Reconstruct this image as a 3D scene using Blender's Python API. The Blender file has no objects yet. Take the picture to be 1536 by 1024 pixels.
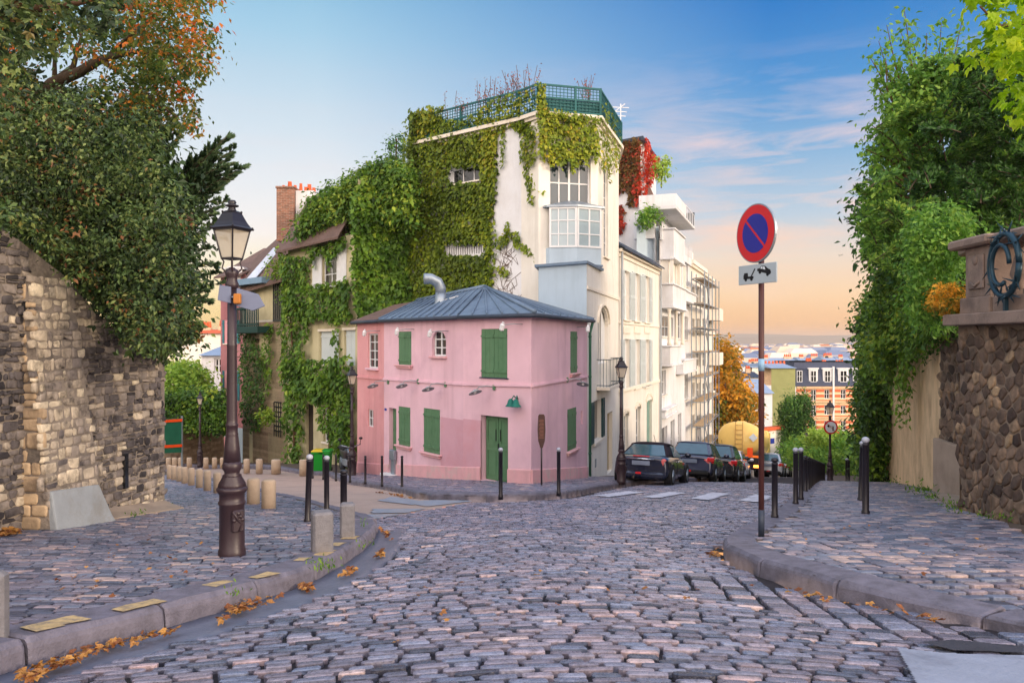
import bpy, bmesh, math, random
import numpy as np
from mathutils import Vector, Matrix
R = math.radians
SC = bpy.context.scene
COL = SC.collection
random.seed(7)
RNG = np.random.default_rng(7)

# ---------------------------------------------------------------- camera
F, CX, CY, EZ = 1150.0, 768.0, 512.0, 1.62
cam = bpy.data.cameras.new('camera'); camo = bpy.data.objects.new('camera', cam); COL.objects.link(camo)
cam.sensor_width = 36; cam.lens = 36 * F / 1536; cam.clip_start = .05; cam.clip_end = 20000
camo.location = (0, 0, EZ); camo.rotation_euler = (R(90), 0, 0)
SC.camera = camo

# ---------------------------------------------------------------- exposure, world, sun
SC.view_settings.view_transform = 'Standard'; SC.view_settings.look = 'None'
SC.view_settings.gamma = 1; SC.view_settings.exposure = 0.42
try:
    SC.cycles.max_bounces = 6; SC.cycles.diffuse_bounces = 3; SC.cycles.glossy_bounces = 3
    SC.cycles.transmission_bounces = 3; SC.cycles.transparent_max_bounces = 6; SC.cycles.volume_bounces = 0
except Exception: pass

def lin(c):
    return tuple((x / 12.92 if x <= .04045 else ((x + .055) / 1.055) ** 2.4) for x in c)
def s8(r, g, b): return lin((r / 255, g / 255, b / 255))

SUN_EL, SUN_AZ = R(15), R(118)      # azimuth clockwise from the view direction: behind the camera, to the right
def nd(nt, typ, **kw):
    n = nt.nodes.new(typ)
    for k, v in kw.items():
        if k in n.inputs.keys(): n.inputs[k].default_value = v
        else: setattr(n, k, v)
    return n
def ramp(nt, stops, interp='LINEAR'):
    n = nt.nodes.new('ShaderNodeValToRGB'); n.color_ramp.interpolation = interp
    el = n.color_ramp.elements
    while len(el) < len(stops): el.new(.5)
    for e, (p, c) in zip(el, stops):
        e.position = p; e.color = (*c[:3], 1)
    return n
def mathn(nt, op, a, b=None, c=None, clamp=False):
    n = nt.nodes.new('ShaderNodeMath'); n.operation = op; n.use_clamp = clamp
    for i, v in enumerate((a, b, c)):
        if v is None: continue
        if hasattr(v, 'is_linked'): nt.links.new(v, n.inputs[i])
        else: n.inputs[i].default_value = v
    return n.outputs[0]
def mixc(nt, fac, a, b, mode='MIX'):
    n = nt.nodes.new('ShaderNodeMix'); n.data_type = 'RGBA'; n.blend_type = mode
    for i, v in ((0, fac), (6, a), (7, b)):
        if hasattr(v, 'is_linked'): nt.links.new(v, n.inputs[i])
        elif i == 0: n.inputs[0].default_value = v
        else: n.inputs[i].default_value = (*v[:3], 1)
    return n.outputs[2]

world = bpy.data.worlds.new('World'); SC.world = world; world.use_nodes = True
nt = world.node_tree; nt.nodes.clear()
tc = nd(nt, 'ShaderNodeTexCoord'); sep = nd(nt, 'ShaderNodeSeparateXYZ'); nt.links.new(tc.outputs['Generated'], sep.inputs[0])
X, Y, Z = sep.outputs
zf = mathn(nt, 'MULTIPLY', Z, 2.2, clamp=True)
rr = ramp(nt, [(0, s8(255, 182, 118)), (.05, s8(255, 194, 130)), (.13, s8(253, 213, 170)), (.23, s8(236, 217, 200)), (.34, s8(186, 204, 220)),
               (.5, s8(134, 178, 216)), (.68, s8(74, 146, 208)), (.88, s8(14, 116, 196)), (1, s8(14, 104, 184))])
rl = ramp(nt, [(0, s8(255, 192, 92)), (.06, s8(255, 216, 128)), (.16, s8(255, 236, 188)), (.3, s8(246, 240, 236)), (.45, s8(226, 232, 238)),
               (.62, s8(200, 219, 233)), (.8, s8(162, 203, 228)), (1, s8(116, 178, 216))])
nt.links.new(zf, rr.inputs[0]); nt.links.new(zf, rl.inputs[0])
az = mathn(nt, 'MULTIPLY_ADD', X, 1.9, .44, clamp=True)
sky = mixc(nt, az, rl.outputs[0], rr.outputs[0])
# thin pink streaks of cloud low on the right, faint ones on the left
mp = nd(nt, 'ShaderNodeMapping'); nt.links.new(tc.outputs['Generated'], mp.inputs[0])
mp.inputs['Scale'].default_value = (2.6, 2.6, 17); mp.inputs['Rotation'].default_value = (0, R(4), 0)
nz = nd(nt, 'ShaderNodeTexNoise', Scale=2.1, Detail=6, Roughness=.58, Distortion=.35); nt.links.new(mp.outputs[0], nz.inputs['Vector'])
cf = nd(nt, 'ShaderNodeMapRange'); cf.inputs[1].default_value = .46; cf.inputs[2].default_value = .70; nt.links.new(nz.outputs['Fac'], cf.inputs[0])
band = mathn(nt, 'MULTIPLY', mathn(nt, 'MULTIPLY_ADD', Z, 20, -.6, clamp=True), mathn(nt, 'MULTIPLY_ADD', Z, -7, 2.5, clamp=True))
side = mathn(nt, 'MULTIPLY_ADD', X, 2.6, .25, clamp=True)
cl = mathn(nt, 'MULTIPLY', mathn(nt, 'MULTIPLY', cf.outputs[0], band), mathn(nt, 'MULTIPLY_ADD', side, .85, .12))
cc = ramp(nt, [(0, s8(255, 214, 170)), (.5, s8(244, 212, 208)), (1, s8(226, 214, 226))]); nt.links.new(zf, cc.inputs[0])
sky = mixc(nt, cl, sky, cc.outputs[0])
# unseen sky behind the viewer and overhead: brightness added to light street and facades
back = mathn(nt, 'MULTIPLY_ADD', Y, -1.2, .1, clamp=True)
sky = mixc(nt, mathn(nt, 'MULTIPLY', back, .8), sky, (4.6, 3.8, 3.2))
up = mathn(nt, 'MULTIPLY_ADD', Z, 2.6, -1.25, clamp=True)
sky = mixc(nt, up, sky, (.95, 1.08, 1.4))
nis = nd(nt, 'ShaderNodeTexSky', sky_type='NISHITA', sun_disc=False, sun_elevation=SUN_EL, sun_rotation=SUN_AZ)
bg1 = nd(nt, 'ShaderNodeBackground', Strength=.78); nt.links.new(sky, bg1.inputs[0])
bg2 = nd(nt, 'ShaderNodeBackground', Strength=.005); nt.links.new(nis.outputs[0], bg2.inputs[0])
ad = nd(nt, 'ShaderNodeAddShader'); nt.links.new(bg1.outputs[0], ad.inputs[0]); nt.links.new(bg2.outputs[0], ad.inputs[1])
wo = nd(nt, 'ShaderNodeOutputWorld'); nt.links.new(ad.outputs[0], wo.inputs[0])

sl = bpy.data.lights.new('sun', 'SUN'); sl.energy = 2.0; sl.angle = R(10); sl.color = (1, .80, .58)
so = bpy.data.objects.new('sun', sl); COL.objects.link(so)
sd = Vector((math.sin(SUN_AZ) * math.cos(SUN_EL), math.cos(SUN_AZ) * math.cos(SUN_EL), math.sin(SUN_EL)))
so.rotation_euler = sd.to_track_quat('Z', 'Y').to_euler()

# ---------------------------------------------------------------- materials
MATS = {}
def mat(name, base, rough=.8, var=.18, vs=3., bump=.15, bs=30., spec=.3, metal=0., stain=None, ramp_=None, stretch=None, ns=.35, emit=None, coat=0., trans=0., streak=None):
    """base colour with noise variation and bump; ramp_ = stops over the per-vertex 'tint' attribute"""
    if name in MATS: return MATS[name]
    m = bpy.data.materials.new(name); m.use_nodes = True; nt = m.node_tree; nt.nodes.clear()
    out = nd(nt, 'ShaderNodeOutputMaterial'); b = nd(nt, 'ShaderNodeBsdfPrincipled')
    b.inputs['Roughness'].default_value = rough; b.inputs['Metallic'].default_value = metal
    b.inputs['Specular IOR Level'].default_value = spec; b.inputs['Coat Weight'].default_value = coat
    tc = nd(nt, 'ShaderNodeTexCoord'); vec = tc.outputs['Object']
    if stretch:
        mp = nd(nt, 'ShaderNodeMapping'); mp.inputs['Scale'].default_value = stretch; nt.links.new(vec, mp.inputs[0]); vec = mp.outputs[0]
    if ramp_:
        at = nd(nt, 'ShaderNodeAttribute', attribute_name='tint'); r = ramp(nt, ramp_); nt.links.new(at.outputs['Fac'], r.inputs[0]); c = r.outputs[0]
    else:
        c = nd(nt, 'ShaderNodeRGB').outputs[0]; c.default_value = (*base[:3], 1)
    if var:
        n1 = nd(nt, 'ShaderNodeTexNoise', Scale=vs, Detail=5, Roughness=.6); nt.links.new(vec, n1.inputs['Vector'])
        k = nd(nt, 'ShaderNodeMapRange'); k.inputs[1].default_value = .25; k.inputs[2].default_value = .75
        k.inputs[3].default_value = 1 - var; k.inputs[4].default_value = 1 + var; nt.links.new(n1.outputs['Fac'], k.inputs[0])
        c = mixc(nt, 1., c, k.outputs[0], 'MULTIPLY')
    if stain:
        col, amt, ssc = stain[:3]
        n2 = nd(nt, 'ShaderNodeTexNoise', Scale=ssc, Detail=7, Roughness=.68); nt.links.new(vec, n2.inputs['Vector'])
        k2 = nd(nt, 'ShaderNodeMapRange'); k2.inputs[1].default_value = .5; k2.inputs[2].default_value = .68
        k2.inputs[4].default_value = amt; nt.links.new(n2.outputs['Fac'], k2.inputs[0])
        c = mixc(nt, k2.outputs[0], c, col)
    if streak:
        ms = nd(nt, 'ShaderNodeMapping'); ms.inputs['Scale'].default_value = (1.5, 1.5, .16); nt.links.new(tc.outputs['Object'], ms.inputs[0])
        n4 = nd(nt, 'ShaderNodeTexNoise', Scale=1.6, Detail=6, Roughness=.62); nt.links.new(ms.outputs[0], n4.inputs['Vector'])
        k4 = nd(nt, 'ShaderNodeMapRange'); k4.inputs[1].default_value = .5; k4.inputs[2].default_value = .72; k4.inputs[4].default_value = streak[1] * .75; nt.links.new(n4.outputs['Fac'], k4.inputs[0])
        c = mixc(nt, k4.outputs[0], c, streak[0])
    nt.links.new(c, b.inputs['Base Color'])
    if bump:
        n3 = nd(nt, 'ShaderNodeTexNoise', Scale=bs, Detail=4, Roughness=.6); nt.links.new(vec, n3.inputs['Vector'])
        bn = nd(nt, 'ShaderNodeBump', Strength=bump, Distance=.02); nt.links.new(n3.outputs['Fac'], bn.inputs['Height']); nt.links.new(bn.outputs[0], b.inputs['Normal'])
        if rough < .7:
            k3 = nd(nt, 'ShaderNodeMapRange'); k3.inputs[3].default_value = rough * .75; k3.inputs[4].default_value = min(1, rough * 1.3); nt.links.new(n3.outputs['Fac'], k3.inputs[0]); nt.links.new(k3.outputs[0], b.inputs['Roughness'])
    if emit: b.inputs['Emission Color'].default_value = (*emit[:3], 1); b.inputs['Emission Strength'].default_value = emit[3]
    sh = b.outputs[0]
    if trans:
        t = nd(nt, 'ShaderNodeBsdfTranslucent'); nt.links.new(c, t.inputs[0])
        mx = nd(nt, 'ShaderNodeMixShader'); mx.inputs[0].default_value = trans; nt.links.new(sh, mx.inputs[1]); nt.links.new(t.outputs[0], mx.inputs[2]); sh = mx.outputs[0]
    nt.links.new(sh, out.inputs[0]); MATS[name] = m
    return m
def leafmat(name, stops, trans=.3, rough=.5):
    return mat(name, (0, 0, 0), rough=rough, var=.25, vs=.9, bump=0, spec=.35, ramp_=stops, trans=trans)

# ---------------------------------------------------------------- mesh helpers
class MB:
    def __init__(s): s.v = []; s.f = []; s.sm = []; s.M = Matrix(); s.t = None
    def add(s, vs, fs, smooth=False):
        o = len(s.v); s.v += [tuple(s.M @ Vector(p)) for p in vs]
        s.f += [tuple(i + o for i in f) for f in fs]; s.sm += [smooth] * len(fs); return s
    def box(s, c, d, rot=None, ch=0.):
        x, y, z = d[0] / 2, d[1] / 2, d[2] / 2; m = Matrix.Translation(c) @ (rot.to_4x4() if rot else Matrix())
        if ch <= 0 or min(d) < ch * 2.2:
            vs = [m @ Vector(p) for p in ((-x, -y, -z), (x, -y, -z), (x, y, -z), (-x, y, -z), (-x, -y, z), (x, -y, z), (x, y, z), (-x, y, z))]
            return s.add(vs, [(0, 3, 2, 1), (4, 5, 6, 7), (0, 1, 5, 4), (1, 2, 6, 5), (2, 3, 7, 6), (3, 0, 4, 7)])
        vs = []
        for zz, e in ((-z, ch), (-z + ch, 0), (z - ch, 0), (z, ch)):
            X, Y = x - e, y - e; k = ch if e == 0 else ch * .6
            vs += [m @ Vector(p) for p in ((-X + k, -Y, zz), (X - k, -Y, zz), (X, -Y + k, zz), (X, Y - k, zz), (X - k, Y, zz), (-X + k, Y, zz), (-X, Y - k, zz), (-X, -Y + k, zz))]
        fs = [tuple(range(7, -1, -1)), tuple(range(24, 32))]
        for r in range(3):
            for i in range(8): j = (i + 1) % 8; fs.append((r * 8 + i, r * 8 + j, r * 8 + 8 + j, r * 8 + 8 + i))
        return s.add(vs, fs)
    def prism(s, pts, z0, z1):
        """closed prism over a plan polygon (counter-clockwise); z0/z1 may be lists"""
        n = len(pts); a = z0 if hasattr(z0, '__len__') else [z0] * n; b = z1 if hasattr(z1, '__len__') else [z1] * n
        vs = [(p[0], p[1], a[i]) for i, p in enumerate(pts)] + [(p[0], p[1], b[i]) for i, p in enumerate(pts)]
        fs = [tuple(range(n - 1, -1, -1)), tuple(range(n, 2 * n))] + [(i, (i + 1) % n, n + (i + 1) % n, n + i) for i in range(n)]
        return s.add(vs, fs)
    def extrude(s, pts, vec):
        """planar 3-D polygon swept along vec"""
        n = len(pts); vec = Vector(vec); vs = [Vector(p) for p in pts]; vs += [p + vec for p in vs]
        return s.add(vs, [tuple(range(n - 1, -1, -1)), tuple(range(n, 2 * n))] + [(i, (i + 1) % n, n + (i + 1) % n, n + i) for i in range(n)])
    def lathe(s, prof, n=16, c=(0, 0, 0), flute=0, smooth=True):
        vs = []; m = len(prof); c = Vector(c)
        for r, z in prof:
            for i in range(n):
                a = 2 * math.pi * i / n; q = r * (1 - flute * (i % 2)) ; vs.append(c + Vector((q * math.cos(a), q * math.sin(a), z)))
        fs = [(k * n + i, k * n + (i + 1) % n, (k + 1) * n + (i + 1) % n, (k + 1) * n + i) for k in range(m - 1) for i in range(n)]
        fs += [tuple(range(n - 1, -1, -1)), tuple((m - 1) * n + i for i in range(n))]
        return s.add(vs, fs, smooth)
    def tube(s, path, r, n=8, cap=True):
        path = [Vector(p) for p in path]; k = len(path); rs = r if hasattr(r, '__len__') else [r] * k; vs = []
        up = None
        for i, p in enumerate(path):
            t = (path[min(i + 1, k - 1)] - path[max(i - 1, 0)]).normalized()
            if up is None: up = t.orthogonal().normalized()
            up = (up - t * up.dot(t)); up = up.normalized() if up.length > 1e-6 else t.orthogonal().normalized()
            w = t.cross(up)
            for j in range(n): a = 2 * math.pi * j / n; vs.append(p + (up * math.cos(a) + w * math.sin(a)) * rs[i])
        fs = [(i * n + j, i * n + (j + 1) % n, (i + 1) * n + (j + 1) % n, (i + 1) * n + j) for i in range(k - 1) for j in range(n)]
        if cap: fs += [tuple(range(n - 1, -1, -1)), tuple((k - 1) * n + j for j in range(n))]
        return s.add(vs, fs, True)
    def bar(s, a, b, w, h=None):
        a, b = Vector(a), Vector(b); d = b - a
        if d.length < 1e-5: return s
        return s.box((a + b) / 2, (w, h or w, d.length), d.to_track_quat('Z', 'Y').to_matrix())
    def ball(s, c, r, n=12, m=8, sc=(1, 1, 1)):
        pr = [(max(r * math.sin(math.pi * k / m), 1e-4), -r * math.cos(math.pi * k / m)) for k in range(m + 1)]
        M0 = s.M; s.M = M0 @ Matrix.Translation(c) @ Matrix.Diagonal((*sc, 1)); s.lathe(pr, n); s.M = M0; return s
    def loft(s, secs, closed=True, smooth=True):
        n = len(secs[0]); vs = [p for sec in secs for p in sec]
        fs = [(i * n + j, i * n + (j + 1) % n, (i + 1) * n + (j + 1) % n, (i + 1) * n + j) for i in range(len(secs) - 1) for j in range(n)]
        fs += [tuple(range(n - 1, -1, -1)), tuple((len(secs) - 1) * n + j for j in range(n))]
        return s.add(vs, fs, smooth)
    def build(s, name, m, parent=None, sub=0, bevel=0):
        me = bpy.data.meshes.new(name); me.from_pydata(s.v, [], s.f)
        me.polygons.foreach_set('use_smooth', s.sm); me.materials.append(m)
        o = bpy.data.objects.new(name, me); COL.objects.link(o); attach(o, parent)
        if bevel:
            md = o.modifiers.new('bevel', 'BEVEL'); md.width = bevel; md.segments = 2; md.limit_method = 'ANGLE'; md.angle_limit = R(40)
        if sub:
            md = o.modifiers.new('smooth', 'SUBSURF'); md.levels = md.render_levels = sub
        return o
def attach(o, parent):
    if parent is not None:
        o.parent = parent
        if parent.type == 'EMPTY': o.matrix_parent_inverse = Matrix.Translation(-Vector(parent.location))
def tag(o, label=None, cat=None, group=None, kind=None):
    if label: o['label'] = label
    if cat: o['category'] = cat
    if group: o['group'] = group
    if kind: o['kind'] = kind
    return o
def thing(name, label, cat, loc=(0, 0, 0), group=None):
    o = bpy.data.objects.new(name, None); o.empty_display_size = .2; COL.objects.link(o); o.location = loc
    return tag(o, label, cat, group)
def dup(root, loc=None, rz=None, label=None, group=None, scale=None):
    def cp(o, par):
        c = o.copy(); COL.objects.link(c)
        if par: c.parent = par
        for ch in list(o.children): cp(ch, c)
        return c
    r = cp(root, None)
    if loc is not None: r.location = loc
    if rz is not None: r.rotation_euler[2] = rz
    if scale: r.scale = (scale,) * 3
    return tag(r, label, None, group)
def mesh_np(name, V, Q, m, tint=None, parent=None, smooth=False, link=True):
    """bulk mesh from numpy: V (n,3), Q (k,3|4) or a list of such arrays"""
    Qs = Q if isinstance(Q, list) else [Q]
    me = bpy.data.meshes.new(name); me.vertices.add(len(V)); me.vertices.foreach_set('co', np.ascontiguousarray(V, dtype=np.float32).ravel())
    li = np.concatenate([q.ravel() for q in Qs]).astype(np.int32); ls = np.concatenate([np.full(len(q), q.shape[1]) for q in Qs])
    st = np.concatenate([[0], np.cumsum(ls)[:-1]]).astype(np.int32)
    me.loops.add(len(li)); me.loops.foreach_set('vertex_index', li); me.polygons.add(len(ls)); me.polygons.foreach_set('loop_start', st)
    try: me.polygons.foreach_set('loop_total', ls.astype(np.int32))
    except Exception: pass
    me.polygons.foreach_set('use_smooth', np.full(len(ls), smooth))
    if tint is not None:
        a = me.attributes.new('tint', 'FLOAT', 'POINT'); a.data.foreach_set('value', np.ascontiguousarray(tint, dtype=np.float32))
    me.materials.append(m); me.update(calc_edges=True); me.validate()
    o = bpy.data.objects.new(name, me); COL.objects.link(o); attach(o, parent)
    return o
def inpoly(px, py, poly):
    px = np.asarray(px); py = np.asarray(py); r = np.zeros(px.shape, bool); n = len(poly); j = n - 1
    for i in range(n):
        xi, yi = poly[i][:2]; xj, yj = poly[j][:2]
        if yi != yj:
            c = ((yi > py) != (yj > py)) & (px < (xj - xi) * (py - yi) / (yj - yi) + xi); r ^= c
        j = i
    return r
def P(px, py, d): return Vector(((px - CX) / F * d, d, EZ - (py - CY) / F * d))
def wob(x, y, s=1.):
    """cheap smooth noise, about -1..1"""
    return (np.sin(x * 1.7 * s + 1.3 * np.sin(y * 1.1 * s)) + np.sin(y * 2.3 * s + 1.7 * np.sin(x * .9 * s + 2)) + np.sin((x + y) * 3.1 * s + 1.1) * .6) / 2.6

# ---------------------------------------------------------------- ground height
ANC = []
def _sm(x, a, b): t = np.clip((x - a) / (b - a), 0, 1); return t * t * (3 - 2 * t)
def Gbase(x, y):
    x = np.asarray(x, float); y = np.asarray(y, float)
    z = .60 - .148 * y
    z = z - .0005 * np.clip(y - 20, 0, 60) ** 2 * _sm(x, -3, 6)
    z = np.where(y > 60, .60 - .148 * 60 - .8 * _sm(x, -3, 6) - 30 * (1 - np.exp(-(y - 60) / 220.)), z)
    z = np.where(y < -4, .60 + .148 * 4 + (-4 - y) * .03, z)
    cam_ = .085 * np.exp(-((x - .35) / 1.5) ** 2) * (1 - _sm(y, 7, 14))
    return z + cam_ - .035 * _sm(y, 14, 5)
def G(x, y):
    z = Gbase(x, y)
    if ANC:
        x = np.asarray(x, float); y = np.asarray(y, float); num = 0.; den = 1 / 8. ** 4
        for ax, ay, r in ANC:
            w = 1 / ((x - ax) ** 2 + (y - ay) ** 2 + .6) ** 2; num = num + w * r; den = den + w
        z = z + num / den
    return z
PV = .13                                  # pavement stands this far above the road
_a = []
for px, py, d, h in ((797, 725, 20.5, PV), (695, 719, 22.4, PV), (576, 712, 26.3, PV), (537, 708, 28.7, PV), (880, 716, 26.1, PV), (300, 698, 36, PV), (450, 695, 36, PV),
                     (1245, 719, 34, PV), (1110, 715, 46, 0), (385, 693, 41, PV)):
    p = P(px, py, d); _a.append((p.x, p.y, float(p.z - h - Gbase(p.x, p.y))))
ANC = _a
def gz(x, y, h=PV): return float(G(x, y)) + h
def gp(px, py, h=PV):
    """where the ray through a pixel of the photo meets the ground raised by h"""
    kx, kz = (px - CX) / F, (py - CY) / F
    d = np.linspace(1.5, 90, 6000); e = (EZ - kz * d) - (G(kx * d, d) + h); i = np.argmax(e < 0)
    if e[i] >= 0: i = 5999
    return kx * d[i], float(d[i])
class Facade:
    """vertical plane through two plan points (left to right as seen); u runs along it, o is the distance out of it"""
    def __init__(s, a, b):
        s.a = Vector((a[0], a[1], 0)); s.b = Vector((b[0], b[1], 0)); s.U = (s.b - s.a).normalized(); s.L = (s.b - s.a).length
        s.N = Vector((s.U.y, -s.U.x, 0))
    def pt(s, u, z, o=0.): return s.a + s.U * u + s.N * o + Vector((0, 0, z))
    def uz(s, px, py):
        d = Vector(((px - CX) / F, 1, -(py - CY) / F)); k = s.a.dot(s.N) / d.dot(s.N)
        q = d * k; return (q - s.a).dot(s.U), q.z + EZ
    def u(s, px): return s.uz(px, 512)[0]
    def z(s, px, py): return s.uz(px, py)[1]
    def rect(s, x0, y0, x1, y1):
        m = (x0 + x1) / 2; return s.u(x0), s.z(m, y1), s.u(x1), s.z(m, y0)        # u0,z0,u1,z1
    def M(s): return Matrix(((s.U.x, s.N.x, 0, s.a.x), (s.U.y, s.N.y, 0, s.a.y), (0, 0, 1, 0), (0, 0, 0, 1)))   # (u, o, z) -> world
    def mb(s): b = MB(); b.M = s.M(); return b
def px2(px, d): return ((px - CX) / F * d, d)
def fbox(b, u0, z0, u1, z1, o0, o1, ch=0): return b.box(((u0 + u1) / 2, (o0 + o1) / 2, (z0 + z1) / 2), (abs(u1 - u0), abs(o1 - o0), abs(z1 - z0)), None, ch)
def wall(b, u0, u1, z0, z1, holes=(), t=.2, o=0.):
    """front skin with openings and their reveals, in facade coordinates"""
    us = sorted({u0, u1, *[min(max(h[k], u0), u1) for h in holes for k in (0, 2)]}); zs = sorted({z0, z1, *[min(max(h[k], z0), z1) for h in holes for k in (1, 3)]})
    for a, c in zip(us, us[1:]):
        for e, g in zip(zs, zs[1:]):
            mu, mz = (a + c) / 2, (e + g) / 2
            if c - a < 1e-6 or g - e < 1e-6 or any(h[0] < mu < h[2] and h[1] < mz < h[3] for h in holes): continue
            b.add([(a, o, e), (c, o, e), (c, o, g), (a, o, g)], [(0, 1, 2, 3)])
    for h in holes:
        a, e, c, g = h[:4]; q = [(a, e), (c, e), (c, g), (a, g)]
        for i in range(4):
            p, r = q[i], q[(i + 1) % 4]; b.add([(p[0], o, p[1]), (p[0], o - t, p[1]), (r[0], o - t, r[1]), (r[0], o, r[1])], [(0, 1, 2, 3)])
    return b
def window(fac, r, parent, fm, gm, nx=2, ny=3, rec=.1, fw=.05, mw=.025, sill=None, name='window', curtain=None):
    u0, z0, u1, z1 = r; b = fac.mb(); o0, o1 = -rec - .05, -rec
    fbox(b, u0, z0, u0 + fw, z1, o0, o1); fbox(b, u1 - fw, z0, u1, z1, o0, o1)
    fbox(b, u0 + fw, z0, u1 - fw, z0 + fw, o0, o1); fbox(b, u0 + fw, z1 - fw, u1 - fw, z1, o0, o1)
    for i in range(1, nx):
        u = u0 + (u1 - u0) * i / nx; k = mw * (1.6 if nx % 2 == 0 and i == nx // 2 else 1) / 2; fbox(b, u - k, z0 + fw, u + k, z1 - fw, o0 + .008, o1 - .008)
    for j in range(1, ny):
        z = z0 + (z1 - z0) * j / ny; fbox(b, u0 + fw, z - mw / 2, u1 - fw, z + mw / 2, o0 + .012, o1 - .012)
    w = b.build(name, fm, parent)
    p = fac.mb(); fbox(p, u0 + .004, z0 + .004, u1 - .004, z1 - .004, o0 - .03, o0 + .015); p.build('pane', gm, w)
    if curtain:
        p = fac.mb(); fbox(p, u0 + .02, z0 + .02, u0 + (u1 - u0) * .32, z1 - .02, o0 + .014, o0 + .022); fbox(p, u1 - (u1 - u0) * .3, z0 + .02, u1 - .02, z1 - .02, o0 + .014, o0 + .022); p.build('curtain', curtain, w)
    if sill:
        p = fac.mb(); fbox(p, u0 - .08, z0 - .07, u1 + .08, z0, -.03, .1, .012); p.build('sill', sill, w)
    return w
def shutter(fac, u0, z0, u1, z1, o, parent, m, louvre=False, name='shutter'):
    b = fac.mb(); fbox(b, u0, z0, u1, z1, o, o + .035)
    w = u1 - u0
    if louvre:
        for k in (0, .5):
            zz0, zz1 = z0 + (z1 - z0) * (k + .03), z0 + (z1 - z0) * (k + .47); n = max(4, int((zz1 - zz0) / .07))
            for i in range(n):
                z = zz0 + (zz1 - zz0) * i / n; b.box(((u0 + u1) / 2, o + .042, z + .03), (w * .78, .012, .045), Matrix.Rotation(R(-25), 3, 'X'))
        for a, c in ((u0, u0 + w * .1), (u1 - w * .1, u1)): fbox(b, a, z0, c, z1, o + .035, o + .05)
        for z in (z0, (z0 + z1) / 2 - .04, z1 - .07): fbox(b, u0 + w * .1, z, u1 - w * .1, z + .07, o + .035, o + .049)
    else:
        n = max(2, int(w / .14))
        for i in range(n): fbox(b, u0 + w * i / n + .006, z0 + .005, u0 + w * (i + 1) / n - .006, z1 - .005, o + .035, o + .041)
        for k in (.13, .85): z = z0 + (z1 - z0) * k; fbox(b, u0 + .02, z - .045, u1 - .02, z + .045, o + .041, o + .062)
    for k in (.13, .85): z = z0 + (z1 - z0) * k; fbox(b, u0 - .01, z - .018, u0 + w * .35, z + .018, o + .0625, o + .072)
    s = b.build(name, m, parent)
    return s
# ================================================================= GROUND, ROAD, PAVEMENTS
def line_px(pts, h): return [gp(x, y, h) for x, y in pts]
left_kerb = [(-2.62, -3.0), (-2.62, 2.6)] + line_px([(0, 1008), (80, 987), (150, 968), (300, 927), (370, 906), (440, 886), (490, 862), (530, 838), (556, 816), (567, 800)], 0)
left_corner = line_px([(566, 792), (556, 785), (540, 780)], 0)
left_back = left_corner + [gp(505, 770, 0), gp(462, 757, 0), gp(424, 749, 0), gp(398, 742, 0), px2(330, 22.5), px2(285, 26.5), px2(244, 31), px2(120, 38), px2(-60, 46)]
LP = left_kerb + left_back + [(-60, 46), (-60, -6), (-2.62, -6)]
right_kerb = [(4.2, -3.0), (4.1, 2.2)] + line_px([(1640, 968), (1536, 944), (1470, 934), (1405, 922), (1350, 911), (1297, 901), (1209, 886), (1122, 854), (1088, 836), (1075, 822)], 0) \
    + line_px([(1080, 806), (1100, 793), (1140, 776), (1171, 758), (1190, 742)], PV)
_e = right_kerb[-1]
right_kerb += [(_e[0] + .429 * (y - _e[1]) , y) for y in (18, 22, 26, 32, 40, 50, 62, 76)]
RP = right_kerb + [(70, 76), (70, -6), (4.2, -6)]
pink_kerb = [px2(200, 43), px2(330, 36), px2(430, 31.5), px2(490, 28.8), gp(520, 726, 0), gp(560, 731, 0), gp(607, 740, 0), gp(625, 748, 0), gp(660, 750.5, 0), gp(707, 751.5, 0), gp(760, 751, 0), gp(801, 749, 0), gp(840, 746, 0), gp(862, 743, 0), gp(885, 737, 0), gp(920, 731, 0)]
_e = pink_kerb[-1]
pink_kerb += [(_e[0] + .42 * (y - _e[1]), y) for y in (26, 30, 36, 44, 54, 64, 76)]
PP = pink_kerb + [(-60, 76), (-60, 52)]

S = .14
gx = np.arange(-26, 26.01, S); gy = np.arange(-5, 42, S)
def grid_mesh(name, xs, ys, keep, m, dz, tint=None):
    XX, YY = np.meshgrid(xs, ys); nx = len(xs)
    zz = G(XX, YY) + dz - (rdrop(XX, YY) if name == 'right_pavement' else 0)
    V = np.stack([XX.ravel(), YY.ravel(), zz.ravel()], 1)
    i, j = np.meshgrid(np.arange(nx - 1), np.arange(len(ys) - 1)); a = (j * nx + i).ravel()
    k = keep((XX[:-1, :-1] + XX[1:, 1:]).ravel() / 2, (YY[:-1, :-1] + YY[1:, 1:]).ravel() / 2); a = a[k]
    Q = np.stack([a, a + 1, a + 1 + nx, a + nx], 1); u, inv = np.unique(Q, return_inverse=True)
    return tag(mesh_np(name, V[u], inv.reshape(-1, 4), m, smooth=True), kind='structure')
def rdrop(x, y): return .095 * _sm(x, 2.0, 3.1) * (1 - _sm(y, 5.0, 6.0))
def on_pav(x, y): return inpoly(x, y, LP) | inpoly(x, y, RP) | inpoly(x, y, PP)
def dist_line(x, y, line):
    d = np.full(x.shape, 1e9)
    for (ax, ay), (bx, by) in zip(line, line[1:]):
        t = np.clip(((x - ax) * (bx - ax) + (y - ay) * (by - ay)) / max((bx - ax) ** 2 + (by - ay) ** 2, 1e-9), 0, 1)
        d = np.minimum(d, np.hypot(x - ax - t * (bx - ax), y - ay - t * (by - ay)))
    return d
SIDE = [gp(540, 779, 0), gp(600, 772, 0), gp(655, 762, 0), gp(715, 751, 0), gp(660, 746, 0), px2(520, 30), (-60, 60), (-60, 30), px2(240, 26), gp(420, 746, 0), gp(480, 765, 0)]
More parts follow.
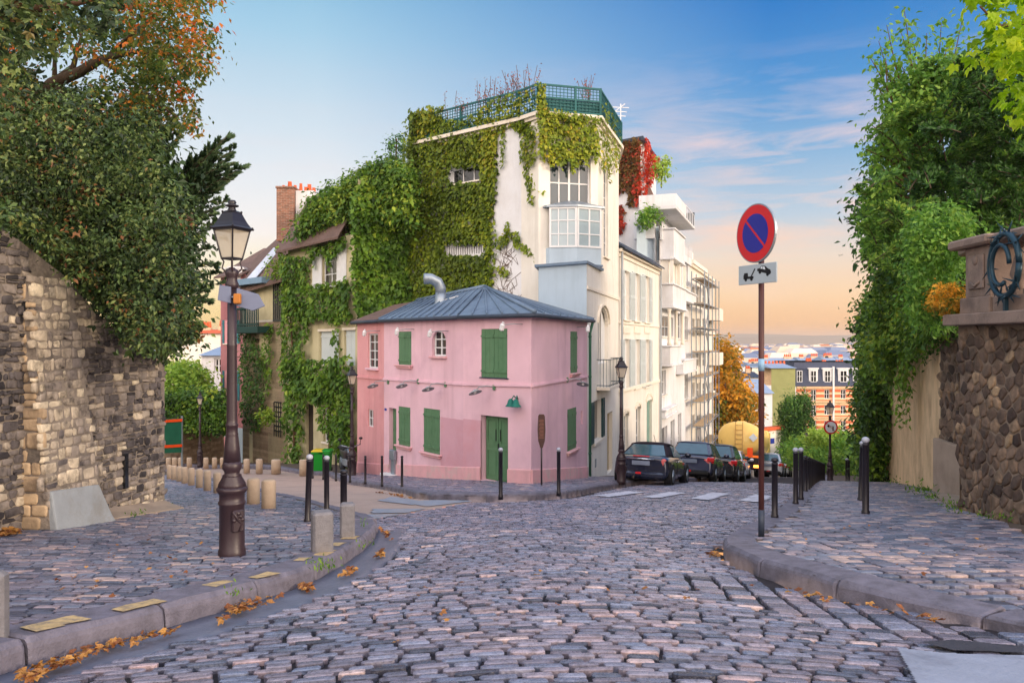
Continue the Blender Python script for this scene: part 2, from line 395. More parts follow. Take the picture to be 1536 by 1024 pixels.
m_bed = mat('joint_bed', s8(48, 42, 46), rough=.9, var=.35, vs=9, bump=.5, bs=60, stain=(s8(54, 60, 40), .5, 4))
m_asph = mat('pale_asphalt', s8(176, 152, 138), rough=.85, var=.12, vs=2, bump=.3, bs=160, stain=(s8(140, 126, 122), .5, .7))
m_pavbed = mat('pavement_bed', s8(94, 80, 70), rough=.9, var=.3, vs=6, bump=.4, bs=60, stain=(s8(70, 72, 52), .5, 3))
m_earth = mat('earth', s8(92, 84, 62), rough=1, var=.4, vs=.4, bump=.3, bs=3, stain=(s8(66, 84, 44), .7, .2))
grid_mesh('road', gx, gy, lambda x, y: ~on_pav(x, y) & ~inpoly(x, y, SIDE), m_bed, -.03)
grid_mesh('side_street', gx, gy, lambda x, y: ~on_pav(x, y) & inpoly(x, y, SIDE), m_asph, -.004)
grid_mesh('left_pavement', gx, gy, lambda x, y: inpoly(x, y, LP) & (dist_line(x, y, left_kerb + left_back) > .14), m_pavbed, PV - .022)
grid_mesh('right_pavement', gx, gy, lambda x, y: inpoly(x, y, RP) & (dist_line(x, y, right_kerb) > .16), m_pavbed, PV - .022)
grid_mesh('pink_house_pavement', gx, gy, lambda x, y: inpoly(x, y, PP) & (dist_line(x, y, pink_kerb) > .13), m_pavbed, PV - .022)
# the rest of the ground, out to the horizon
def far_grid(name, xs, ys, m, dz, keep=lambda x, y: np.ones(x.shape, bool)): return grid_mesh(name, np.array(xs, float), np.array(ys, float), keep, m, dz)
near = lambda x, y: ~((x > -26) & (x < 26) & (y > -5) & (y < 41.9))
xs = sorted({*np.round(np.arange(-26, 26.1, 2), 2), *(-26 - np.geomspace(1, 5000, 26)), *(26 + np.geomspace(1, 5000, 26))})
ys = sorted({*np.round(np.arange(-5, 70, 2), 2), 41.9, *(-5 - np.geomspace(1, 800, 12)), *(70 + np.geomspace(2, 6500, 40))})
far_grid('ground', xs, ys, m_earth, -.15, near)
m_road2 = mat('far_road', s8(120, 112, 116), rough=.8, var=.25, vs=3, bump=.4, bs=12)
far_grid('lower_road', np.arange(8, 60, .5), np.arange(41.8, 90, .7), m_road2, -.012, lambda x, y: ~on_pav(x, y) & (x < .429 * y + 4) & (x > .42 * y - 14))
far_grid('lower_pavement', np.arange(-20, 60, .5), np.arange(41.8, 74, .5), m_pavbed, PV - .02, lambda x, y: on_pav(x, y) & (x > -18))

# ---------------------------------------------------------------- setts as real stones
def stones(name, c, ax, ay, rot, h, tint, m, surf=None, parent=None, dome=.002, tilt=.035, cut=.012, jit=.004, inset=.007, depth=.035, smooth=True):
    """rounded blocks: c (n,2) centres, half sizes, rotation. surf(x,y)->(pos, U, V, N) arrays; default the ground"""
    n = len(c); ax = np.broadcast_to(ax, n).astype(float); ay = np.broadcast_to(ay, n).astype(float); rot = np.broadcast_to(rot, n); h = np.broadcast_to(h, n)
    k = np.minimum(cut, np.minimum(ax, ay) * .5)
    o = np.stack([np.stack([-ax + k, -ay], 1), np.stack([ax - k, -ay], 1), np.stack([ax, -ay + k], 1), np.stack([ax, ay - k], 1), np.stack([ax - k, ay], 1), np.stack([-ax + k, ay], 1), np.stack([-ax, ay - k], 1), np.stack([-ax, -ay + k], 1)], 1)
    o = o + RNG.normal(0, jit, o.shape)
    tx = RNG.normal(0, tilt, n)[:, None]; ty = RNG.normal(0, tilt, n)[:, None]
    rings = []
    sx = np.maximum(1 - inset / ax, .75)[:, None]; sy = np.maximum(1 - inset / ay, .75)[:, None]
    for f, z in ((0, -depth), (0, -inset * .9), (1, -inset * .12), (2.6, 0.)):
        p = o.copy(); p[..., 0] *= 1 - f * (1 - sx); p[..., 1] *= 1 - f * (1 - sy)
        zz = h[:, None] + z + (p[..., 0] * tx + p[..., 1] * ty) * (z > -depth + 1e-9)
        rings.append(np.dstack([p, zz]))
    cc = np.zeros((n, 1, 3)); cc[:, 0, 2] = h + dome
    L = np.concatenate(rings + [cc], 1)                     # n,33,3
    cr, sr = np.cos(rot)[:, None], np.sin(rot)[:, None]
    gx_, gy_ = L[..., 0] * cr - L[..., 1] * sr, L[..., 0] * sr + L[..., 1] * cr
    if surf is None:
        e = .05; z0 = G(c[:, 0], c[:, 1]); dx = (G(c[:, 0] + e, c[:, 1]) - z0) / e; dy = (G(c[:, 0], c[:, 1] + e) - z0) / e
        V = np.dstack([c[:, :1] + gx_, c[:, 1:] + gy_, z0[:, None] + gx_ * dx[:, None] + gy_ * dy[:, None] + L[..., 2]])
    else:
        pos, U, Vv, N = surf(c[:, 0], c[:, 1])
        V = pos[:, None] + gx_[..., None] * U[:, None] + gy_[..., None] * Vv[:, None] + L[..., 2][..., None] * N[:, None]
    i = np.arange(8); j = (i + 1) % 8
    q = np.concatenate([np.stack([r * 8 + i, r * 8 + j, r * 8 + 8 + j, r * 8 + 8 + i], 1) for r in (0, 1, 2)]); t = np.stack([24 + i, 24 + j, np.full(8, 32)], 1)
    off = (np.arange(n) * 33)[:, None, None]
    return mesh_np(name, V.reshape(-1, 3), [(q[None] + off).reshape(-1, 4), (t[None] + off).reshape(-1, 3)], m, np.repeat(tint, 33), parent, smooth=smooth)
def rows(u0, u1, v0, v1, rh, ln, jit=.25):
    """running-bond layout: centres, half lengths and half heights"""
    C, A, B = [], [], []; v = v0
    while v < v1:
        hh = rh * RNG.uniform(.94, 1.07); u = u0 - RNG.uniform(0, ln)
        while u < u1:
            l = ln * (1 + RNG.uniform(-jit, jit)); C.append((u + l / 2, v + hh / 2)); A.append(l / 2); B.append(hh / 2); u += l
        v += hh
    return np.array(C), np.array(A), np.array(B)
def visible(x, y, z, mg=90):
    px = CX + x / y * F; py = CY - (z - EZ) / y * F
    return (y > .6) & (px > -mg - 250 / np.maximum(y, .5)) & (px < 1536 + mg + 250 / np.maximum(y, .5)) & (py < 1024 + 160)
sett_ramp = [(0, s8(58, 60, 74)), (.2, s8(84, 92, 112)), (.34, s8(112, 106, 120)), (.5, s8(106, 116, 140)), (.64, s8(140, 128, 138)), (.78, s8(132, 138, 160)), (.9, s8(172, 150, 154)), (1, s8(196, 174, 172))]
m_sett = mat('sett_stone', (0, 0, 0), rough=.27, var=.3, vs=16, bump=.6, bs=48, spec=.6, ramp_=sett_ramp, stain=(s8(52, 50, 58), .55, 22))
m_sett2 = mat('pavement_sett', (0, 0, 0), rough=.36, var=.3, vs=14, bump=.55, bs=46, spec=.6, ramp_=[(0, s8(62, 64, 80)), (.3, s8(88, 96, 116)), (.45, s8(112, 104, 116)), (.65, s8(110, 118, 138)), (.8, s8(144, 130, 138)), (1, s8(178, 156, 150))])
# road: rows across the street, bowed towards the camera at both sides
C, A, B = rows(-7, 9, .8, 27, .076, .172, .24)
x = C[:, 0]; bow = .055 * (x - .7) ** 2 * np.where(C[:, 1] < 14, 1, np.clip(1 - (C[:, 1] - 14) / 8, 0, 1)); bow = np.minimum(bow, 1.4)
y = C[:, 1] - bow + .02 * np.sin(x * 1.3 + C[:, 1]); rot = np.arctan(-.11 * np.clip(x - .7, -4, 4) * np.where(C[:, 1] < 14, 1, np.clip(1 - (C[:, 1] - 14) / 8, 0, 1)))
x2, y2 = x, y
near_r = [p for p in right_kerb if p[1] < 7.2]
dk = dist_line(x2, y2, near_r); dl = dist_line(x2, y2, left_kerb)
strip = (dk < .90) & (y2 < 6.3)
ok = ~on_pav(x2, y2) & ~inpoly(x2, y2, SIDE) & visible(x2, y2, G(x2, y2)) & (dl > .35) & (dist_line(x2, y2, right_kerb) > .1) & (dist_line(x2, y2, pink_kerb) > .3) & ~strip & (y2 < 26)
tn = np.clip(RNG.normal(.5, .22, len(x2)) + .10 * wob(x2, y2, .5), 0, 1)
stones('road_setts', np.stack([x2, y2], 1)[ok], (A - .012)[ok], (B - .0112)[ok], rot[ok], RNG.normal(0, .003, ok.sum()), tn[ok], m_sett, cut=.012, dome=.002, tilt=.016, jit=.0025, inset=.006, smooth=False)
tag(bpy.data.objects['road_setts'], kind='structure')
# the strip of bigger blocks beside the right kerb, laid in columns
C, A, B = rows(0, 7, -4.4, 4.0, .2, .15, .2)
# u runs along columns (down the street), v across
an = R(83); ca, sa = math.cos(an), math.sin(an); bx, by = 2.9, 1.6
x2 = bx + C[:, 0] * ca - C[:, 1] * sa; y2 = by + C[:, 0] * sa + C[:, 1] * ca
ok = (dist_line(x2, y2, near_r) < .93) & (dist_line(x2, y2, near_r) > .1) & ~on_pav(x2, y2) & (y2 < 6.36) & visible(x2, y2, G(x2, y2))
o = stones('road_edge_setts', np.stack([x2, y2], 1)[ok], (A - .012)[ok], (B - .02)[ok], an, RNG.normal(0, .004, ok.sum()), np.clip(RNG.normal(.45, .22, ok.sum()), 0, 1), m_sett, cut=.014, tilt=.02, smooth=False)
tag(o, kind='structure')
# left pavement: small setts in rows parallel to the view, right pavement: squarer ones
C, A, B = rows(-13, 0, 1.2, 26, .084, .15)
x2, y2 = C[:, 0], C[:, 1] - .02 * C[:, 0] ** 2 * 0
ok = inpoly(x2, y2, LP) & visible(x2, y2, G(x2, y2)) & (dist_line(x2, y2, left_kerb + left_back) > .30) & (x2 > -6.6 - .8 * np.clip(y2 - 11.5, 0, 9))
o = stones('left_pavement_setts', np.stack([x2, y2], 1)[ok], (A - .009)[ok], (B - .008)[ok], RNG.normal(0, .02, ok.sum()), PV + RNG.normal(0, .002, ok.sum()), np.clip(RNG.normal(.45, .24, ok.sum()) + .15 * wob(x2, y2, .6)[ok], 0, 1), m_sett2, cut=.012, tilt=.018, inset=.006, jit=.003, smooth=False)
tag(o, kind='structure')
C, A, B = rows(0, 16, 1.5, 24, .13, .175)
sh = .35; x2 = C[:, 0]; y2 = C[:, 1] + sh * (C[:, 0] - 4) * .25
ok = inpoly(x2, y2, RP) & visible(x2, y2, G(x2, y2)) & (dist_line(x2, y2, right_kerb) > .36) & (x2 < 7.2 + .46 * np.clip(y2 - 11.8, -9, 40))
o = stones('right_pavement_setts', np.stack([x2, y2], 1)[ok], (A - .01)[ok], (B - .01)[ok], math.atan(sh * .25) + RNG.normal(0, .02, ok.sum()), PV - rdrop(x2, y2)[ok] + RNG.normal(0, .002, ok.sum()), np.clip(RNG.normal(.55, .24, ok.sum()) + .12 * wob(x2, y2, .6)[ok], 0, 1), m_sett2, cut=.014, tilt=.016, inset=.007, jit=.003, smooth=False)
tag(o, kind='structure')
C, A, B = rows(-10, 8, 16, 31, .13, .2)
x2, y2 = C.T
ok = inpoly(x2, y2, PP) & visible(x2, y2, G(x2, y2)) & (dist_line(x2, y2, pink_kerb) > .3) & (y2 < 28)
o = stones('pink_house_pavement_setts', C[ok], (A - .01)[ok], (B - .01)[ok], 0., PV + RNG.normal(0, .003, ok.sum()), np.clip(RNG.normal(.5, .22, ok.sum()), 0, 1), m_sett2, tilt=.02)
tag(o, kind='structure')

# ---------------------------------------------------------------- kerbs and gutter
m_kerb = mat('kerb_granite', s8(110, 106, 118), rough=.65, var=.3, vs=9, bump=.5, bs=70, stain=(s8(74, 70, 74), .6, 5))
m_gutter = mat('gutter_cement', s8(104, 108, 124), rough=.4, var=.2, vs=3, bump=.25, bs=30, stain=(s8(88, 88, 96), .6, 1.5))
def resample(line, step):
    pts = [Vector((*p, 0)) for p in line]; out = [pts[0]]; acc = 0.
    for a, b in zip(pts, pts[1:]):
        L = (b - a).length; t = step - acc
        while t < L: out.append(a.lerp(b, t / L)); t += step
        acc = (acc + L) % step if L else acc
    out.append(pts[-1]); return out
def kerb(name, line, w, side, h=PV, length=.85, h0=-.08, m=None):
    """kerbstones laid end to end; side +1 puts the stone to the left of the line's direction"""
    b = MB(); pts = resample(line, length)
    for i, (a, c) in enumerate(zip(pts, pts[1:])):
        d = c - a
        if d.length < .08: continue
        t = d.normalized(); n = Vector((-t.y, t.x, 0)) * side; a2 = a + t * .009; c2 = c - t * .009; k = .03; hj0 = h + random.uniform(-.006, .008)
        secs = []
        for p in (a2, a2 + t * .02, *[a2.lerp(c2, k_ / 5) for k_ in range(1, 5)], c2 - t * .02, c2):
            e = .012 if p in (a2, c2) else 0
            jx, jz = random.uniform(-.006, .006), random.uniform(-.005, .003); z = float(G(p.x, p.y)); hj = hj0 - (float(rdrop(p.x, p.y)) if name == 'right_kerb' else 0); prof = [(0, h0), (.004 + e + jx, hj * .5 + .01), (.012 + e + jx, hj - k), (.04 + jx, hj - e + jz), (w - .02, hj - e), (w, hj - .03), (w, h0)]
            secs.append([p + n * q[0] + Vector((0, 0, z + q[1])) for q in prof])
        b.loft(secs, smooth=False)
    return tag(b.build(name, m or m_kerb), kind='structure')
kerb('left_kerb', left_kerb + left_corner[:2], .30, 1)
kerb('left_side_kerb', left_corner + left_back[3:-2], .2, 1, h=PV + .003)
kerb('right_kerb', right_kerb, .34, -1, length=1.0)
kerb('pink_house_kerb', pink_kerb, .26, 1, length=1.2)
b = MB(); pts = resample(left_kerb[1:] + left_corner[:1], .3)
secs = []
for i, p in enumerate(pts):
    t = (pts[min(i + 1, len(pts) - 1)] - pts[max(i - 1, 0)]).normalized(); n = Vector((t.y, -t.x, 0))
    secs.append([p + n * o + Vector((0, 0, float(G(p.x, p.y)) + z)) for o, z in ((-.02, .0), (.08, -.014), (.18, -.012), (.27, -.002), (.36, -.006), (.36, -.12), (-.02, -.12))])
b.loft(secs); tag(b.build('gutter', m_gutter), kind='structure')
# yellow kerb dashes
m_yel = mat('yellow_paint', s8(186, 160, 116), rough=.8, var=.3, vs=20, bump=.3, bs=60, stain=(s8(112, 106, 104), .95, 14))
kl = resample(left_kerb[1:] + left_corner[:2], .04); kx = np.array([[p.x, p.y] for p in kl])
b = MB()
def near_k(px, py): q = gp(px, py, PV); return int(np.argmin(np.hypot(kx[:, 0] - q[0], kx[:, 1] - q[1])))
for a, c, o0, o1 in (((68, 952), (110, 944), .06, .19), ((113, 943), (152, 934), .07, .2), ((196, 920), (272, 905), .06, .17), ((341, 884), (371, 877), .12, .22), ((392, 870), (424, 861), .06, .17), ((468, 843), (488, 838), .14, .24), ((496, 834), (522, 826), .05, .17), ((527, 820), (542, 814), .1, .22), ((541, 809), (552, 804), .06, .2)):
    i, j = sorted((near_k(*a), near_k(*c))); q = kl[i:max(j, i + 4):3] + [kl[max(j, i + 4)]]; L_, R_ = [], []
    for k, p in enumerate(q):
        t = (kl[min(i + 3 * k + 1, len(kl) - 1)] - kl[max(i + 3 * k - 1, 0)]).normalized(); n = Vector((-t.y, t.x, 0)); w0, w1 = o0 + random.uniform(-.012, .012), o1 + random.uniform(-.02, .02)
        for lst, w in ((L_, w0), (R_, w1)): u = p + n * w; lst.append((u.x, u.y, float(G(p.x, p.y)) + PV + .009))
    m = len(q); b.add(L_ + R_, [(k, k + 1, m + k + 1, m + k) for k in range(m - 1)])
tag(b.build('kerb_markings', m_yel), kind='structure')
def patch(name, poly, m, h, kind='structure', step=None):
    pts = [gp(x, y, 0 if h < .1 else PV) for x, y in poly]; lo = np.min(pts, 0); hi = np.max(pts, 0); s = step or max(.05, (hi - lo).max() / 40)
    return grid_mesh(name, np.arange(lo[0], hi[0] + s, s), np.arange(lo[1], hi[1] + s, s), lambda x, y: inpoly(x, y, pts), m, h)
m_white = mat('road_paint', s8(196, 194, 204), rough=.7, var=.2, vs=8, bump=.3, bs=40, stain=(s8(140, 138, 146), .8, 2.5))
m_blue = mat('worn_band', s8(146, 150, 160), rough=.75, var=.2, vs=5, bump=.3, bs=60, stain=(s8(168, 150, 140), .8, 2))
for i, q in enumerate((((1068, 739), (1096, 741), (1062, 751), (1036, 748)), ((1004, 738), (1030, 740), (984, 748), (966, 746)), ((942, 737), (966, 739), (914, 746), (892, 744)), ((1132, 742), (1160, 745), (1140, 754), (1108, 752)))):
    patch('crosswalk_marking', q, m_white, .018, step=.1)
for q in (((600, 752), (700, 748), (706, 752), (640, 760)), ((560, 763), (640, 763), (610, 769), (556, 770)), ((540, 772), (606, 771), (560, 779), (546, 779)), ((588, 745), (634, 752), (618, 757), (566, 751))):
    patch('street_band', q, m_blue, .008, step=.06)
m_cement = mat('cement_slab', s8(150, 156, 172), rough=.55, var=.18, vs=2.5, bump=.25, bs=40, stain=(s8(104, 106, 118), .7, 2))
m_tar = mat('tar_patch', s8(62, 62, 70), rough=.7, var=.2, vs=6, bump=.5, bs=70)
patch('cement_patch', [(1346, 978), (1420, 986), (1560, 990), (1600, 1060), (1390, 1060)], m_cement, .022, step=.012)
patch('tar_patch_pavement', [(1392, 872), (1408, 865), (1446, 863), (1486, 869), (1496, 876), (1478, 883), (1450, 884), (1412, 880)], m_tar, PV + .012 - .06, step=.012)
patch('tar_patch_road', [(1380, 968), (1430, 964), (1536, 974), (1536, 984), (1430, 980)], m_tar, .02, step=.012)
# ================================================================= PINK CORNER HOUSE
m_iron = mat('dark_iron', s8(40, 44, 46), rough=.5, metal=.5)
m_pink = mat('pink_render', s8(228, 188, 199), rough=.9, var=.10, vs=.8, bump=.2, bs=40, stain=(s8(206, 164, 180), .5, .7), streak=(s8(186, 146, 156), .5))
m_pinkw = mat('salmon_render', s8(220, 158, 160), rough=.9, var=.07, vs=.9, bump=.12, bs=60, stain=(s8(202, 126, 128), .4, .6), streak=(s8(170, 112, 112), .5))
m_pinkd = mat('repainted_pink', s8(208, 160, 172), rough=.9, var=.06, vs=1.2, bump=.12, bs=60, stain=(s8(206, 146, 152), .5, 1.4))
m_plinth = mat('pink_plinth', s8(226, 172, 176), rough=.9, var=.1, vs=2, bump=.25, bs=50, stain=(s8(206, 190, 182), .8, 2.6), streak=(s8(164, 140, 136), .5))
m_green = mat('green_paint', s8(88, 126, 92), rough=.6, var=.08, vs=3, bump=.1, bs=60, stain=(s8(62, 104, 70), .5, 2.5), streak=(s8(108, 138, 104), .4))
m_teal = mat('teal_paint', s8(22, 104, 92), rough=.5, var=.1, bump=.05)
m_zinc = mat('zinc', s8(112, 130, 150), rough=.55, var=.14, vs=1.2, bump=.15, bs=14, metal=.25, stain=(s8(84, 100, 120), .6, 1.1), stretch=(1, 1, .5))
m_zincd = mat('dark_zinc', s8(60, 68, 82), rough=.5, var=.15, bump=.1, metal=.3)
m_tile = mat('brown_tile', s8(112, 90, 82), rough=.9, var=.3, vs=9, bump=.7, bs=18, stain=(s8(84, 70, 58), .6, 1.2), stretch=(1, 1, 2))
m_whitew = mat('white_woodwork', s8(222, 222, 222), rough=.6, var=.05, bump=.05)
m_glass = mat('window_glass', s8(48, 62, 70), rough=.06, var=.25, vs=.6, bump=0, spec=.9)
m_glassd = mat('dark_window_glass', s8(30, 32, 36), rough=.08, var=.2, bump=0, spec=.8)
m_galv = mat('galvanised_metal', s8(150, 160, 170), rough=.4, var=.15, vs=4, bump=.08, metal=.6)
m_greypaint = mat('grey_paint', s8(150, 156, 160), rough=.6, var=.1, bump=.1)

cC, cK, cM, cL, cR = px2(797, 20.5), px2(695, 22.4), px2(576, 26.3), px2(536, 28.7), px2(881, 26.1)
Vr = Vector((*cR, 0)); Vc = Vector((*cC, 0))
cB1 = (cR[0] - 3.2, cR[1] + 3.2); cB2 = (cL[0] + 2.0, cL[1] + 1.5)
pink = thing('pink_house', 'small pink two-storey corner house with green shutters and zinc hip roof', 'house', (cC[0], cC[1], gz(*cC)))
zE = 2.36
fa = {'a': Facade(cL, cM), 'b': Facade(cM, cK), 'c': Facade(cK, cC), 'd': Facade(cC, cR)}
openA = fa['a'].rect(552, 500, 567, 552)
b = fa['a'].mb(); ovr = fa['a'].rect(552, 614, 560, 640)
wall(b, 0, fa['a'].L, -5, zE, [openA, ovr], .14); b.build('salmon_wall', m_pinkw, pink)
window(fa['a'], openA, pink, m_whitew, m_glassd, 2, 4, .06, .05, .03, sill=m_pink)
window(fa['a'], ovr, pink, m_whitew, m_glassd, 2, 2, .05, .04, .025, name='small_window')
B_ = fa['b']; shB = [B_.rect(598, 497, 617, 547), B_.rect(598, 610, 615.5, 668), B_.rect(635.5, 613, 660, 679)]
archw = B_.rect(648, 496, 669, 534); doorL = B_.rect(583.5, 612, 594.5, 712); doorL = (doorL[0], gz(*B_.pt(doorL[0], 0)[:2]) - .02, doorL[2], doorL[3])
b = B_.mb(); wall(b, 0, B_.L, -5, zE, shB + [archw, doorL], .22); b.build('wall', m_pink, pink)
C_ = fa['c']; shC = C_.rect(722, 493, 761, 566); door = C_.rect(721, 624, 762, 718); door = (door[0], gz(*C_.pt(door[0] + .4, 0)[:2]) - .01, door[2], door[3])
b = C_.mb(); wall(b, 0, C_.L, -5, zE, [shC, door], .28); b.build('wall', m_pink, pink)
D_ = fa['d']; shD = [D_.rect(855.5, 497, 866, 559), D_.rect(851, 612, 864.5, 674)]; slot = D_.rect(871, 616, 874, 636)
b = D_.mb(); wall(b, 0, D_.L, -5, zE, shD + [slot], .2); b.build('wall', m_pink, pink)
b = MB(); b.add([(*cR, -5), (*cB1, -5), (*cB1, zE), (*cR, zE), (*cB2, -5), (*cB2, zE), (*cL, -5), (*cL, zE)], [(0, 1, 2, 3), (1, 4, 5, 2), (4, 6, 7, 5)]); b.build('rear_wall', m_pink, pink)
b = D_.mb(); fbox(b, slot[0], slot[1], slot[2], slot[3], -.19, -.14); b.build('niche', m_pinkd, pink)
# the darker repainted field between the door and the ground-floor window
b = B_.mb(); z1 = B_.z(676, 627); u0 = B_.u(661); fbox(b, u0, -5, B_.L, z1, -.05, .004); b.build('repainted_panel', m_pinkd, pink)
b = C_.mb(); fbox(b, 0, -5, door[0], C_.z(708, 629), -.05, .004); b.build('repainted_panel', m_pinkd, pink)
# plinth following the street, string course
for f, a, c in ((fa['a'], 0, fa['a'].L), (B_, 0, doorL[0] - .02), (B_, doorL[2] + .02, B_.L), (C_, 0, door[0] - .0), (C_, door[2], C_.L), (D_, 0, D_.L)):
    b = f.mb(); p0 = f.pt(a, 0); p1 = f.pt(c, 0); za, zc = gz(p0.x, p0.y) + .36, gz(p1.x, p1.y) + .36
    b.add([(a, .0, -5), (c, .0, -5), (c, .035, -5), (a, .035, -5), (a, .0, za + .02), (c, .0, zc + .02), (c, .035, zc), (a, .035, za)], [(0, 3, 2, 1), (4, 5, 6, 7), (0, 1, 5, 4), (1, 2, 6, 5), (2, 3, 7, 6), (3, 0, 4, 7)])
    b.build('plinth', m_plinth if f is not fa['a'] else m_pinkw, pink)
zS = {'a': (.30, .335), 'b': (.335, .37), 'c': (.37, .435), 'd': (.435, .435)}
for k, f in fa.items():
    b = f.mb(); a, c = zS[k]
    for dz, o in ((0, .05), (.035, .035)):
        b.add([(0, 0, a - .03 + dz), (f.L, 0, c - .03 + dz), (f.L, o, c - .03 + dz), (0, o, a - .03 + dz), (0, 0, a + .012 + dz), (f.L, 0, c + .012 + dz), (f.L, o, c + .012 + dz), (0, o, a + .012 + dz)], [(0, 3, 2, 1), (4, 5, 6, 7), (0, 1, 5, 4), (1, 2, 6, 5), (2, 3, 7, 6), (3, 0, 4, 7)])
    b.build('string_course', m_pink if k != 'a' else m_pinkw, pink)
    b = f.mb(); fbox(b, 0, zE - .10, f.L, zE - .02, 0, .06); b.build('eaves_moulding', m_pink if k != 'a' else m_pinkw, pink)
# shutters (closed pairs)
for f, r, sill in [(B_, r, True) for r in shB] + [(C_, shC, False)] + [(D_, r, True) for r in shD]:
    mid = (r[0] + r[2]) / 2
    shutter(f, r[0] + .006, r[1], mid - .004, r[3], -.045, pink, m_green); shutter(f, mid + .004, r[1], r[2] - .006, r[3], -.045, pink, m_green)
    b = f.mb(); fbox(b, r[0], r[1], r[2], r[3], -.21, -.16); b.build('shutter_backing', m_glassd, pink)
    if sill:
        b = f.mb(); fbox(b, r[0] - .12, r[1] - .05, r[2] + .12, r[1] + .0, -.04, .13, .012); fbox(b, r[0] - .06, r[1] - .12, r[2] + .06, r[1] - .05, 0, .08, .01); b.build('sill', m_plinth, pink)
    else:
        b = f.mb(); fbox(b, r[0] - .05, r[1] - .03, r[2] + .05, r[1], -.04, .05, .008); b.build('sill', m_zincd, pink)
# arched window: opening narrows under a round head
w = window(B_, (archw[0] + .02, archw[1], archw[2] - .02, archw[3]), pink, m_whitew, m_glassd, 2, 3, .09, .05, .035, sill=m_plinth, name='arched_window')
b = B_.mb(); u0, z0, u1, z1 = archw; um = (u0 + u1) / 2; rw = (u1 - u0) / 2; arc = [(um + rw * math.cos(t), z1 - rw * .8 + rw * .8 * math.sin(t)) for t in np.linspace(0, math.pi, 13)]
for side in (0, 1):
    pts = arc[:7] if side == 0 else arc[6:]; cor = (u1, z1 + .004) if side == 0 else (u0, z1 + .004)
    for p, q in zip(pts, pts[1:]): b.add([(cor[0], .002, cor[1]), (p[0], .002, p[1]), (q[0], .002, q[1]), (p[0], -.08, p[1]), (q[0], -.08, q[1])], [(0, 1, 2), (1, 3, 4, 2)])
b.build('arch_head', m_pink, pink)
# doors
def plank_door(f, r, o, parent, name, leaves=2):
    u0, z0, u1, z1 = r; d = f.mb(); fbox(d, u0, z0, u1, z1, o - .05, o)
    wv = (u1 - u0) / leaves
    for i in range(leaves):
        a, c = u0 + wv * i + .02, u0 + wv * (i + 1) - .02
        for k0, k1 in ((.02, .50), (.54, .97)):
            e, g = z0 + (z1 - z0) * k0, z0 + (z1 - z0) * k1
            for p, q, s_, t_ in ((a, e, a + .07, g), (c - .07, e, c, g), (a + .07, e, c - .07, e + .07), (a + .07, g - .07, c - .07, g)): fbox(d, p, q, s_, t_, o, o + .02)
            fbox(d, a + .1, e + .1, c - .1, g - .1, o, o + .012)
    d = d.build(name, m_green, parent)
    h = f.mb(); um = (u0 + u1) / 2
    for s_ in (-.09, .09): fbox(h, um + s_ - .008, z0 + (z1 - z0) * .62, um + s_ + .008, z0 + (z1 - z0) * .8, o + .03, o + .05)
    fbox(h, um - .02, z0 + (z1 - z0) * .5, um + .02, z0 + (z1 - z0) * .58, o + .02, o + .04)
    h.build('handle', m_iron, d); return d
plank_door(C_, (door[0] + .02, door[1], door[2] - .02, door[3] - .02), -.2, pink, 'double_door')
b = B_.mb(); fbox(b, doorL[0], doorL[1], doorL[2], doorL[3], -.21, -.16); fbox(b, doorL[0] + .28, doorL[1] + .05, doorL[2] - .02, doorL[3] - .05, -.16, -.13); d = b.build('side_door', m_green, pink)
b = B_.mb(); fbox(b, doorL[0] - .1, gz(*B_.pt(doorL[0], .3)[:2]) - .05, doorL[2] + .1, gz(*B_.pt(doorL[0], .3)[:2]) + .1, -.2, .3, .01); b.build('doorstep', m_whitew, pink)
b = B_.mb(); q = B_.rect(577.5, 612, 580, 615.5); fbox(b, q[0], q[1], q[2], q[3], .0, .02); b.build('number_plate', mat('enamel_blue', s8(34, 56, 150), rough=.4, var=0, bump=0), pink)
b = B_.mb(); q = B_.rect(589, 674, 596, 689); fbox(b, q[0], q[1], q[2], q[3], .02, .14, .02); fbox(b, q[0] + .05, q[1] - .5, q[2] - .05, q[1], .03, .09); tag(b.build('mailbox', m_galv), 'grey metal letter box beside the side door of the pink house', 'letter box')
# gooseneck lamps over the ground floor
for f, px, py, side in ((B_, 583, 572, -1), (B_, 628, 571.5, -1), (B_, 669, 576, -1), (C_, 742, 580, -1), (D_, 850, 569, 1)):
    u, z = f.uz(px, py); g = thing('gooseneck_lamp', 'x', 'wall lamp', f.pt(u, z), 'gooseneck lamps on the pink house')
    b = f.mb(); fbox(b, u - .05, z - .09, u + .05, z + .07, 0, .05, .015); b.build('bracket', m_green, g)
    b = f.mb(); b.tube([(u, .04, z), (u + side * .10, .22, z + .03), (u + side * .26, .36, z + .0), (u + side * .34, .40, z - .1)], .014, 6); b.build('arm', m_greypaint, g)
    b = f.mb(); b.M = f.M() @ Matrix.Translation((u + side * .36, .42, z - .12)) @ Matrix.Rotation(R(24 * side), 4, 'Y'); b.lathe([(.02, .05), (.05, .03), (.19, -.035), (.195, -.05), (.15, -.04), (.04, 0.01)], 14); b.build('shade', m_greypaint, g)
    b = f.mb(); b.ball((u + side * .37, .42, z - .15), .05, 8, 6); b.build('bulb', m_whitew, g)
gl = [o for o in COL.objects if o.name.startswith('gooseneck_lamp')]
for o, t in zip(gl, ('next to the blue number plate above the side door', 'above the left window of the ground floor', 'between the ground floor windows and the repainted wall', 'above the green double door', 'on the narrow street-side wall')): o['label'] = 'green and grey gooseneck lamp ' + t
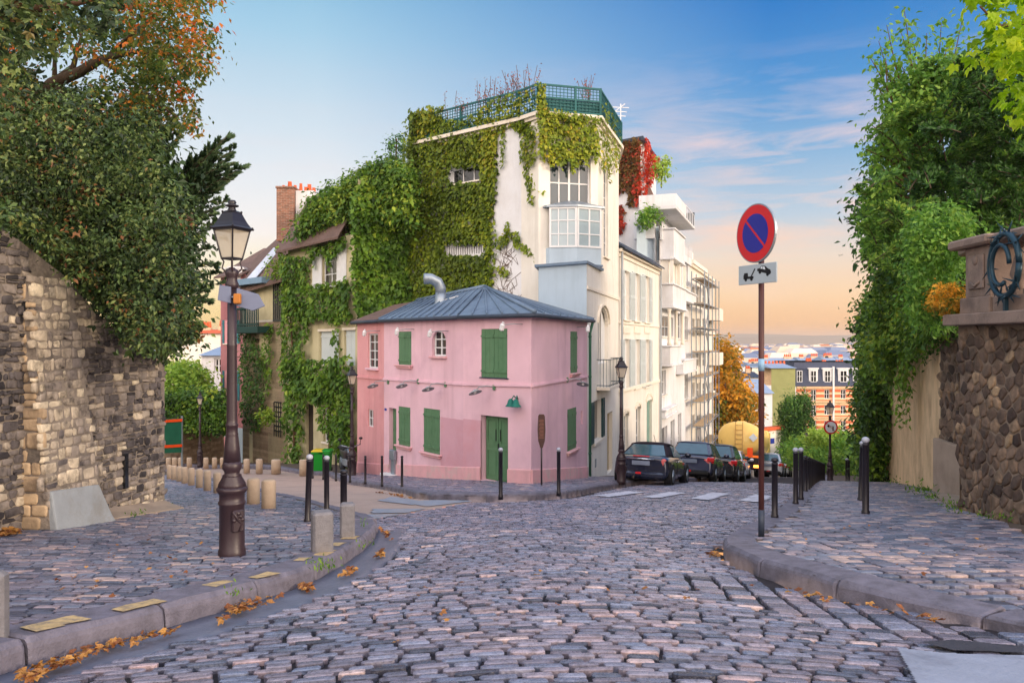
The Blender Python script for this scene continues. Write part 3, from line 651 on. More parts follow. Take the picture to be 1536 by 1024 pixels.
# white spotlights under the eaves
for f, px, py, t in ((fa['a'], 565, 500, 'by the tall salmon-wall window'), (B_, 614, 498, 'above the upper green shutters left of the arched window'), (B_, 664, 501, 'just above the arched window'), (C_, 771, 491, 'right of the large upper shutters'), (D_, 862, 494, 'on the street-side wall')):
    u, z = f.uz(px, py); g = thing('spotlight', 'white spotlight on thin arm ' + t, 'spotlight', f.pt(u, z), 'spotlights under the pink house eaves')
    b = f.mb(); b.tube([(u + .32, .0, z + .09), (u + .3, .3, z + .09), (u, .42, z + .06)], .012, 6); b.build('arm', m_greypaint, g)
    b = f.mb(); b.M = f.M() @ Matrix.Translation((u - .02, .44, z)) @ Matrix.Rotation(R(18), 4, 'Y'); b.box((0, 0, 0), (.13, .12, .2), None, .03); b.box((0, 0, .12), (.05, .05, .05)); b.build('lamp_head', m_whitew, g)
u, z = C_.uz(776, 604); g = thing('twin_wall_lamp', 'teal twin-headed wall lamp right of the green double door', 'wall lamp', C_.pt(u, z))
b = C_.mb(); b.tube([(u - .02, 0, z + .1), (u - .02, .12, z + .2), (u - .02, .2, z + .1)], .016, 6); b.tube([(u + .02, 0, z + .1), (u + .1, .12, z + .2), (u + .14, .2, z + .1)], .016, 6); b.build('arm', m_teal, g)
for du in (-.06, .14):
    b = C_.mb(); b.lathe([(.03, .12), (.07, .08), (.10, -.02), (.14, -.07), (.15, -.09), (.1, -.07)], 12, (u + du, .2, z)); b.build('shade', m_teal, g)
# roof: zinc hip in front, brown tiles on the left part
ov = .2
def eave(f, u, o=ov, z=zE + .02): p = f.pt(u, z, o); return p
A1, A2 = P(727, 431, 26.0), P(622, 452, 30.5)
def off(p, f1, f2):
    n = (f1.N + f2.N).normalized(); k = ov / max(.4, n.dot(f1.N)); return Vector((*p, zE + .02)) + n * k
eL, eM, eK, eC, eR = fa['a'].pt(-.1, zE + .02, ov), off(cM, fa['a'], B_), off(cK, B_, C_), off(cC, C_, D_), D_.pt(D_.L + .15, zE + .02, ov)
def slab(b, pts, th=.06):
    n = (pts[1] - pts[0]).cross(pts[2] - pts[0]).normalized()
    if n.z < 0: pts = pts[::-1]
    c = sum(pts, Vector()) / len(pts); k = len(pts); lo = [p - Vector((0, 0, th)) for p in pts]
    b.add([*pts, c, *lo], [(i, (i + 1) % k, k) for i in range(k)] + [(k + 1 + (i + 1) % k, k + 1 + i, i, (i + 1) % k)[::-1] for i in range(k)] + [tuple(range(2 * k, k, -1))])
eT = B_.pt(B_.u(580) - .15, zE + .02, ov) if False else eM
mid = A1.lerp(A2, .96)
b = MB(); slab(b, [eM, eK, A1, mid]); slab(b, [eK, eC, A1]); slab(b, [eC, eR, A1]); roof = b.build('zinc_roof', m_zinc, pink)
bk = Vector((*cB1, A1.z - .1)); b = MB(); slab(b, [eR, bk, A1]); slab(b, [A1, bk, Vector((*cB2, A2.z - .3)), A2]); b.build('rear_roof', m_zinc, pink)
b = MB(); slab(b, [eL, eM, mid, A2 + Vector((-.9, .6, -.1))], .07); b.build('tile_roof', m_tile, pink)
# standing seams and hip rolls
b = MB()
def seams(e0, e1, r0, r1, n):
    for i in range(n + 1):
        t = i / n; b.bar(e0.lerp(e1, t) + Vector((0, 0, .02)), r0.lerp(r1, t) + Vector((0, 0, .02)), .035, .05)
seams(eM, eK, mid, A1, 11); seams(eK, eC, A1, A1, 5); seams(eC, eR, A1, A1, 8)
b.tube([eC + Vector((0, 0, .03)), A1 + Vector((0, 0, .04))], .06, 6); b.tube([A1 + Vector((0, 0, .03)), mid + Vector((0, 0, .03))], .07, 6); b.build('seams', m_zinc, roof)
b = MB()
for a, c in ((eL, eM), (eM, eK), (eK, eC), (eC, eR)): b.tube([a + Vector((0, 0, -.07)), c + Vector((0, 0, -.07))], .06, 6)
b.build('gutter', m_zincd, pink)
b = MB(); q = D_.pt(D_.L - .02, 0, .1); g0 = gz(q.x, q.y)
b.tube([(eR.x - .05, eR.y - .12, zE - .05), (q.x, q.y, zE - .45), (q.x, q.y, g0 + .05)], .048, 8)
for zz in (zE - .6, .4, g0 + .8): b.lathe([(.06, 0), (.06, .05)], 8, (q.x, q.y, zz))
b.build('downpipe', mat('green_downpipe', s8(58, 106, 84), rough=.5, var=.15, bump=.05), pink)
# vent pipe with an elbow
v0 = P(661, 463, 26.6); b = MB(); b.lathe([(.30, -.1), (.24, .1), (.19, .3), (.185, .55)], 16, v0); b.tube([v0 + Vector((0, 0, .5)), v0 + Vector((0, 0, .7)), v0 + Vector((-.10, -.05, .92)), v0 + Vector((-.32, -.15, 1.03)), v0 + Vector((-.55, -.22, 1.02))], [.185, .19, .19, .185, .19], 14)
b.build('vent_pipe', m_galv, roof)
b = MB()
for px, py, d in ((616, 466, 27.2), (691, 452, 25.6), (724, 470, 23.2), (768, 461, 22.6), (600, 478, 27), (745, 448, 24.5)): p = P(px, py, d); b.box(p, (.12, .12, .07), None, .02)
b.build('roof_vents', m_zincd, roof)
b = MB(); p0, p1 = P(690, 445, 26.2), P(640, 460, 27.4); b.bar(p0, p1, .3, .05); b.build('roof_hatch', m_whitew, roof)
# ================================================================= CREAM CORNER TOWER WITH IVY
m_cream = mat('cream_render', s8(232, 226, 215), rough=.9, var=.06, vs=.8, bump=.1, bs=40, stain=(s8(206, 196, 176), .35, .5), streak=(s8(176, 164, 146), .4))
m_creamw = mat('white_render', s8(222, 222, 224), rough=.9, var=.06, vs=.8, bump=.1, bs=40, stain=(s8(196, 190, 184), .4, .5), streak=(s8(168, 160, 152), .4))
m_bluew = mat('pale_blue_render', s8(176, 192, 204), rough=.9, var=.05, vs=.8, bump=.1, bs=40, stain=(s8(160, 176, 188), .4, .7), streak=(s8(140, 152, 162), .4))
m_shgrey = mat('pale_shutter_paint', s8(196, 204, 204), rough=.7, var=.06, bump=.08)
m_iron2 = mat('blue_iron', s8(48, 76, 84), rough=.5, var=.1, bump=.05, metal=.3)
m_tr = mat('trellis_paint', s8(36, 92, 94), rough=.6, var=.15, bump=.05)
m_stonetrim = mat('trim_stone', s8(232, 222, 206), rough=.85, var=.08, vs=2, bump=.15, bs=40)
t1, t2, t3, t4, t5 = px2(618, 33.6), px2(782, 29.8), px2(808, 29.0), px2(897, 29.62), px2(928, 34.1)
tower = thing('corner_tower', 'tall cream corner building half covered in ivy with an oriel window and roof trellis', 'building', (t3[0], t3[1], -4))
ZT = 10.15
F1, FC, F2, F3 = Facade(t1, t2), Facade(t2, t3), Facade(t3, t4), Facade(t4, t5)
backp = [(5.15, 38.5), (1, 44), (-4.6, 40)]
w1 = F1.rect(676, 250, 724, 273); w1b = F1.rect(670, 365, 728, 382)
b = F1.mb(); wall(b, 0, F1.L, -6, ZT, [w1, w1b], .3); b.build('left_wall', m_creamw, tower)
window(F1, w1, tower, m_whitew, m_glassd, 3, 1, .14, .05, .04, sill=m_stonetrim)
b = F1.mb(); fbox(b, w1b[0], w1b[1], w1b[2], w1b[3], -.3, -.24); g_ = b.build('grille_recess', m_glassd, tower); b = F1.mb()
for i in range(17): u = w1b[0] + (w1b[2] - w1b[0]) * (i + .5) / 17; fbox(b, u - .03, w1b[1], u + .03, w1b[3], -.1, -.04)
b.build('slats', m_creamw, g_)
b = FC.mb(); wall(b, 0, FC.L, -6, ZT); b.build('corner_wall', m_cream, tower)
w2 = F2.rect(825, 236, 886, 312)
b = F2.mb(); wall(b, 0, F2.L, -6, ZT, [w2], .25); b.build('front_wall', m_cream, tower)
ww = window(F2, w2, tower, m_whitew, m_glass, 4, 2, .16, .06, .05, sill=None, name='studio_window')
w3 = F3.rect(905.5, 250, 912, 386); F3L = Facade(px2(880, 26.6), t5)
b = F3.mb(); wall(b, 0, F3.L, 3.8, ZT, [w3], .2); b.build('street_wall', m_cream, tower)
window(F3, w3, tower, m_whitew, m_glass, 2, 6, .1, .05, .03, sill=m_stonetrim)
b = MB(); q = [t5, *backp, t1]
for p, r in zip(q, q[1:]): b.add([(*p, -8), (*r, -8), (*r, ZT), (*p, ZT)], [(0, 1, 2, 3)])
top = [t1, t2, t3, t4, t5, *backp]; b.add([(*p, ZT) for p in top], [tuple(range(len(top)))]); b.build('rear_wall', m_creamw, tower)
# lower part on the street: projecting base with zinc cap
zl = 4.34
cap0 = F3L.a + (F2.a - F3L.a) * .0
FB = Facade(px2(808, 27.9), px2(880, 26.6)); dz_ = F3L.z(905, 440)
b = FB.mb(); wall(b, 0, FB.L, -6, zl); b.build('lower_block_wall', m_bluew, tower)
aw = F3L.rect(897, 460, 912, 545); sh_ = F3L.rect(889.5, 600, 901.5, 660); nich = F3L.rect(911, 618, 918.5, 708)
b = F3L.mb(); wall(b, 0, F3L.L, -8, zl, [aw, sh_, nich], .22); b.build('street_wall', m_cream, tower)
b = MB(); pa, pb, pc = FB.pt(0, 0), FB.pt(FB.L, 0), F3L.pt(F3L.L * .42, 0)
b.add([(pa.x, pa.y, -6), (pa.x, pa.y, zl), (t3[0], t3[1] + .3, zl), (t3[0], t3[1] + .3, -6)], [(0, 1, 2, 3)]); b.build('lower_block_wall', m_bluew, tower)
b = MB(); lip = .12; qa, qb = FB.pt(-.1, 0, lip), FB.pt(FB.L + .1, 0, lip); qc = F3L.pt(F3L.L * .38, 0, lip)
b.prism([(qa.x, qa.y), (qb.x, qb.y), (qc.x, qc.y), (t4[0] - .2, t4[1] + .5), (t3[0], t3[1] + .3)], zl - .02, zl + .07); b.build('zinc_cap', m_zinc, tower)
# the part of the street wall above the cap, coplanar front set back a little
b = F3L.mb(); z = F3L.z(905, 440); fbox(b, 0.05, z - .06, F3L.L, z + .06, 0, .05); b.build('string_course', m_stonetrim, tower)
window(F3L, (aw[0], aw[1], aw[2], aw[3] - .1), tower, m_whitew, m_glassd, 2, 1, .14, .06, .05, name='arched_window', curtain=m_whitew)
b = F3L.mb(); um, rw = (aw[0] + aw[2]) / 2, (aw[2] - aw[0]) / 2; arc = [(um + rw * math.cos(t), aw[3] - .62 * rw + rw * .6 * math.sin(t)) for t in np.linspace(0, math.pi, 13)]
for side in (0, 1):
    cor = (aw[2], aw[3] + .01) if side == 0 else (aw[0], aw[3] + .01)
    pts = arc[:7] if side == 0 else arc[6:]
    for p, q in zip(pts, pts[1:]): b.add([(cor[0], .003, cor[1]), (p[0], .003, p[1]), (q[0], .003, q[1]), (p[0], -.12, p[1]), (q[0], -.12, q[1])], [(0, 1, 2), (1, 3, 4, 2)])
for p, q in zip(arc, arc[1:]): b.bar((p[0] * 1.0 + (p[0] - um) * .12, .03, p[1] + .1), (q[0] + (q[0] - um) * .12, .03, q[1] + .1), .1, .06)
b.build('arch_head', m_stonetrim, tower)
# little balcony
def balcony(fac, u0, u1, z0, h, d, parent, mi, ms, n=9, name='balcony'):
    s = fac.mb(); fbox(s, u0, z0 - .12, u1, z0, .002, d, .01); s = s.build(name, ms, parent)
    b = fac.mb()
    for z in (z0 + .06, z0 + h): b.bar((u0 + .03, d - .04, z), (u1 - .03, d - .04, z), .03); b.bar((u0 + .03, 0, z), (u0 + .03, d - .04, z), .03); b.bar((u1 - .03, 0, z), (u1 - .03, d - .04, z), .03)
    for i in range(n + 1): u = u0 + .03 + (u1 - u0 - .06) * i / n; b.bar((u, d - .04, z0), (u, d - .04, z0 + h), .018)
    for k in range(1, 4):
        for u in (u0 + .03, u1 - .03): b.bar((u, d * k / 4, z0), (u, d * k / 4, z0 + h), .018)
    b.build('railing', mi, s); return s
q = F3L.rect(895, 538, 916, 577); balcony(F3L, q[0], q[2], q[1], q[3] - q[1], .5, tower, m_iron2, m_stonetrim)
b = F3L.mb(); fbox(b, sh_[0], sh_[1], sh_[2], sh_[3], -.2, -.15); b.build('dark_window', m_glassd, tower)
mds = mat('dark_teal_shutter', s8(24, 70, 76), rough=.55, var=.1, bump=.05)
shutter(F3L, sh_[0] - .62, sh_[1], sh_[0] - .02, sh_[3], .01, tower, mds, True); shutter(F3L, sh_[2] + .02, sh_[1], sh_[2] + .62, sh_[3], .01, tower, mds, True)
b = F3L.mb(); fbox(b, sh_[0] - .1, sh_[1] - .1, sh_[2] + .1, sh_[1], 0, .1, .01); b.build('sill', m_stonetrim, tower)
b = F3L.mb(); fbox(b, nich[0], nich[1], nich[2], nich[3], -.21, -.16); b.build('door', mat('ochre_door', s8(166, 140, 92), rough=.7, var=.1), tower)
b = F3L.mb(); u, z = F3L.uz(893, 694); fbox(b, u - .1, z - .15, u + .1, z + .15, 0, .03); b.build('vent_grille', m_greypaint, tower)
# oriel
zo0, zo1 = F2.z(860, 398), F2.z(860, 314)
ua, um_, ub = F2.u(819), F2.u(861), F2.u(898)
po = [F2.pt(ua, 0, .0), F2.pt(ua + .06, 0, .22), F2.pt(um_ - .1, 0, .62), F2.pt(ub - .06, 0, .42), F2.pt(ub, 0, 0)]
ori = thing('dummy', '', ''); bpy.data.objects.remove(ori)
b = MB(); b.prism([(p.x, p.y) for p in po], zo0, zo0 + .62); oriel = b.build('oriel', m_bluew, tower)
for i, (n_, m_) in enumerate(((0, 0), (3, 3), (2, 3), (0, 0))):
    if not n_: continue
    ff = Facade(po[i], po[i + 1]); wd = window(ff, (.0, zo0 + .62, ff.L, zo1), oriel, m_whitew, mat('oriel_glass', s8(150, 168, 176), rough=.12, var=.15, vs=1, bump=0, spec=.8), n_, 3, -.03, .075, .04, name='oriel_window')
b = MB(); c_ = (po[0] + po[-1]) / 2
ex = [c_ + (p - c_) * 1.12 for p in po]
b.prism([(p.x, p.y) for p in ex], zo1, zo1 + .07); b.loft([[Vector((p.x, p.y, zo1 + .07)) for p in ex], [Vector(((c_ + (p - c_) * .25).x, (c_ + (p - c_) * .25).y, zo1 + .3)) for p in po]], smooth=False); b.build('oriel_roof', m_galv, oriel)
b = MB(); ex = [c_ + (p - c_) * 1.06 for p in po]; b.prism([(p.x, p.y) for p in ex], zo0 - .07, zo0); b.build('oriel_base', m_zinc, oriel)
# cornice and roof trellis
b = MB(); cor = []
ring = [Vector((*p, 0)) for p in (t1, t2, t3, t4, t5, (5.05, 38.5))]
def offs(ring, o):
    out = []
    for i, p in enumerate(ring):
        n = Vector()
        for a, c in ((i - 1, i), (i, i + 1)):
            if a < 0 or c >= len(ring): continue
            d = (ring[c] - ring[a]).normalized(); n += Vector((d.y, -d.x, 0))
        n.normalize(); out.append(p + n * o)
    return out
o1, o0 = offs(ring, .22), offs(ring, -.3)
for i in range(len(ring) - 1):
    for a, c, z0, z1 in ((o1, o0, ZT + .0, ZT + .14), (offs(ring, .1), o0, ZT - .12, ZT)):
        q = [a[i], a[i + 1], c[i + 1], c[i]]; b.prism([(p.x, p.y) for p in q], z0 + .003 * (i % 2), z1 + .003 * (i % 2))
b.build('cornice', m_stonetrim, tower)
ring2 = offs(ring, .12); zt0, zt1 = ZT + .16, ZT + 1.16
for i in range(len(ring2) - 1):
    a, c = ring2[i], ring2[i + 1]
    ff = Facade(a, c); b = ff.mb(); n = max(4, int(ff.L / .14))
    for k in range(n + 1): u = ff.L * k / n; b.bar((u, .0, zt0 + (.0)), (u, 0, zt1), .022)
    for k in range(9): z = zt0 + (zt1 - zt0) * k / 8; b.bar((0, .014, z), (ff.L, .014, z), .022)
    for z in (zt0 + .03, zt0 + .52, zt1): b.bar((0, 0, z), (ff.L, 0, z), .07)
    for k in range(int(ff.L / 1.5) + 2): u = min(ff.L, k * 1.5); b.bar((u, 0, zt0 - .05), (u, 0, zt1 + .04), .08)
    if i in (0, 2): fbox(b, 0.1 if i == 2 else ff.L * .03, zt0, ff.L if i == 2 else ff.L * .3, zt0 + .48, -.05, -.03)
    b.build('trellis', m_tr, tower)
ant = thing('aerial', 'thin white television aerial on the tower roof beside the trellis', 'aerial', P(931, 200, 36)); b = MB(); p = P(931, 204, 36); b.bar(p + Vector((0, 0, -.6)), p + Vector((0, 0, 1.5)), .04)
for i, (dz, l) in enumerate(((1.35, .8), (1.15, .6), (.95, .5))): b.bar(p + Vector((-l / 2, 0, dz)), p + Vector((l / 2, .1, dz)), .03)
b.bar(p + Vector((-.6, 0, .9)), p + Vector((0.2, 0, 1.5)), .03); b.build('mast', m_whitew, ant)

# ================================================================= VINE-COVERED HOUSE, TIMBERED HOUSE, FAR PINK HOUSE
def brickmat(nm, c1, c2, mo, w, h):
    m = mat(nm, c1, rough=.95, var=.25, vs=4, bump=.5, bs=20); nt = m.node_tree; p = next(n for n in nt.nodes if n.type == 'BSDF_PRINCIPLED')
    tc = nd(nt, 'ShaderNodeTexCoord'); sp = nd(nt, 'ShaderNodeSeparateXYZ'); nt.links.new(tc.outputs['Object'], sp.inputs[0]); cb = nd(nt, 'ShaderNodeCombineXYZ')
    nt.links.new(mathn(nt, 'ADD', sp.outputs[0], sp.outputs[1]), cb.inputs[0]); nt.links.new(sp.outputs[2], cb.inputs[1])
    n = nd(nt, 'ShaderNodeTexNoise', Scale=5.); nt.links.new(tc.outputs['Object'], n.inputs['Vector']); v = nd(nt, 'ShaderNodeVectorMath', operation='MULTIPLY_ADD'); nt.links.new(n.outputs['Color'], v.inputs[0]); v.inputs[1].default_value = (.09, .09, 0); nt.links.new(cb.outputs[0], v.inputs[2])
    br = nd(nt, 'ShaderNodeTexBrick'); nt.links.new(v.outputs[0], br.inputs['Vector'])
    for k, q in (('Color1', c1), ('Color2', c2), ('Mortar', mo)): br.inputs[k].default_value = (*q, 1)
    br.inputs['Scale'].default_value = 1; br.inputs['Brick Width'].default_value = w; br.inputs['Row Height'].default_value = h; br.inputs['Mortar Size'].default_value = .012; br.inputs['Bias'].default_value = -.1
    old = p.inputs['Base Color'].links[0].from_node; mul = [k for k in nt.nodes if k.type == 'MIX'][0]; nt.links.new(br.outputs['Color'], mul.inputs[6]); return m
m_bark = mat('bark', s8(84, 70, 58), rough=.95, var=.3, vs=5, bump=.7, bs=20, stretch=(3, 3, .6))
m_wallcream = mat('old_cream_render', s8(196, 186, 150), rough=.9, var=.1, vs=1, bump=.15, stain=(s8(160, 148, 116), .5, .8), streak=(s8(128, 116, 92), .5))
m_rstone = brickmat('rough_stone', s8(190, 164, 138), s8(138, 112, 94), s8(150, 134, 118), .34, .16)
m_brick = brickmat('chimney_brick', s8(150, 100, 80), s8(110, 76, 64), s8(150, 134, 120), .3, .09)
m_pot = mat('terracotta', s8(206, 98, 60), rough=.85, var=.15, bump=.1)
v1, v2, v3 = px2(432, 39), px2(537, 33), px2(620, 34)
vine_house = thing('vine_house', 'cream house smothered in green vines with pale shutters left of the pink house', 'house', (*v1, -5))
VH, V2 = Facade(v1, v2), Facade(v2, v3); ze = 6.3
up = VH.rect(484, 372, 506, 430); md1 = VH.rect(479, 497, 508, 548); md2 = VH.rect(516, 495, 533, 548); lo1 = VH.rect(485, 612, 503, 664); ld = VH.rect(459, 606, 470, 700)
b = VH.mb(); wall(b, 0, VH.L, -7, ze, [up, md1, md2, lo1, ld], .2); b.build('wall', m_wallcream, vine_house)
window(VH, up, vine_house, m_whitew, m_glassd, 2, 3, .1, .06, .04, sill=m_stonetrim)
shutter(VH, up[0] - 1.05, up[1], up[0] - .02, up[3], .01, vine_house, m_whitew); shutter(VH, up[2] + .02, up[1], up[2] + .95, up[3], .01, vine_house, m_whitew)
for r in (md1, md2):
    m_ = (r[0] + r[2]) / 2; shutter(VH, r[0] + .02, r[1], m_ - .01, r[3], -.14, vine_house, m_shgrey); shutter(VH, m_ + .01, r[1], r[2] - .02, r[3], -.14, vine_house, m_shgrey)
    b = VH.mb(); fbox(b, r[0] - .08, r[3], r[2] + .08, r[3] + .12, 0, .06, .01); b.build('lintel', m_stonetrim, vine_house)
window(VH, lo1, vine_house, m_whitew, m_glassd, 2, 3, .12, .06, .04, sill=m_stonetrim)
b = VH.mb(); fbox(b, ld[0], ld[1], ld[2], ld[3], -.2, -.14); b.build('door', mat('dark_door', s8(60, 50, 44), rough=.6), vine_house)
b = V2.mb(); wall(b, 0, V2.L, -7, 8.6); b.build('wall', m_wallcream, vine_house)
b = MB(); q = [v3, (-4.6, 40), (-9, 45), v1]
for p, r in zip(q, q[1:]): b.add([(*p, -7), (*r, -7), (*r, 6.3), (*p, 6.3)], [(0, 1, 2, 3)])
b.add([(*v2, 8.6), (*v3, 8.6), (-4.6, 40, 8.6), (v2[0] + .3, v2[1] + 6, 8.6)], [(0, 1, 2, 3)])
b.add([(*v2, 6), (*v2, 8.6), (v2[0] - 0.6, v2[1] + 6, 8.6), (v2[0] - .6, v2[1] + 6, 6)], [(0, 1, 2, 3)]); b.build('rear_wall', m_wallcream, vine_house)
rg0, rg1 = P(462, 300, 42.5), P(560, 262, 38.5)
b = MB(); slab(b, [VH.pt(-.3, ze - .12, .55), VH.pt(VH.L - .8, ze - .12, .55), rg1, rg0], .1); slab(b, [rg0, rg1, Vector((-4.6, 44, 6.2)), Vector((-10, 48, 6.2))], .1); b.build('tile_roof', m_tile, vine_house)
pv_ = [P(581, 262, 35), P(622, 238, 35), P(622, 240, 38), P(590, 255, 38)]
b = MB(); slab(b, [P(580, 258, 34.5), P(622, 244, 34.5), P(622, 244, 37), P(580, 258, 37)], .28); b.build('terrace_roof', m_zincd, vine_house)
ff = Facade(px2(584, 34.8), px2(616, 34.8)); b = ff.mb()
for k in range(9): b.bar((ff.L * k / 8, 0, 8.5), (ff.L * k / 8, 0, 9.15), .03)
for k in range(5): b.bar((0, 0, 8.52 + .16 * k), (ff.L, 0, 8.52 + .16 * k), .03)
b.build('lattice', m_whitew, vine_house)
ch = P(434, 352, 43); b = MB(); b.box(ch + Vector((0, 0, 1.0)), (.95, 1.6, 2.9)); b.box(ch + Vector((0, 0, 2.5)), (1.05, 1.7, .12), None, .02); chim = b.build('chimney', m_brick, vine_house)
b = MB(); b.box(ch + Vector((1.0, .3, 1.0)), (1.0, 1.6, 2.75)); b.build('chimney', m_creamw, vine_house)
for dx, h, r in ((-.35, .22, .08), (.0, .42, .12), (.3, .22, .09), (.62, .5, .09), (.9, .3, .1), (1.1, .45, .12), (1.35, .26, .1)):
    b = MB(); b.lathe([(r, 0), (r * 1.2, .05), (r * .85, h - .05), (r, h)], 10, ch + Vector((dx, .1, 2.56 if dx < .5 else 2.38))); b.build('chimney_pot', m_pot, chim)
# timbered house
h1, h2 = px2(364, 43), px2(440, 39)
TH = Facade(h1, h2); tim = thing('timbered_house', 'half-timbered house with brown tiled roof, dark green balcony and stone ground floor', 'house', (*h1, -5))
zth = 5.0
wv = TH.rect(384, 420, 409, 480); wb = TH.rect(389, 496, 402, 538); wg = TH.rect(413, 603, 423, 646); dk_ = TH.rect(374, 645, 379, 697)
zj = TH.z(424, 482)
b = TH.mb(); wall(b, 0, TH.L, zj, zth, [wv], .6); b.build('upper_wall', m_cream, tim)
b = TH.mb(); wall(b, 0, TH.L, -7, zj, [wb, wg, dk_], .25); b.build('stone_wall', m_rstone, tim)
mtb = mat('dark_timber', s8(58, 60, 56), rough=.8, var=.2, bump=.2, bs=30)
b = TH.mb(); u0 = TH.u(411)
for i in range(11): u = u0 + (TH.L - u0) * i / 10; fbox(b, u - .045, zj, u + .045, zth, 0, .05)
for z in (zj, (zj + zth) / 2 - .1, zth - .1): fbox(b, u0, z, TH.L, z + .12, 0, .06)
b.build('timber_frame', mtb, tim)
window(TH, wv, tim, m_whitew, m_glass, 2, 2, .5, .06, .05); window(TH, wb, tim, mat('blue_frame', s8(92, 134, 160), rough=.6), m_glassd, 1, 2, .1, .12, .05)
b = TH.mb(); fbox(b, wg[0], wg[1], wg[2], wg[3], -.2, -.12)
gg = b.build('barred_window', m_glassd, tim); b = TH.mb()
for i in range(7): z = wg[1] + (wg[3] - wg[1]) * i / 6; fbox(b, wg[0], z - .03, wg[2], z + .03, .02, .06)
for i in range(4): u = wg[0] + (wg[2] - wg[0]) * i / 3; fbox(b, u - .025, wg[1] - .3, u + .025, wg[3], .06, .09)
b.build('bars', m_iron, gg)
b = TH.mb(); fbox(b, dk_[0], dk_[1], dk_[2], dk_[3], -.22, -.15); b.build('door', m_teal, tim)
q = TH.rect(368, 463, 410, 490); bs = TH.mb(); fbox(bs, q[0], q[1] - .35, q[2], q[1], 0.002, .9, .02)
bal = bs.build('balcony', mat('bottle_green_wood', s8(22, 58, 54), rough=.6, var=.2, bump=.15), tim); b = TH.mb()
for z in (q[1] + .1, q[3]): b.bar((q[0], .85, z), (q[2], .85, z), .09); b.bar((q[0], 0, z), (q[0], .85, z), .08)
for i in range(17): u = q[0] + (q[2] - q[0]) * i / 16; b.bar((u, .85, q[1]), (u, .85, q[3]), .045)
for i in range(4): b.bar((q[0], .25 * i, q[1]), (q[0], .25 * i, q[3]), .045)
b.build('railing', bpy.data.materials['bottle_green_wood'], bal)
b = TH.mb(); fbox(b, -.2, zth - .32, TH.u(411), zth, .0, .7); b.build('fascia', mat('blue_grey_paint', s8(122, 150, 174), rough=.7, var=.1), tim)
ra, rb_ = P(360, 436, 43), P(443, 400, 38.2); rt0, rt1 = P(424, 350, 47), P(452, 345, 44)
b = MB(); slab(b, [P(358, 438, 42.2), P(445, 412, 37.9), rt1, rt0], .12); slab(b, [P(358, 438, 42.2), rt0, P(338, 428, 52)], .1); b.build('tile_roof', m_tile, tim)
b = MB(); b.bar(P(374, 424, 41.6) + Vector((0, 0, .1)), P(416, 376, 44.4) + Vector((0, 0, .15)), .5, .06); b.build('roof_flashing', mat('lead_white', s8(200, 208, 220), rough=.6, var=.1), tim)
b = MB(); b.prism([h1, h2, (-9.2, 46), (-15, 50)], -7, zth - .15); b.build('rear_wall', m_wallcream, tim)
f0, f1 = px2(331, 47.5), px2(369, 45.5)
PF = Facade(f0, f1); pf = thing('far_pink_house', 'tall narrow pink house with blue-green shutters far down the left street', 'house', (*f0, -5))
zf_ = 5.6; wins = [PF.rect(337, 480, 342, 515), PF.rect(337, 556, 342, 600), PF.rect(350, 480, 356, 515), PF.rect(350, 556, 356, 600)]
mpf = mat('far_pink_render', s8(226, 158, 164), rough=.9, var=.08, vs=1)
b = PF.mb(); wall(b, 0, PF.L, PF.z(350, 640), zf_, wins, .2); b.build('wall', mpf, pf)
b = PF.mb(); dd = PF.rect(334, 655, 342, 706); wall(b, 0, PF.L, -8, PF.z(350, 640), [dd], .2, .02); b.build('ground_floor_wall', m_bluew, pf)
b = PF.mb(); fbox(b, dd[0], dd[1], dd[2], dd[3], -.2, -.15); b.build('door', m_shgrey, pf)
mts = mat('blue_green_shutter', s8(64, 128, 138), rough=.6, var=.1)
for r in wins:
    window(PF, r, pf, m_whitew, m_glassd, 2, 2, .1, .04, .03, sill=m_stonetrim)
    shutter(PF, r[0] - .2, r[1], r[0] - .01, r[3], .01, pf, mts); shutter(PF, r[2] + .01, r[1], r[2] + .3, r[3], .01, pf, mts)
b = MB(); b.prism([f0, f1, (-13, 54), (-18.5, 56)], -8, zf_ - .05); b.build('rear_wall', mpf, pf)
b = MB(); slab(b, [PF.pt(-.3, zf_, .3), PF.pt(PF.L + .1, zf_, .3), Vector((-14.5, 52, 8)), Vector((-17, 52.5, 8))], .1); b.build('roof', m_tile, pf)
b = MB(); b.box(P(357, 418, 46.5), (.9, 1.2, 1.4)); b.box(P(356, 404, 46.5), (1.3, 1.3, .1)); b.build('dormer', m_whitew, pf)

# ================================================================= WHITE STREET ROW
wh0, wh1 = (t5[0] + .02, t5[1] + .06), px2(989, 43.8)
WH = Facade(wh0, wh1); wr = thing('white_row_house', 'long white street house with three columns of pale shuttered windows', 'house', (*wh0, -6))
zw = 5.75; holes = []; cols = ((934.5, 945), (950.5, 960.5), (966, 975))
for x0, x1 in cols:
    m_ = (x0 + x1) / 2; k = (m_ - 927) / 62
    holes += [WH.rect(x0 + 1, 403 + 16 * k, x1 - 1, 478 + 8 * k), WH.rect(x0 + 1, 508 + 2 * k, x1 - 1, 585 - 8 * k)]
gh = [WH.rect(936, 620, 942.5, 690), WH.rect(954, 610, 960.5, 676), WH.rect(970, 600, 978, 690)]
b = WH.mb(); wall(b, 0, WH.L, -9, zw, holes + gh, .22); b.build('wall', m_cream, wr)
for r in holes:
    window(WH, r, wr, m_whitew, m_glassd, 2, 4, .14, .05, .03, sill=m_stonetrim, curtain=m_whitew)
    w_ = (r[2] - r[0]) * .5; shutter(WH, r[0] - w_, r[1], r[0] - .01, r[3], .01, wr, m_shgrey, True); shutter(WH, r[2] + .01, r[1], r[2] + w_, r[3], .01, wr, m_shgrey, True)
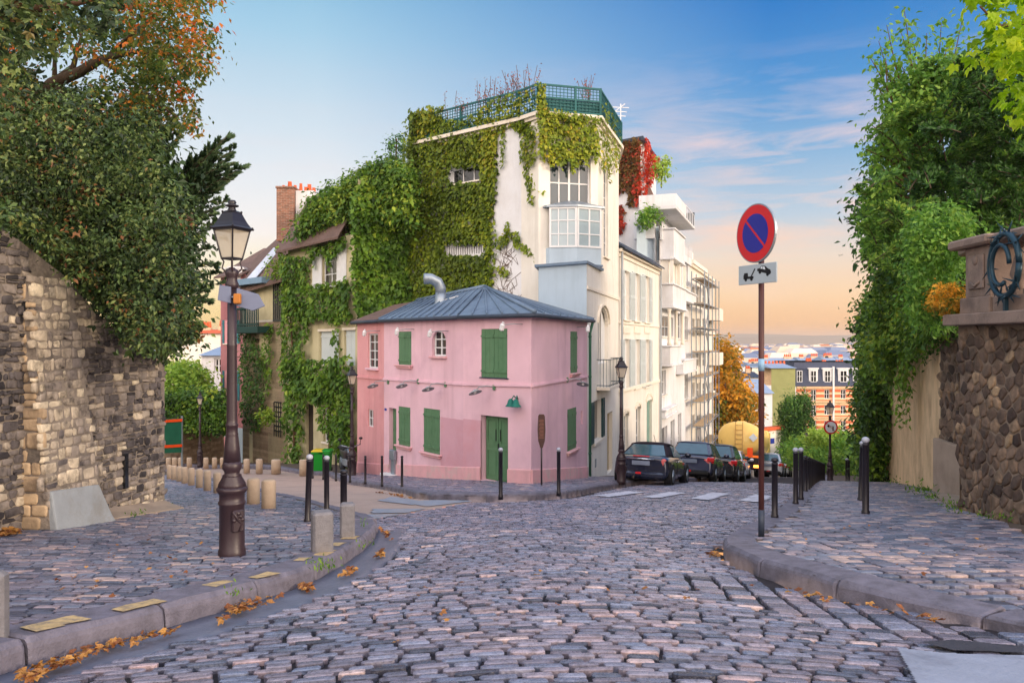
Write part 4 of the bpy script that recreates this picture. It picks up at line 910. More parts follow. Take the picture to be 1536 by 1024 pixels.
for i, r in enumerate(gh):
    if i < 2: window(WH, r, wr, m_whitew, m_glass, 2, 3, .14, .05, .03, sill=m_stonetrim)
    else:
        b = WH.mb(); fbox(b, r[0], r[1], r[2], r[3], -.2, -.14); b.build('door', mat('grey_green_door', s8(120, 150, 138), rough=.6), wr)
    b = WH.mb(); um = (r[0] + r[2]) / 2; rw = (r[2] - r[0]) / 2
    for t in np.linspace(0, math.pi * .92, 9): b.box((um + rw * 1.15 * math.cos(t), .025, r[3] - .05 + rw * .5 * math.sin(t)), (.2, .06, .16), None, .01)
    b.build('arch_moulding', m_stonetrim, wr)
b = WH.mb()
for z, h, o in ((WH.z(955, 582), .16, .09), (WH.z(955, 488), .08, .05), (zw - .35, .1, .06), (zw - .12, .14, .16)): fbox(b, 0, z, WH.L, z + h, 0, o, .01)
for x0, x1 in cols:
    r = WH.rect(x0 + 1, 490, x1 - 1, 500); fbox(b, r[0] - .1, r[1], r[2] + .1, r[3], 0, .05, .01)
b.build('mouldings', m_stonetrim, wr)
for u in (.12, WH.L - .15):
    p = WH.pt(u, 0, .12); b = MB(); b.tube([(p.x, p.y, zw - .1), (p.x, p.y, -9)], .05, 8); b.build('downpipe', m_greypaint, wr)
b = MB(); rbk = [Vector((9.4, 51, 0)), Vector((5.6, 43, 0))]
slab(b, [WH.pt(-.05, zw + .05, .3), WH.pt(WH.L, zw + .05, .3), WH.pt(WH.L, zw + .55, -.4), WH.pt(-.05, zw + .55, -.4)], .08)
slab(b, [WH.pt(-.05, zw + .55, -.4), WH.pt(WH.L, zw + .55, -.4), rbk[0] + Vector((0, 0, zw + 1)), rbk[1] + Vector((0, 0, zw + 1))], .06); b.build('zinc_roof', m_zincd, wr)
b = MB(); b.prism([(WH.pt(0.02, 0, -.23)[:2]), (WH.pt(WH.L - .02, 0, -.23)[:2]), (9.3, 50), (5.5, 42.5)], -9, zw); b.build('rear_wall', m_creamw, wr)
# building with red creeper behind the row
rd = thing('red_creeper_house', 'tall white house hung with red autumn creeper behind the white street row', 'house', (7, 46, -5))
r0, r1, r2 = px2(924, 46), px2(961, 45), px2(984, 51)
RA, RB = Facade(r0, r1), Facade(r1, r2); zr = 13.4
wq = RB.rect(964, 320, 980, 345)
for f in (RA, RB):
    b = f.mb(); wall(b, 0, f.L, -3, zr, [] if f is RA else [wq], .2); b.build('wall', m_creamw, rd)
window(RB, wq, rd, m_whitew, m_glassd, 2, 2, .1, .06, .04)
b = MB(); b.add([(*r2, -3), (8, 58, -3), (8, 58, zr), (*r2, zr), (*r0, -3), (5, 56, -3), (5, 56, zr), (*r0, zr), (*r1, zr)], [(0, 1, 2, 3), (5, 4, 7, 6), (7, 8, 3, 2, 6)]); b.build('rear_wall', m_creamw, rd)
b = MB(); b.prism([(r0[0], r0[1] - .2), (r1[0] + .1, r1[1] - .25), (r2[0] + .25, r2[1]), (8.2, 58), (5, 56)], zr, zr + .22); b.build('flat_roof', m_zincd, rd)
b = MB(); slab(b, [P(958, 300, 45), P(986, 305, 48), P(967, 262, 47.2), P(962, 268, 46.2)], .12); b.build('gable_roof', m_tile, rd)
b = MB(); q = [px2(955, 44.3), px2(988, 45), px2(988, 50), px2(960, 50)]; b.prism(q, 0, P(0, 338, 44.5).z); b.build('annex', m_bluew, rd)
# tall white building
tw0, tw1, tw2 = px2(989.5, 44.3), px2(1035, 57), px2(1070, 72)
TW, SB = Facade(tw0, tw1), Facade(tw1, tw2)
tw = thing('white_apartment_house', 'tall white apartment house with stacked bay windows, balconies and a corner terrace', 'building', (*tw0, -7))
zt = 7.6
hs = [TW.rect(992, 395, 1006, 425), TW.rect(1017, 395, 1023, 428), TW.rect(1016, 470, 1023, 508), TW.rect(992, 475, 1010, 505), TW.rect(993, 555, 999, 592), TW.rect(1016, 520, 1022, 545),
      TW.rect(992, 640, 1001, 700), TW.rect(1006, 630, 1012, 690), TW.rect(1017, 620, 1022, 690), TW.rect(1027, 395, 1032, 430), TW.rect(1027, 475, 1032, 510), TW.rect(1027, 560, 1032, 600)]
b = TW.mb(); wall(b, 0, TW.L, -11, zt, hs, .25); b.build('wall', m_creamw, tw)
for i, r in enumerate(hs): window(TW, r, tw, m_whitew, m_glass if i % 2 else m_glassd, 2, 2, .16, .05, .03, sill=m_stonetrim)
def bay(x0, x1, y0, y1, d, nm, m, win=True):
    r = TW.rect(x0, y0, x1, y1); b = TW.mb(); fbox(b, r[0], r[1], r[2], r[3], 0.002, d, .03); fbox(b, r[0] - .08, r[3], r[2] + .08, r[3] + .1, .004, d + .08, .02); fbox(b, r[0] - .08, r[1] - .12, r[2] + .08, r[1], .004, d + .08, .02); return b.build(nm, m, tw)
bay(990.5, 1012, 432, 462, .75, 'bay', m_creamw); bay(990.5, 1008, 520, 545, .6, 'balcony', m_creamw); bay(990.5, 1008, 352, 392, .8, 'balcony', m_creamw)
bay(1014, 1034, 540, 556, .5, 'balcony', m_creamw); bay(1014, 1034, 440, 452, .5, 'balcony', m_creamw); bay(990.5, 1008, 612, 620, .3, 'lintel', m_creamw)
r = TW.rect(990.5, 392, 1012, 432); b = TW.mb()
for u in (r[0] + .08, (r[0] + r[2]) / 2, r[2] - .08): fbox(b, u - .09, r[1], u + .09, r[3], .55, .73)
fbox(b, r[0] + .1, r[1] + .02, r[2] - .1, r[3] - .02, .002, .45); b.build('bay_glazing', m_cream, tw)
r = TW.rect(990.5, 462, 1012, 520); b = TW.mb()
for u in (r[0] + .1, r[0] + (r[2] - r[0]) * .5, r[2] - .1): b.lathe([(.14, r[1] + .1), (.1, r[1] + .3), (.09, r[3] - .3), (.15, r[3] - .15)], 10, (u, .5, 0))
b.build('columns', m_stonetrim, tw)
u1_ = TW.u(1021); b = TW.mb(); fbox(b, 0, zt, u1_, zt + 1.62, -1.5, -.3); up_ = b.build('upper_storey', m_creamw, tw)
b = TW.mb(); fbox(b, -.05, zt + 1.62, u1_ + .2, zt + 1.78, -1.2, .95, .03); fbox(b, -.05, zt + 1.78, u1_ * .5, zt + 2.5, .87, .95); fbox(b, -.05, zt + 1.78, .03, zt + 2.5, -1.2, .87); [b.bar((u1_ * k, .9, zt + 1.7), (u1_ * k, .9, zt + 2.55), .04) for k in (.6, .7, .8, .9, 1.0)]; b.bar((u1_ * .5, .9, zt + 2.55), (u1_ + .1, .9, zt + 2.55), .05); b.build('terrace', m_creamw, tw)
b = TW.mb(); fbox(b, u1_ + .21, zt + 1.9, u1_ + .25, zt + 2.8, -3, .9); b.build('glass_rail', m_glass, tw)
b = TW.mb(); wq = (.6, zt + .1, 2.2, zt + 1.5); fbox(b, *wq, -.3, -.24); b.build('window', m_glassd, tw)
b = TW.mb(); fbox(b, u1_, zt - .4, TW.L, zt + .6, .0, .12); fbox(b, 0, zt - .1, u1_, zt + .75, .02, .14)
for i in range(26): u = .3 + (TW.L - .6) * i / 25; fbox(b, u - .05, zt + .1, u + .05, zt + .9, .15, .19)
b.build('parapet', m_creamw, tw)
b = MB(); b.prism([TW.pt(0.02, 0, -.26)[:2], TW.pt(TW.L - .02, 0, -.26)[:2], (13, 66), (7.5, 55)], -11, zt); b.build('rear_wall', m_creamw, tw)
pl = P(994, 285, 45.5)
# scaffolded building and scaffold
sb = thing('scaffolded_house', 'pale stone house at the far end of the street row behind scaffolding', 'building', (*tw1, -9))
hs = [SB.rect(1037 + 8.5 * i, 430 + 48 * k, 1042 + 8.5 * i, 458 + 46 * k) for i in range(4) for k in range(5)]
zs_ = 7.4; b = SB.mb(); wall(b, 0, SB.L, -14, zs_, hs, .25); b.build('wall', m_cream, sb)
for r in hs: window(SB, r, sb, m_whitew, m_glassd, 2, 2, .15, .06, .05)
b = MB(); b.prism([SB.pt(0.02, 0, -.26)[:2], SB.pt(SB.L - .02, 0, -.26)[:2], (18, 82), (13, 66)], -14, zs_); b.prism([SB.pt(-.1, 0, .3)[:2], SB.pt(SB.L * .55, 0, .3)[:2], SB.pt(SB.L * .55, 0, -5)[:2], SB.pt(-.1, 0, -5)[:2]], zs_, zs_ + .3)
b.prism([SB.pt(0.3, 0, -.6)[:2], SB.pt(SB.L * .4, 0, -.6)[:2], SB.pt(SB.L * .4, 0, -5)[:2], SB.pt(.3, 0, -5)[:2]], zs_ + .3, zs_ + 1.5); b.build('rear_wall', m_cream, sb)
b = SB.mb()
for z in (zs_ - .2, SB.z(1050, 500), SB.z(1050, 600)): fbox(b, 0, z, SB.L, z + .2, 0, .2)
fbox(b, SB.L * .75, 3.5, SB.L, 4.6, 0, .9); fbox(b, SB.L * .75, -.5, SB.L, .6, 0, .9); b.build('mouldings', m_stonetrim, sb)
sc = thing('scaffolding', 'tall grey tube scaffolding standing against the far white houses', 'scaffolding', (*SB.pt(0, 0, 1)[:2], gz(*SB.pt(0, 0, 1)[:2])))
g_ = SB.pt(3, 0, 1); zg = gz(g_.x, g_.y) - .5; b = SB.mb()
for o in (.45, 1.35):
    for u in (-2.5, 0, 2.5, 5, 7.5): b.bar((u, o, zg), (u, o, 6.6), .07)
    for k in range(9): z = zg + 1.4 + 1.75 * k; b.bar((-2.6, o, z), (7.6, o, z), .06)
for k in range(9):
    for u in (-2.5, 0, 2.5, 5, 7.5): z = zg + 1.4 + 1.75 * k; b.bar((u, .45, z), (u, 1.35, z), .05)
for k in range(0, 8, 2): z = zg + 1.4 + 1.75 * k; b.bar((-2.5, 1.4, z), (0, 1.4, z + 1.75), .05); b.bar((0, 1.4, z + 1.75), (-2.5, 1.4, z + 3.5), .05)
b.build('tubes', m_galv, sc); b = SB.mb()
for k in range(9): z = zg + 1.44 + 1.75 * k; fbox(b, -2.4, z, 7.4, z + .05, .55, 1.25)
b.build('planks', mat('scaffold_plank', s8(186, 160, 126), rough=.9), sc)
# ================================================================= LEFT STONE WALL
m_oldst = mat('weathered_stone', (0, 0, 0), rough=.92, var=.4, vs=7, bump=.8, bs=22, ramp_=[(0, s8(58, 55, 58)), (.3, s8(98, 92, 92)), (.55, s8(144, 134, 126)), (.8, s8(186, 172, 152)), (1, s8(212, 198, 174))], stain=(s8(46, 43, 46), .85, 4.5))
m_mort = mat('old_mortar', s8(136, 126, 116), rough=1, var=.35, vs=5, bump=.8, bs=25, stain=(s8(64, 60, 60), .7, 1.6))
wa, wb_ = (-6.15, 4.6), (-5.36, 11.85)
LW = Facade(wa, wb_)
lw = thing('stone_wall', 'tall weathered rubble garden wall with a buttress on the left pavement', 'wall', (*wa, 0))
def ltop(u):   # height of the wall's top along it
    y = 4.6 + u * .994; return float(np.interp(y, [4, 8.7, 9.6, 10.6, 11.3, 11.9], [3.3, 2.86, 2.45, 1.75, 1.5, 1.42]))
us_ = np.linspace(0, LW.L, 30); b = LW.mb(); secs = []
for u in us_: zt_ = ltop(u); secs.append([(u, -.012, -3), (u, -.012, zt_), (u, -.35, zt_ + .1), (u, -.7, zt_), (u, -.7, -3)])
b.loft(secs, smooth=False)
cor_ = [LW.pt(LW.L, 0, -.012), LW.pt(LW.L, 0, -.7)]
b.build('wall_core', m_mort, lw)
def coursed(W, zlo, zhi, ch, ln):
    C, A, B = [], [], []; z = zlo
    while z < zhi:
        h = ch * RNG.uniform(.7, 1.35); u = -RNG.uniform(0, ln)
        while u < W:
            l = ln * RNG.uniform(.5, 1.6); k = RNG.uniform(0, 1)
            if h > ch * .95 and k < .25:
                for dz in (0, h / 2): C.append((u + l / 2, z + dz + h / 4)); A.append(l / 2); B.append(h / 4)
            else: C.append((u + l / 2, z + h / 2)); A.append(l / 2); B.append(h / 2)
            u += l
        z += h
    return np.array(C), np.array(A), np.array(B)
def fsurf(fac, o=0.):
    U, N = np.array(fac.U), np.array(fac.N)
    def f(u, z):
        n = len(u); p = np.array(fac.a)[None] + u[:, None] * U + o * N; p[:, 2] = z
        return p, np.tile(U, (n, 1)), np.tile((0, 0, 1.), (n, 1)), np.tile(N, (n, 1))
    return f
C, A, B = coursed(LW.L, -2.2, 3.2, .095, .145)
zt_ = np.array([ltop(u) for u in C[:, 0]])
bu0, bu1 = 4.35, 5.22
ok = (C[:, 1] + B < zt_ + .02) & (C[:, 0] + A < LW.L + .05) & ~((C[:, 0] > bu0 + .05) & (C[:, 0] < bu1 - .05))
u, z = C[ok].T
tn = .44 + .22 * wob(u, z, 1.4) + RNG.normal(0, .2, len(u)) - .16 * np.exp(-((z - .5) / .8) ** 2) * _sm(u, 4.5, 6) + .12 * _sm(u, 6.4, 7.2) - .1 * (u < bu0)
stones('stonework', C[ok], (A - .008)[ok], (B - .007)[ok], RNG.normal(0, .025, ok.sum()), .008 + RNG.uniform(-.01, .014, ok.sum()), np.clip(tn, 0, 1), m_oldst, fsurf(LW), lw, cut=.022, jit=.009, inset=.009, dome=.003, tilt=.05, depth=.05)
# return wall round the corner and buttress
LR = Facade((LW.pt(LW.L, 0).x, LW.pt(LW.L, 0).y), (-8.8, 13.6)); RT = Facade((-8.8, 13.6), (LW.pt(LW.L, 0).x, LW.pt(LW.L, 0).y))
b = RT.mb(); fbox(b, 0, -3, RT.L - .02, 1.35, .012, .6)
b.build('return_wall', m_mort, lw)
b = LW.mb(); zb0, zb1 = -1.0, 2.35
b.loft([[(bu0, -.1, zb0), (bu1 + .22, -.1, zb0), (bu1 + .2, .36, zb0), (bu0, .36, zb0)], [(bu0, -.1, .0), (bu1 + .06, -.1, 0), (bu1 + .04, .28, 0), (bu0, .28, 0)], [(bu0, -.1, zb1), (bu1 - .16, -.1, zb1), (bu1 - .16, .08, zb1), (bu0, .08, zb1)]], smooth=False)
b.build('buttress_core', m_mort, lw)
BF = Facade(LW.pt(bu0, 0, .31)[:2], LW.pt(bu1 + .1, 0, .31)[:2]); LWN = np.array(LW.N)
def bsurf(u, z):
    p, U, V, N = fsurf(BF)(u, z); k = np.interp(z, [zb0, 0, zb1], [.05, -.03, -.23]); return p + k[:, None] * LWN, U, V, N
C, A, B = coursed(BF.L, -.35, zb1, .125, .15); wmax = np.interp(C[:, 1], [-1, 0, 2.4], [1.05, .92, .7])
ok = (C[:, 0] - A > -.12) & (C[:, 0] + A < wmax + .1)
stones('buttress_stones', C[ok], (A - .008)[ok], (B - .008)[ok], 0., .01 + RNG.uniform(-.008, .01, ok.sum()), np.clip(RNG.normal(.72, .16, ok.sum()), 0, 1), m_oldst, bsurf, lw, cut=.02, jit=.008, inset=.008, dome=.002, depth=.05)
BS = Facade(LW.pt(bu0, 0, -.05)[:2], LW.pt(bu0, 0, .3)[:2])
BSN = Facade(LW.pt(bu0 - .01, 0, 0)[:2], LW.pt(bu0 - .01, 0, .31)[:2])
C, A, B = coursed(.3, -.9, zb1, .17, .2); ok = (C[:, 0] + A < .32) & (C[:, 0] > 0)
wmx = np.interp(C[:, 1], [-1, 0, 2.4], [.33, .27, .08]); ok = (C[:, 0] + A * .6 < wmx)
stones('buttress_stones', C[ok], (A - .006)[ok], (B - .008)[ok], 0., .012, np.clip(RNG.normal(.72, .16, ok.sum()), 0, 1), mat('tan_stone', (0, 0, 0), rough=.92, var=.35, vs=6, bump=.6, bs=22, ramp_=[(0, s8(104, 90, 78)), (1, s8(186, 162, 132))]), fsurf(BSN), lw, cut=.02, jit=.006, inset=.012, depth=.05)
b = LW.mb(); b.loft([[(bu0 + .0, .0, -1.1), (bu1 + .5, .0, -1.1), (bu1 + .42, .62, -1.1), (bu0 - .0, .60, -1.1)], [(bu0 + .0, .0, -.70), (bu1 + .34, .0, -.78), (bu1 + .26, .46, -.80), (bu0 - .0, .47, -.72)], [(bu0 + .0, .1, -.60), (bu1 + .24, .1, -.62), (bu1 + .18, .41, -.64), (bu0, .42, -.58)], [(bu0 + .01, .1, -.12), (bu1 + .04, .1, -.18), (bu1 + .02, .325, -.2), (bu0 + .01, .335, -.12)]], smooth=False)
b.build('cement_patch', mat('grey_cement', s8(142, 148, 154), rough=.95, var=.14, vs=3, bump=.4, bs=26, stain=(s8(122, 118, 112), .6, 1.6)), lw, bevel=.02)
b = LW.mb(); secs = []
for u in np.linspace(bu1 + .3, LW.L, 9): p = LW.pt(u, 0, .2); z = gz(p.x, p.y); secs.append([(u, -.0, z - .2), (u, .34, z - .2), (u, .30, z + .02), (u, .12, z + .07), (u, .0, z + .12)])
b.loft(secs, smooth=False); b.build('foot_render', mat('foot_render', s8(150, 136, 122), rough=.95, var=.2, vs=3, bump=.4, bs=20), lw)
for px, y0, y1 in ((187, 680, 732), (131, 684, 728), (36, 452, 470)):
    r = LW.rect(px - 2.5, y0, px + 2.5, y1); b = LW.mb(); fbox(b, r[0], r[1], r[2], r[3], -.02, .034); b.build('weep_hole', m_glassd, lw)
gb = bpy.data.materials['earth']
b = MB(); b.prism([(-40, -3), (-6.9, -3), (-6.75, 4.6), (-6.05, 11.6), (-9.2, 13.4), (-40, 20)], -6, [2.6, 2.6, 2.5, 1.2, 1.2, 1.4]); tag(b.build('garden_terrain', gb), kind='structure')

# ================================================================= RIGHT WALLS
m_rub = mat('rubble_stone', (0, 0, 0), rough=.92, var=.5, vs=9, bump=1., bs=20, ramp_=[(0, s8(58, 46, 42)), (.4, s8(94, 78, 68)), (.7, s8(128, 106, 88)), (1, s8(160, 136, 108))], stain=(s8(52, 48, 38), .5, 2.5))
m_rmort = mat('rubble_mortar', s8(124, 108, 94), rough=1, var=.3, vs=4, bump=.8, bs=25, stain=(s8(78, 68, 58), .7, 1.8))
m_pale = mat('pale_rough_render', s8(206, 178, 140), rough=.95, var=.22, vs=2.5, bump=.6, bs=10, stain=(s8(150, 122, 92), .6, 1.4), stretch=(1, 1, .55))
m_conc = mat('concrete', s8(158, 140, 124), rough=.9, var=.14, vs=2, bump=.25, bs=40, stain=(s8(116, 100, 88), .5, 1.2))
m_bal = mat('balustrade_stone', s8(136, 118, 108), rough=.9, var=.2, vs=3, bump=.35, bs=30, stain=(s8(84, 74, 70), .6, 2))
def clip_cell(poly, mx, my, nx, ny):
    out = []; k = len(poly)
    for i in range(k):
        p, q = poly[i], poly[(i + 1) % k]; dp = (p[0] - mx) * nx + (p[1] - my) * ny; dq = (q[0] - mx) * nx + (q[1] - my) * ny
        if dp <= 0: out.append(p)
        if dp * dq < 0: t = dp / (dp - dq); out.append((p[0] + (q[0] - p[0]) * t, p[1] + (q[1] - p[1]) * t))
    return out
def rubble(name, surf, W, z0, z1, s, m, parent, gap=.013, h=.02, ztop=None, zs=.75):
    pts = []
    for j in range(int((z1 - z0) / (s * zs)) + 3):
        for i in range(int(W / s) + 3): pts.append((-s + (i + (j % 2) * .5) * s + RNG.uniform(-.3, .3) * s, z0 - s + j * s * zs + RNG.uniform(-.28, .28) * s))
    pts = np.array(pts); V, Q3, Q4, T = [], [], [], []
    for i, (x, y) in enumerate(pts):
        if x < .02 or x > W - .02 or y < z0 or y > (ztop(x) if ztop else z1): continue
        poly = [(x - s, y - s), (x + s, y - s), (x + s, y + s), (x - s, y + s)]
        for j in np.nonzero((np.abs(pts[:, 0] - x) < 2 * s) & (np.abs(pts[:, 1] - y) < 2 * s))[0]:
            if j == i: continue
            dx, dy = pts[j] - (x, y); L = math.hypot(dx, dy); k = .5 - gap / L; poly = clip_cell(poly, x + dx * k, y + dy * k, dx / L, dy / L)
            if len(poly) < 3: break
        if len(poly) < 3: continue
        n = len(poly); sm_ = []
        for a in range(n): p, q = poly[a], poly[(a + 1) % n]; sm_ += [(p[0] * .89 + q[0] * .11, p[1] * .89 + q[1] * .11), (p[0] * .11 + q[0] * .89, p[1] * .11 + q[1] * .89)]
        n = len(sm_); o = len(V); cx, cy = np.mean(sm_, 0); hh = h * RNG.uniform(.5, 1.4); tx, ty = RNG.normal(0, .12, 2)
        for f, z in ((1, -.04), (.985, hh * .5), (.92, hh * .95), (.55, hh * 1.02)):
            for p in sm_: qx, qy = cx + (p[0] - cx) * f, cy + (p[1] - cy) * f; V.append((qx, qy, z + ((qx - cx) * tx + (qy - cy) * ty if z > 0 else 0)))
        V.append((cx, cy, hh * 1.04)); T += [RNG.normal(.45, .22)] * (4 * n + 1)
        for r in range(3):
            for a in range(n): Q4.append((o + r * n + a, o + r * n + (a + 1) % n, o + (r + 1) * n + (a + 1) % n, o + (r + 1) * n + a))
        for a in range(n): Q3.append((o + 3 * n + a, o + 3 * n + (a + 1) % n, o + 4 * n))
    V = np.array(V); p, U, W_, N = surf(V[:, 0], V[:, 1])
    return mesh_np(name, p + N * V[:, 2:3], [np.array(Q4), np.array(Q3)], m, np.clip(T, 0, 1), parent, smooth=True)
ra_, rb2 = (6.86, 11.75), (6.6, 6.0); RW = Facade(ra_, rb2)
rw_ = thing('rubble_wall', 'dark rounded-stone retaining wall under the stone balustrade on the right', 'wall', (*ra_, -1))
zl_ = 1.86
def rsurf(u, z):
    p, U, V, N = fsurf(RW)(u, z); bulge = .30 * (1 - _sm(z, -1.4, 1.4)) * _sm(u, .0, 1.6) + .03 * wob(u, z, 1.3)
    return p + N * bulge[:, None], U, V, N
ug = np.linspace(0, RW.L, 40); zg_ = np.linspace(-2.2, zl_, 26); UU, ZZ = np.meshgrid(ug, zg_); p, _, _, N_ = rsurf(UU.ravel(), ZZ.ravel()); p = p - N_ * .001
i, j = np.meshgrid(np.arange(39), np.arange(25)); a = (j * 40 + i).ravel(); mesh_np('mortar_face', p, np.stack([a, a + 1, a + 41, a + 40], 1), m_rmort, None, rw_, True)
rubble('stonework', rsurf, RW.L, -1.6, zl_ - .03, .215, m_rub, rw_)
RE = Facade((8.7, 12.6), ra_)
b = RE.mb(); wall(b, 0, RE.L, -3, zl_); b.build('end_wall', m_rmort, rw_); rubble('end_stonework', fsurf(RE), RE.L, -1.8, zl_, .24, m_rub, rw_)
C, A, B = coursed(.34, -1.5, zl_, .2, .3); ok = (C[:, 0] + A < .36) & (C[:, 0] - A > -.1)
b = MB(); b.prism([(6.9, 11.7), (6.66, 6.0), (12, 5), (12, 12.2), (8.7, 12.6)], -3, zl_ - .02); b.build('fill', m_rmort, rw_)
# balustrade on a projecting ledge
bl = thing('balustrade', 'weathered stone balustrade with panelled pedestal above the rubble wall', 'balustrade', (6.8, 11, zl_))
b = RW.mb(); fbox(b, -.12, zl_, RW.L, zl_ + .17, -.9, .20, .015); b.build('ledge', m_bal, bl)
zb = zl_ + .17
b = RW.mb(); u0, u1 = .16, .80
fbox(b, u0 - .05, zb, u1 + .09, zb + .24, -.62, .06, .015); fbox(b, u0 + .0, zb + .24, u1, zb + .98, -.55, 0, .012)
fbox(b, u0 + .12, zb + .36, u1 - .12, zb + .86, 0, .03, .012); b.ball(((u0 + u1) / 2, .03, zb + .78), .07, 10, 6, (1, .4, 1)); b.tube([(u0 + .2, .03, zb + .46), ((u0 + u1) / 2, .045, zb + .40), (u1 - .2, .03, zb + .46)], .02, 6)
b.build('pedestal', m_bal, bl)
b = RW.mb(); fbox(b, -.1, zb + .98, u1 + .14, zb + 1.12, -.72, .14, .03); fbox(b, u1 + .15, zb + .97, RW.L, zb + 1.11, -.55, .07, .03); b.build('rail', m_bal, bl)
b = RW.mb(); b.M = RW.M() @ Matrix.Translation((-.02, -.35, 0)) @ Matrix.Rotation(R(197), 4, 'Z'); fbox(b, 0, zb + .96, .7, zb + 1.1, -.2, .2, .03); fbox(b, .0, zb, .7, zb + .2, -.18, .18, .015)
for k in range(1): b.lathe([(.09, zb + .2), (.06, zb + .27), (.12, zb + .45), (.05, zb + .75), (.08, zb + .96)], 10, (.3 + .36 * k, 0, 0))
b.build('return_rail', m_bal, bl)
b = RW.mb(); fbox(b, u1 + .1, zb, RW.L, zb + .22, -.5, .02, .012); b.build('plinth', m_bal, bl)
for k in range(12):
    u = u1 + .32 + .34 * k
    if u > RW.L - .2: break
    b = RW.mb(); b.box((u, -.22, zb + .26), (.2, .2, .09)); b.lathe([(.06, zb + .3), (.05, zb + .36), (.115, zb + .52), (.10, zb + .6), (.045, zb + .82), (.06, zb + .86), (.05, zb + .9)], 14, (u, -.22, 0)); b.box((u, -.22, zb + .94), (.19, .19, .07)); b.build('baluster', m_bal, bl)
# spiked iron ornament standing on the ledge in front of the balusters
sp = thing('iron_ornament', 'dark blue iron ring with spikes in front of the right balusters', 'ornament', RW.pt(1.45, zb, .1)); cx_ = Vector((1.42, .16, zb + .62)); b = RW.mb()
mblu = mat('blue_black_iron', s8(36, 62, 76), rough=.4, var=.2, bump=.05, metal=.4)
ring = [cx_ + Vector((.33 * math.cos(t), 0, .42 * math.sin(t))) for t in np.linspace(0, 2 * math.pi, 25)]; b.tube(ring, .04, 8)
ring = [cx_ + Vector((.0 + .2 * math.cos(t), .05, .27 * math.sin(t))) for t in np.linspace(0, 5.2, 18)]; b.tube(ring, .03, 8)
for k in range(9):
    t = .7 + k * .62; c = cx_ + Vector((.33 * math.cos(t), 0, .42 * math.sin(t)))
    for j in range(6): a = j * 1.05 + k; d = Vector((math.cos(a), random.uniform(-.5, .6), math.sin(a))); b.tube([c, c + d * random.uniform(.12, .2)], [.02, .003], 5)
b.bar((1.42, .14, zb - .1), (1.42, .14, zb + .2), .05); b.build('ring', mblu, sp)
# pale wall, gate return and the ivy-grown wall beyond
W3, W4, W5, W6 = (9.5, 17.0), (12.55, 25.7), (20.5, 44), (8.7, 12.75)
PW = Facade(W4, W3); pw = thing('pale_garden_wall', 'pale rough rendered garden wall under hanging ivy on the right', 'wall', (*W3, -2))
b = PW.mb(); zp = 1.9; wall(b, 0, PW.L, -5.5, zp); fbox(b, 0, zp, PW.L, zp + .12, -.4, .08, .02); b.build('wall_face', m_pale, pw)
b = PW.mb(); wall(b, -5.5, 0, -9, 1.0, o=-.02); b.build('overgrown_wall', m_pale, pw)
GC = Facade(W3, W6); b = GC.mb(); wall(b, 0, GC.L, -4, zp); b.build('gate_wall', m_rmort, pw)
rubble('gate_stonework', fsurf(GC), GC.L, -2.4, zp - .1, .26, m_rub, pw)
b = GC.mb(); fbox(b, -.05, -4, GC.L * .55, gz(9.3, 16) + 1.05, .01, .14, .015); b.build('gate_plinth', m_conc, pw)
b = GC.mb(); fbox(b, GC.L * .58, -4, GC.L * .85, 1.3, .05, .1); b.build('gate', mat('dark_gate', s8(44, 48, 46), rough=.7), pw)
b = MB(); q = [gp(1392, 741), gp(1426, 760), (8.4, 12.6), (9.0, 16)]; zq = [gz(*p) + .03 for p in q]; b.prism(q[::-1], -4, zq[::-1]); tag(b.build('threshold_pavement', m_conc), kind='structure')
b = MB(); b.prism([(12.6, 25.8), (9.6, 17), (8.75, 12.7), (12, 12.2), (40, 9), (60, 44), (20.6, 44)], -9, [.9, 1.75, 1.75, 1.75, 2, -2, -3]); tag(b.build('hill_garden_terrain', gb), kind='structure')
# ================================================================= STREET FURNITURE
m_post = mat('dark_brown_iron', s8(50, 36, 42), rough=.42, var=.15, vs=4, bump=.1, bs=60, spec=.5)
m_blk = mat('black_post_paint', s8(30, 26, 34), rough=.4, var=.15, vs=4, bump=.06, bs=60, spec=.5)
m_lglass = mat('frosted_lamp_glass', s8(246, 236, 216), rough=.3, var=.08, vs=5, bump=.05, bs=30, spec=.5, trans=.5)
nt = m_lglass.node_tree; o_ = next(n for n in nt.nodes if n.type == 'OUTPUT_MATERIAL'); sh_0 = o_.inputs[0].links[0].from_socket; tp = nd(nt, 'ShaderNodeBsdfTransparent'); mx = nd(nt, 'ShaderNodeMixShader'); mx.inputs[0].default_value = .6
nt.links.new(sh_0, mx.inputs[1]); nt.links.new(tp.outputs[0], mx.inputs[2]); nt.links.new(mx.outputs[0], o_.inputs[0])
m_capw = mat('pale_cap', s8(168, 172, 184), rough=.35, var=.1, bump=.05)
m_gran = mat('granite_block', s8(118, 116, 120), rough=.85, var=.22, vs=16, bump=.4, bs=70, stain=(s8(112, 104, 98), .5, 3))
m_sand = mat('sandstone_post', s8(180, 160, 138), rough=.9, var=.16, vs=5, bump=.35, bs=45, stain=(s8(152, 126, 102), .6, 2.5))
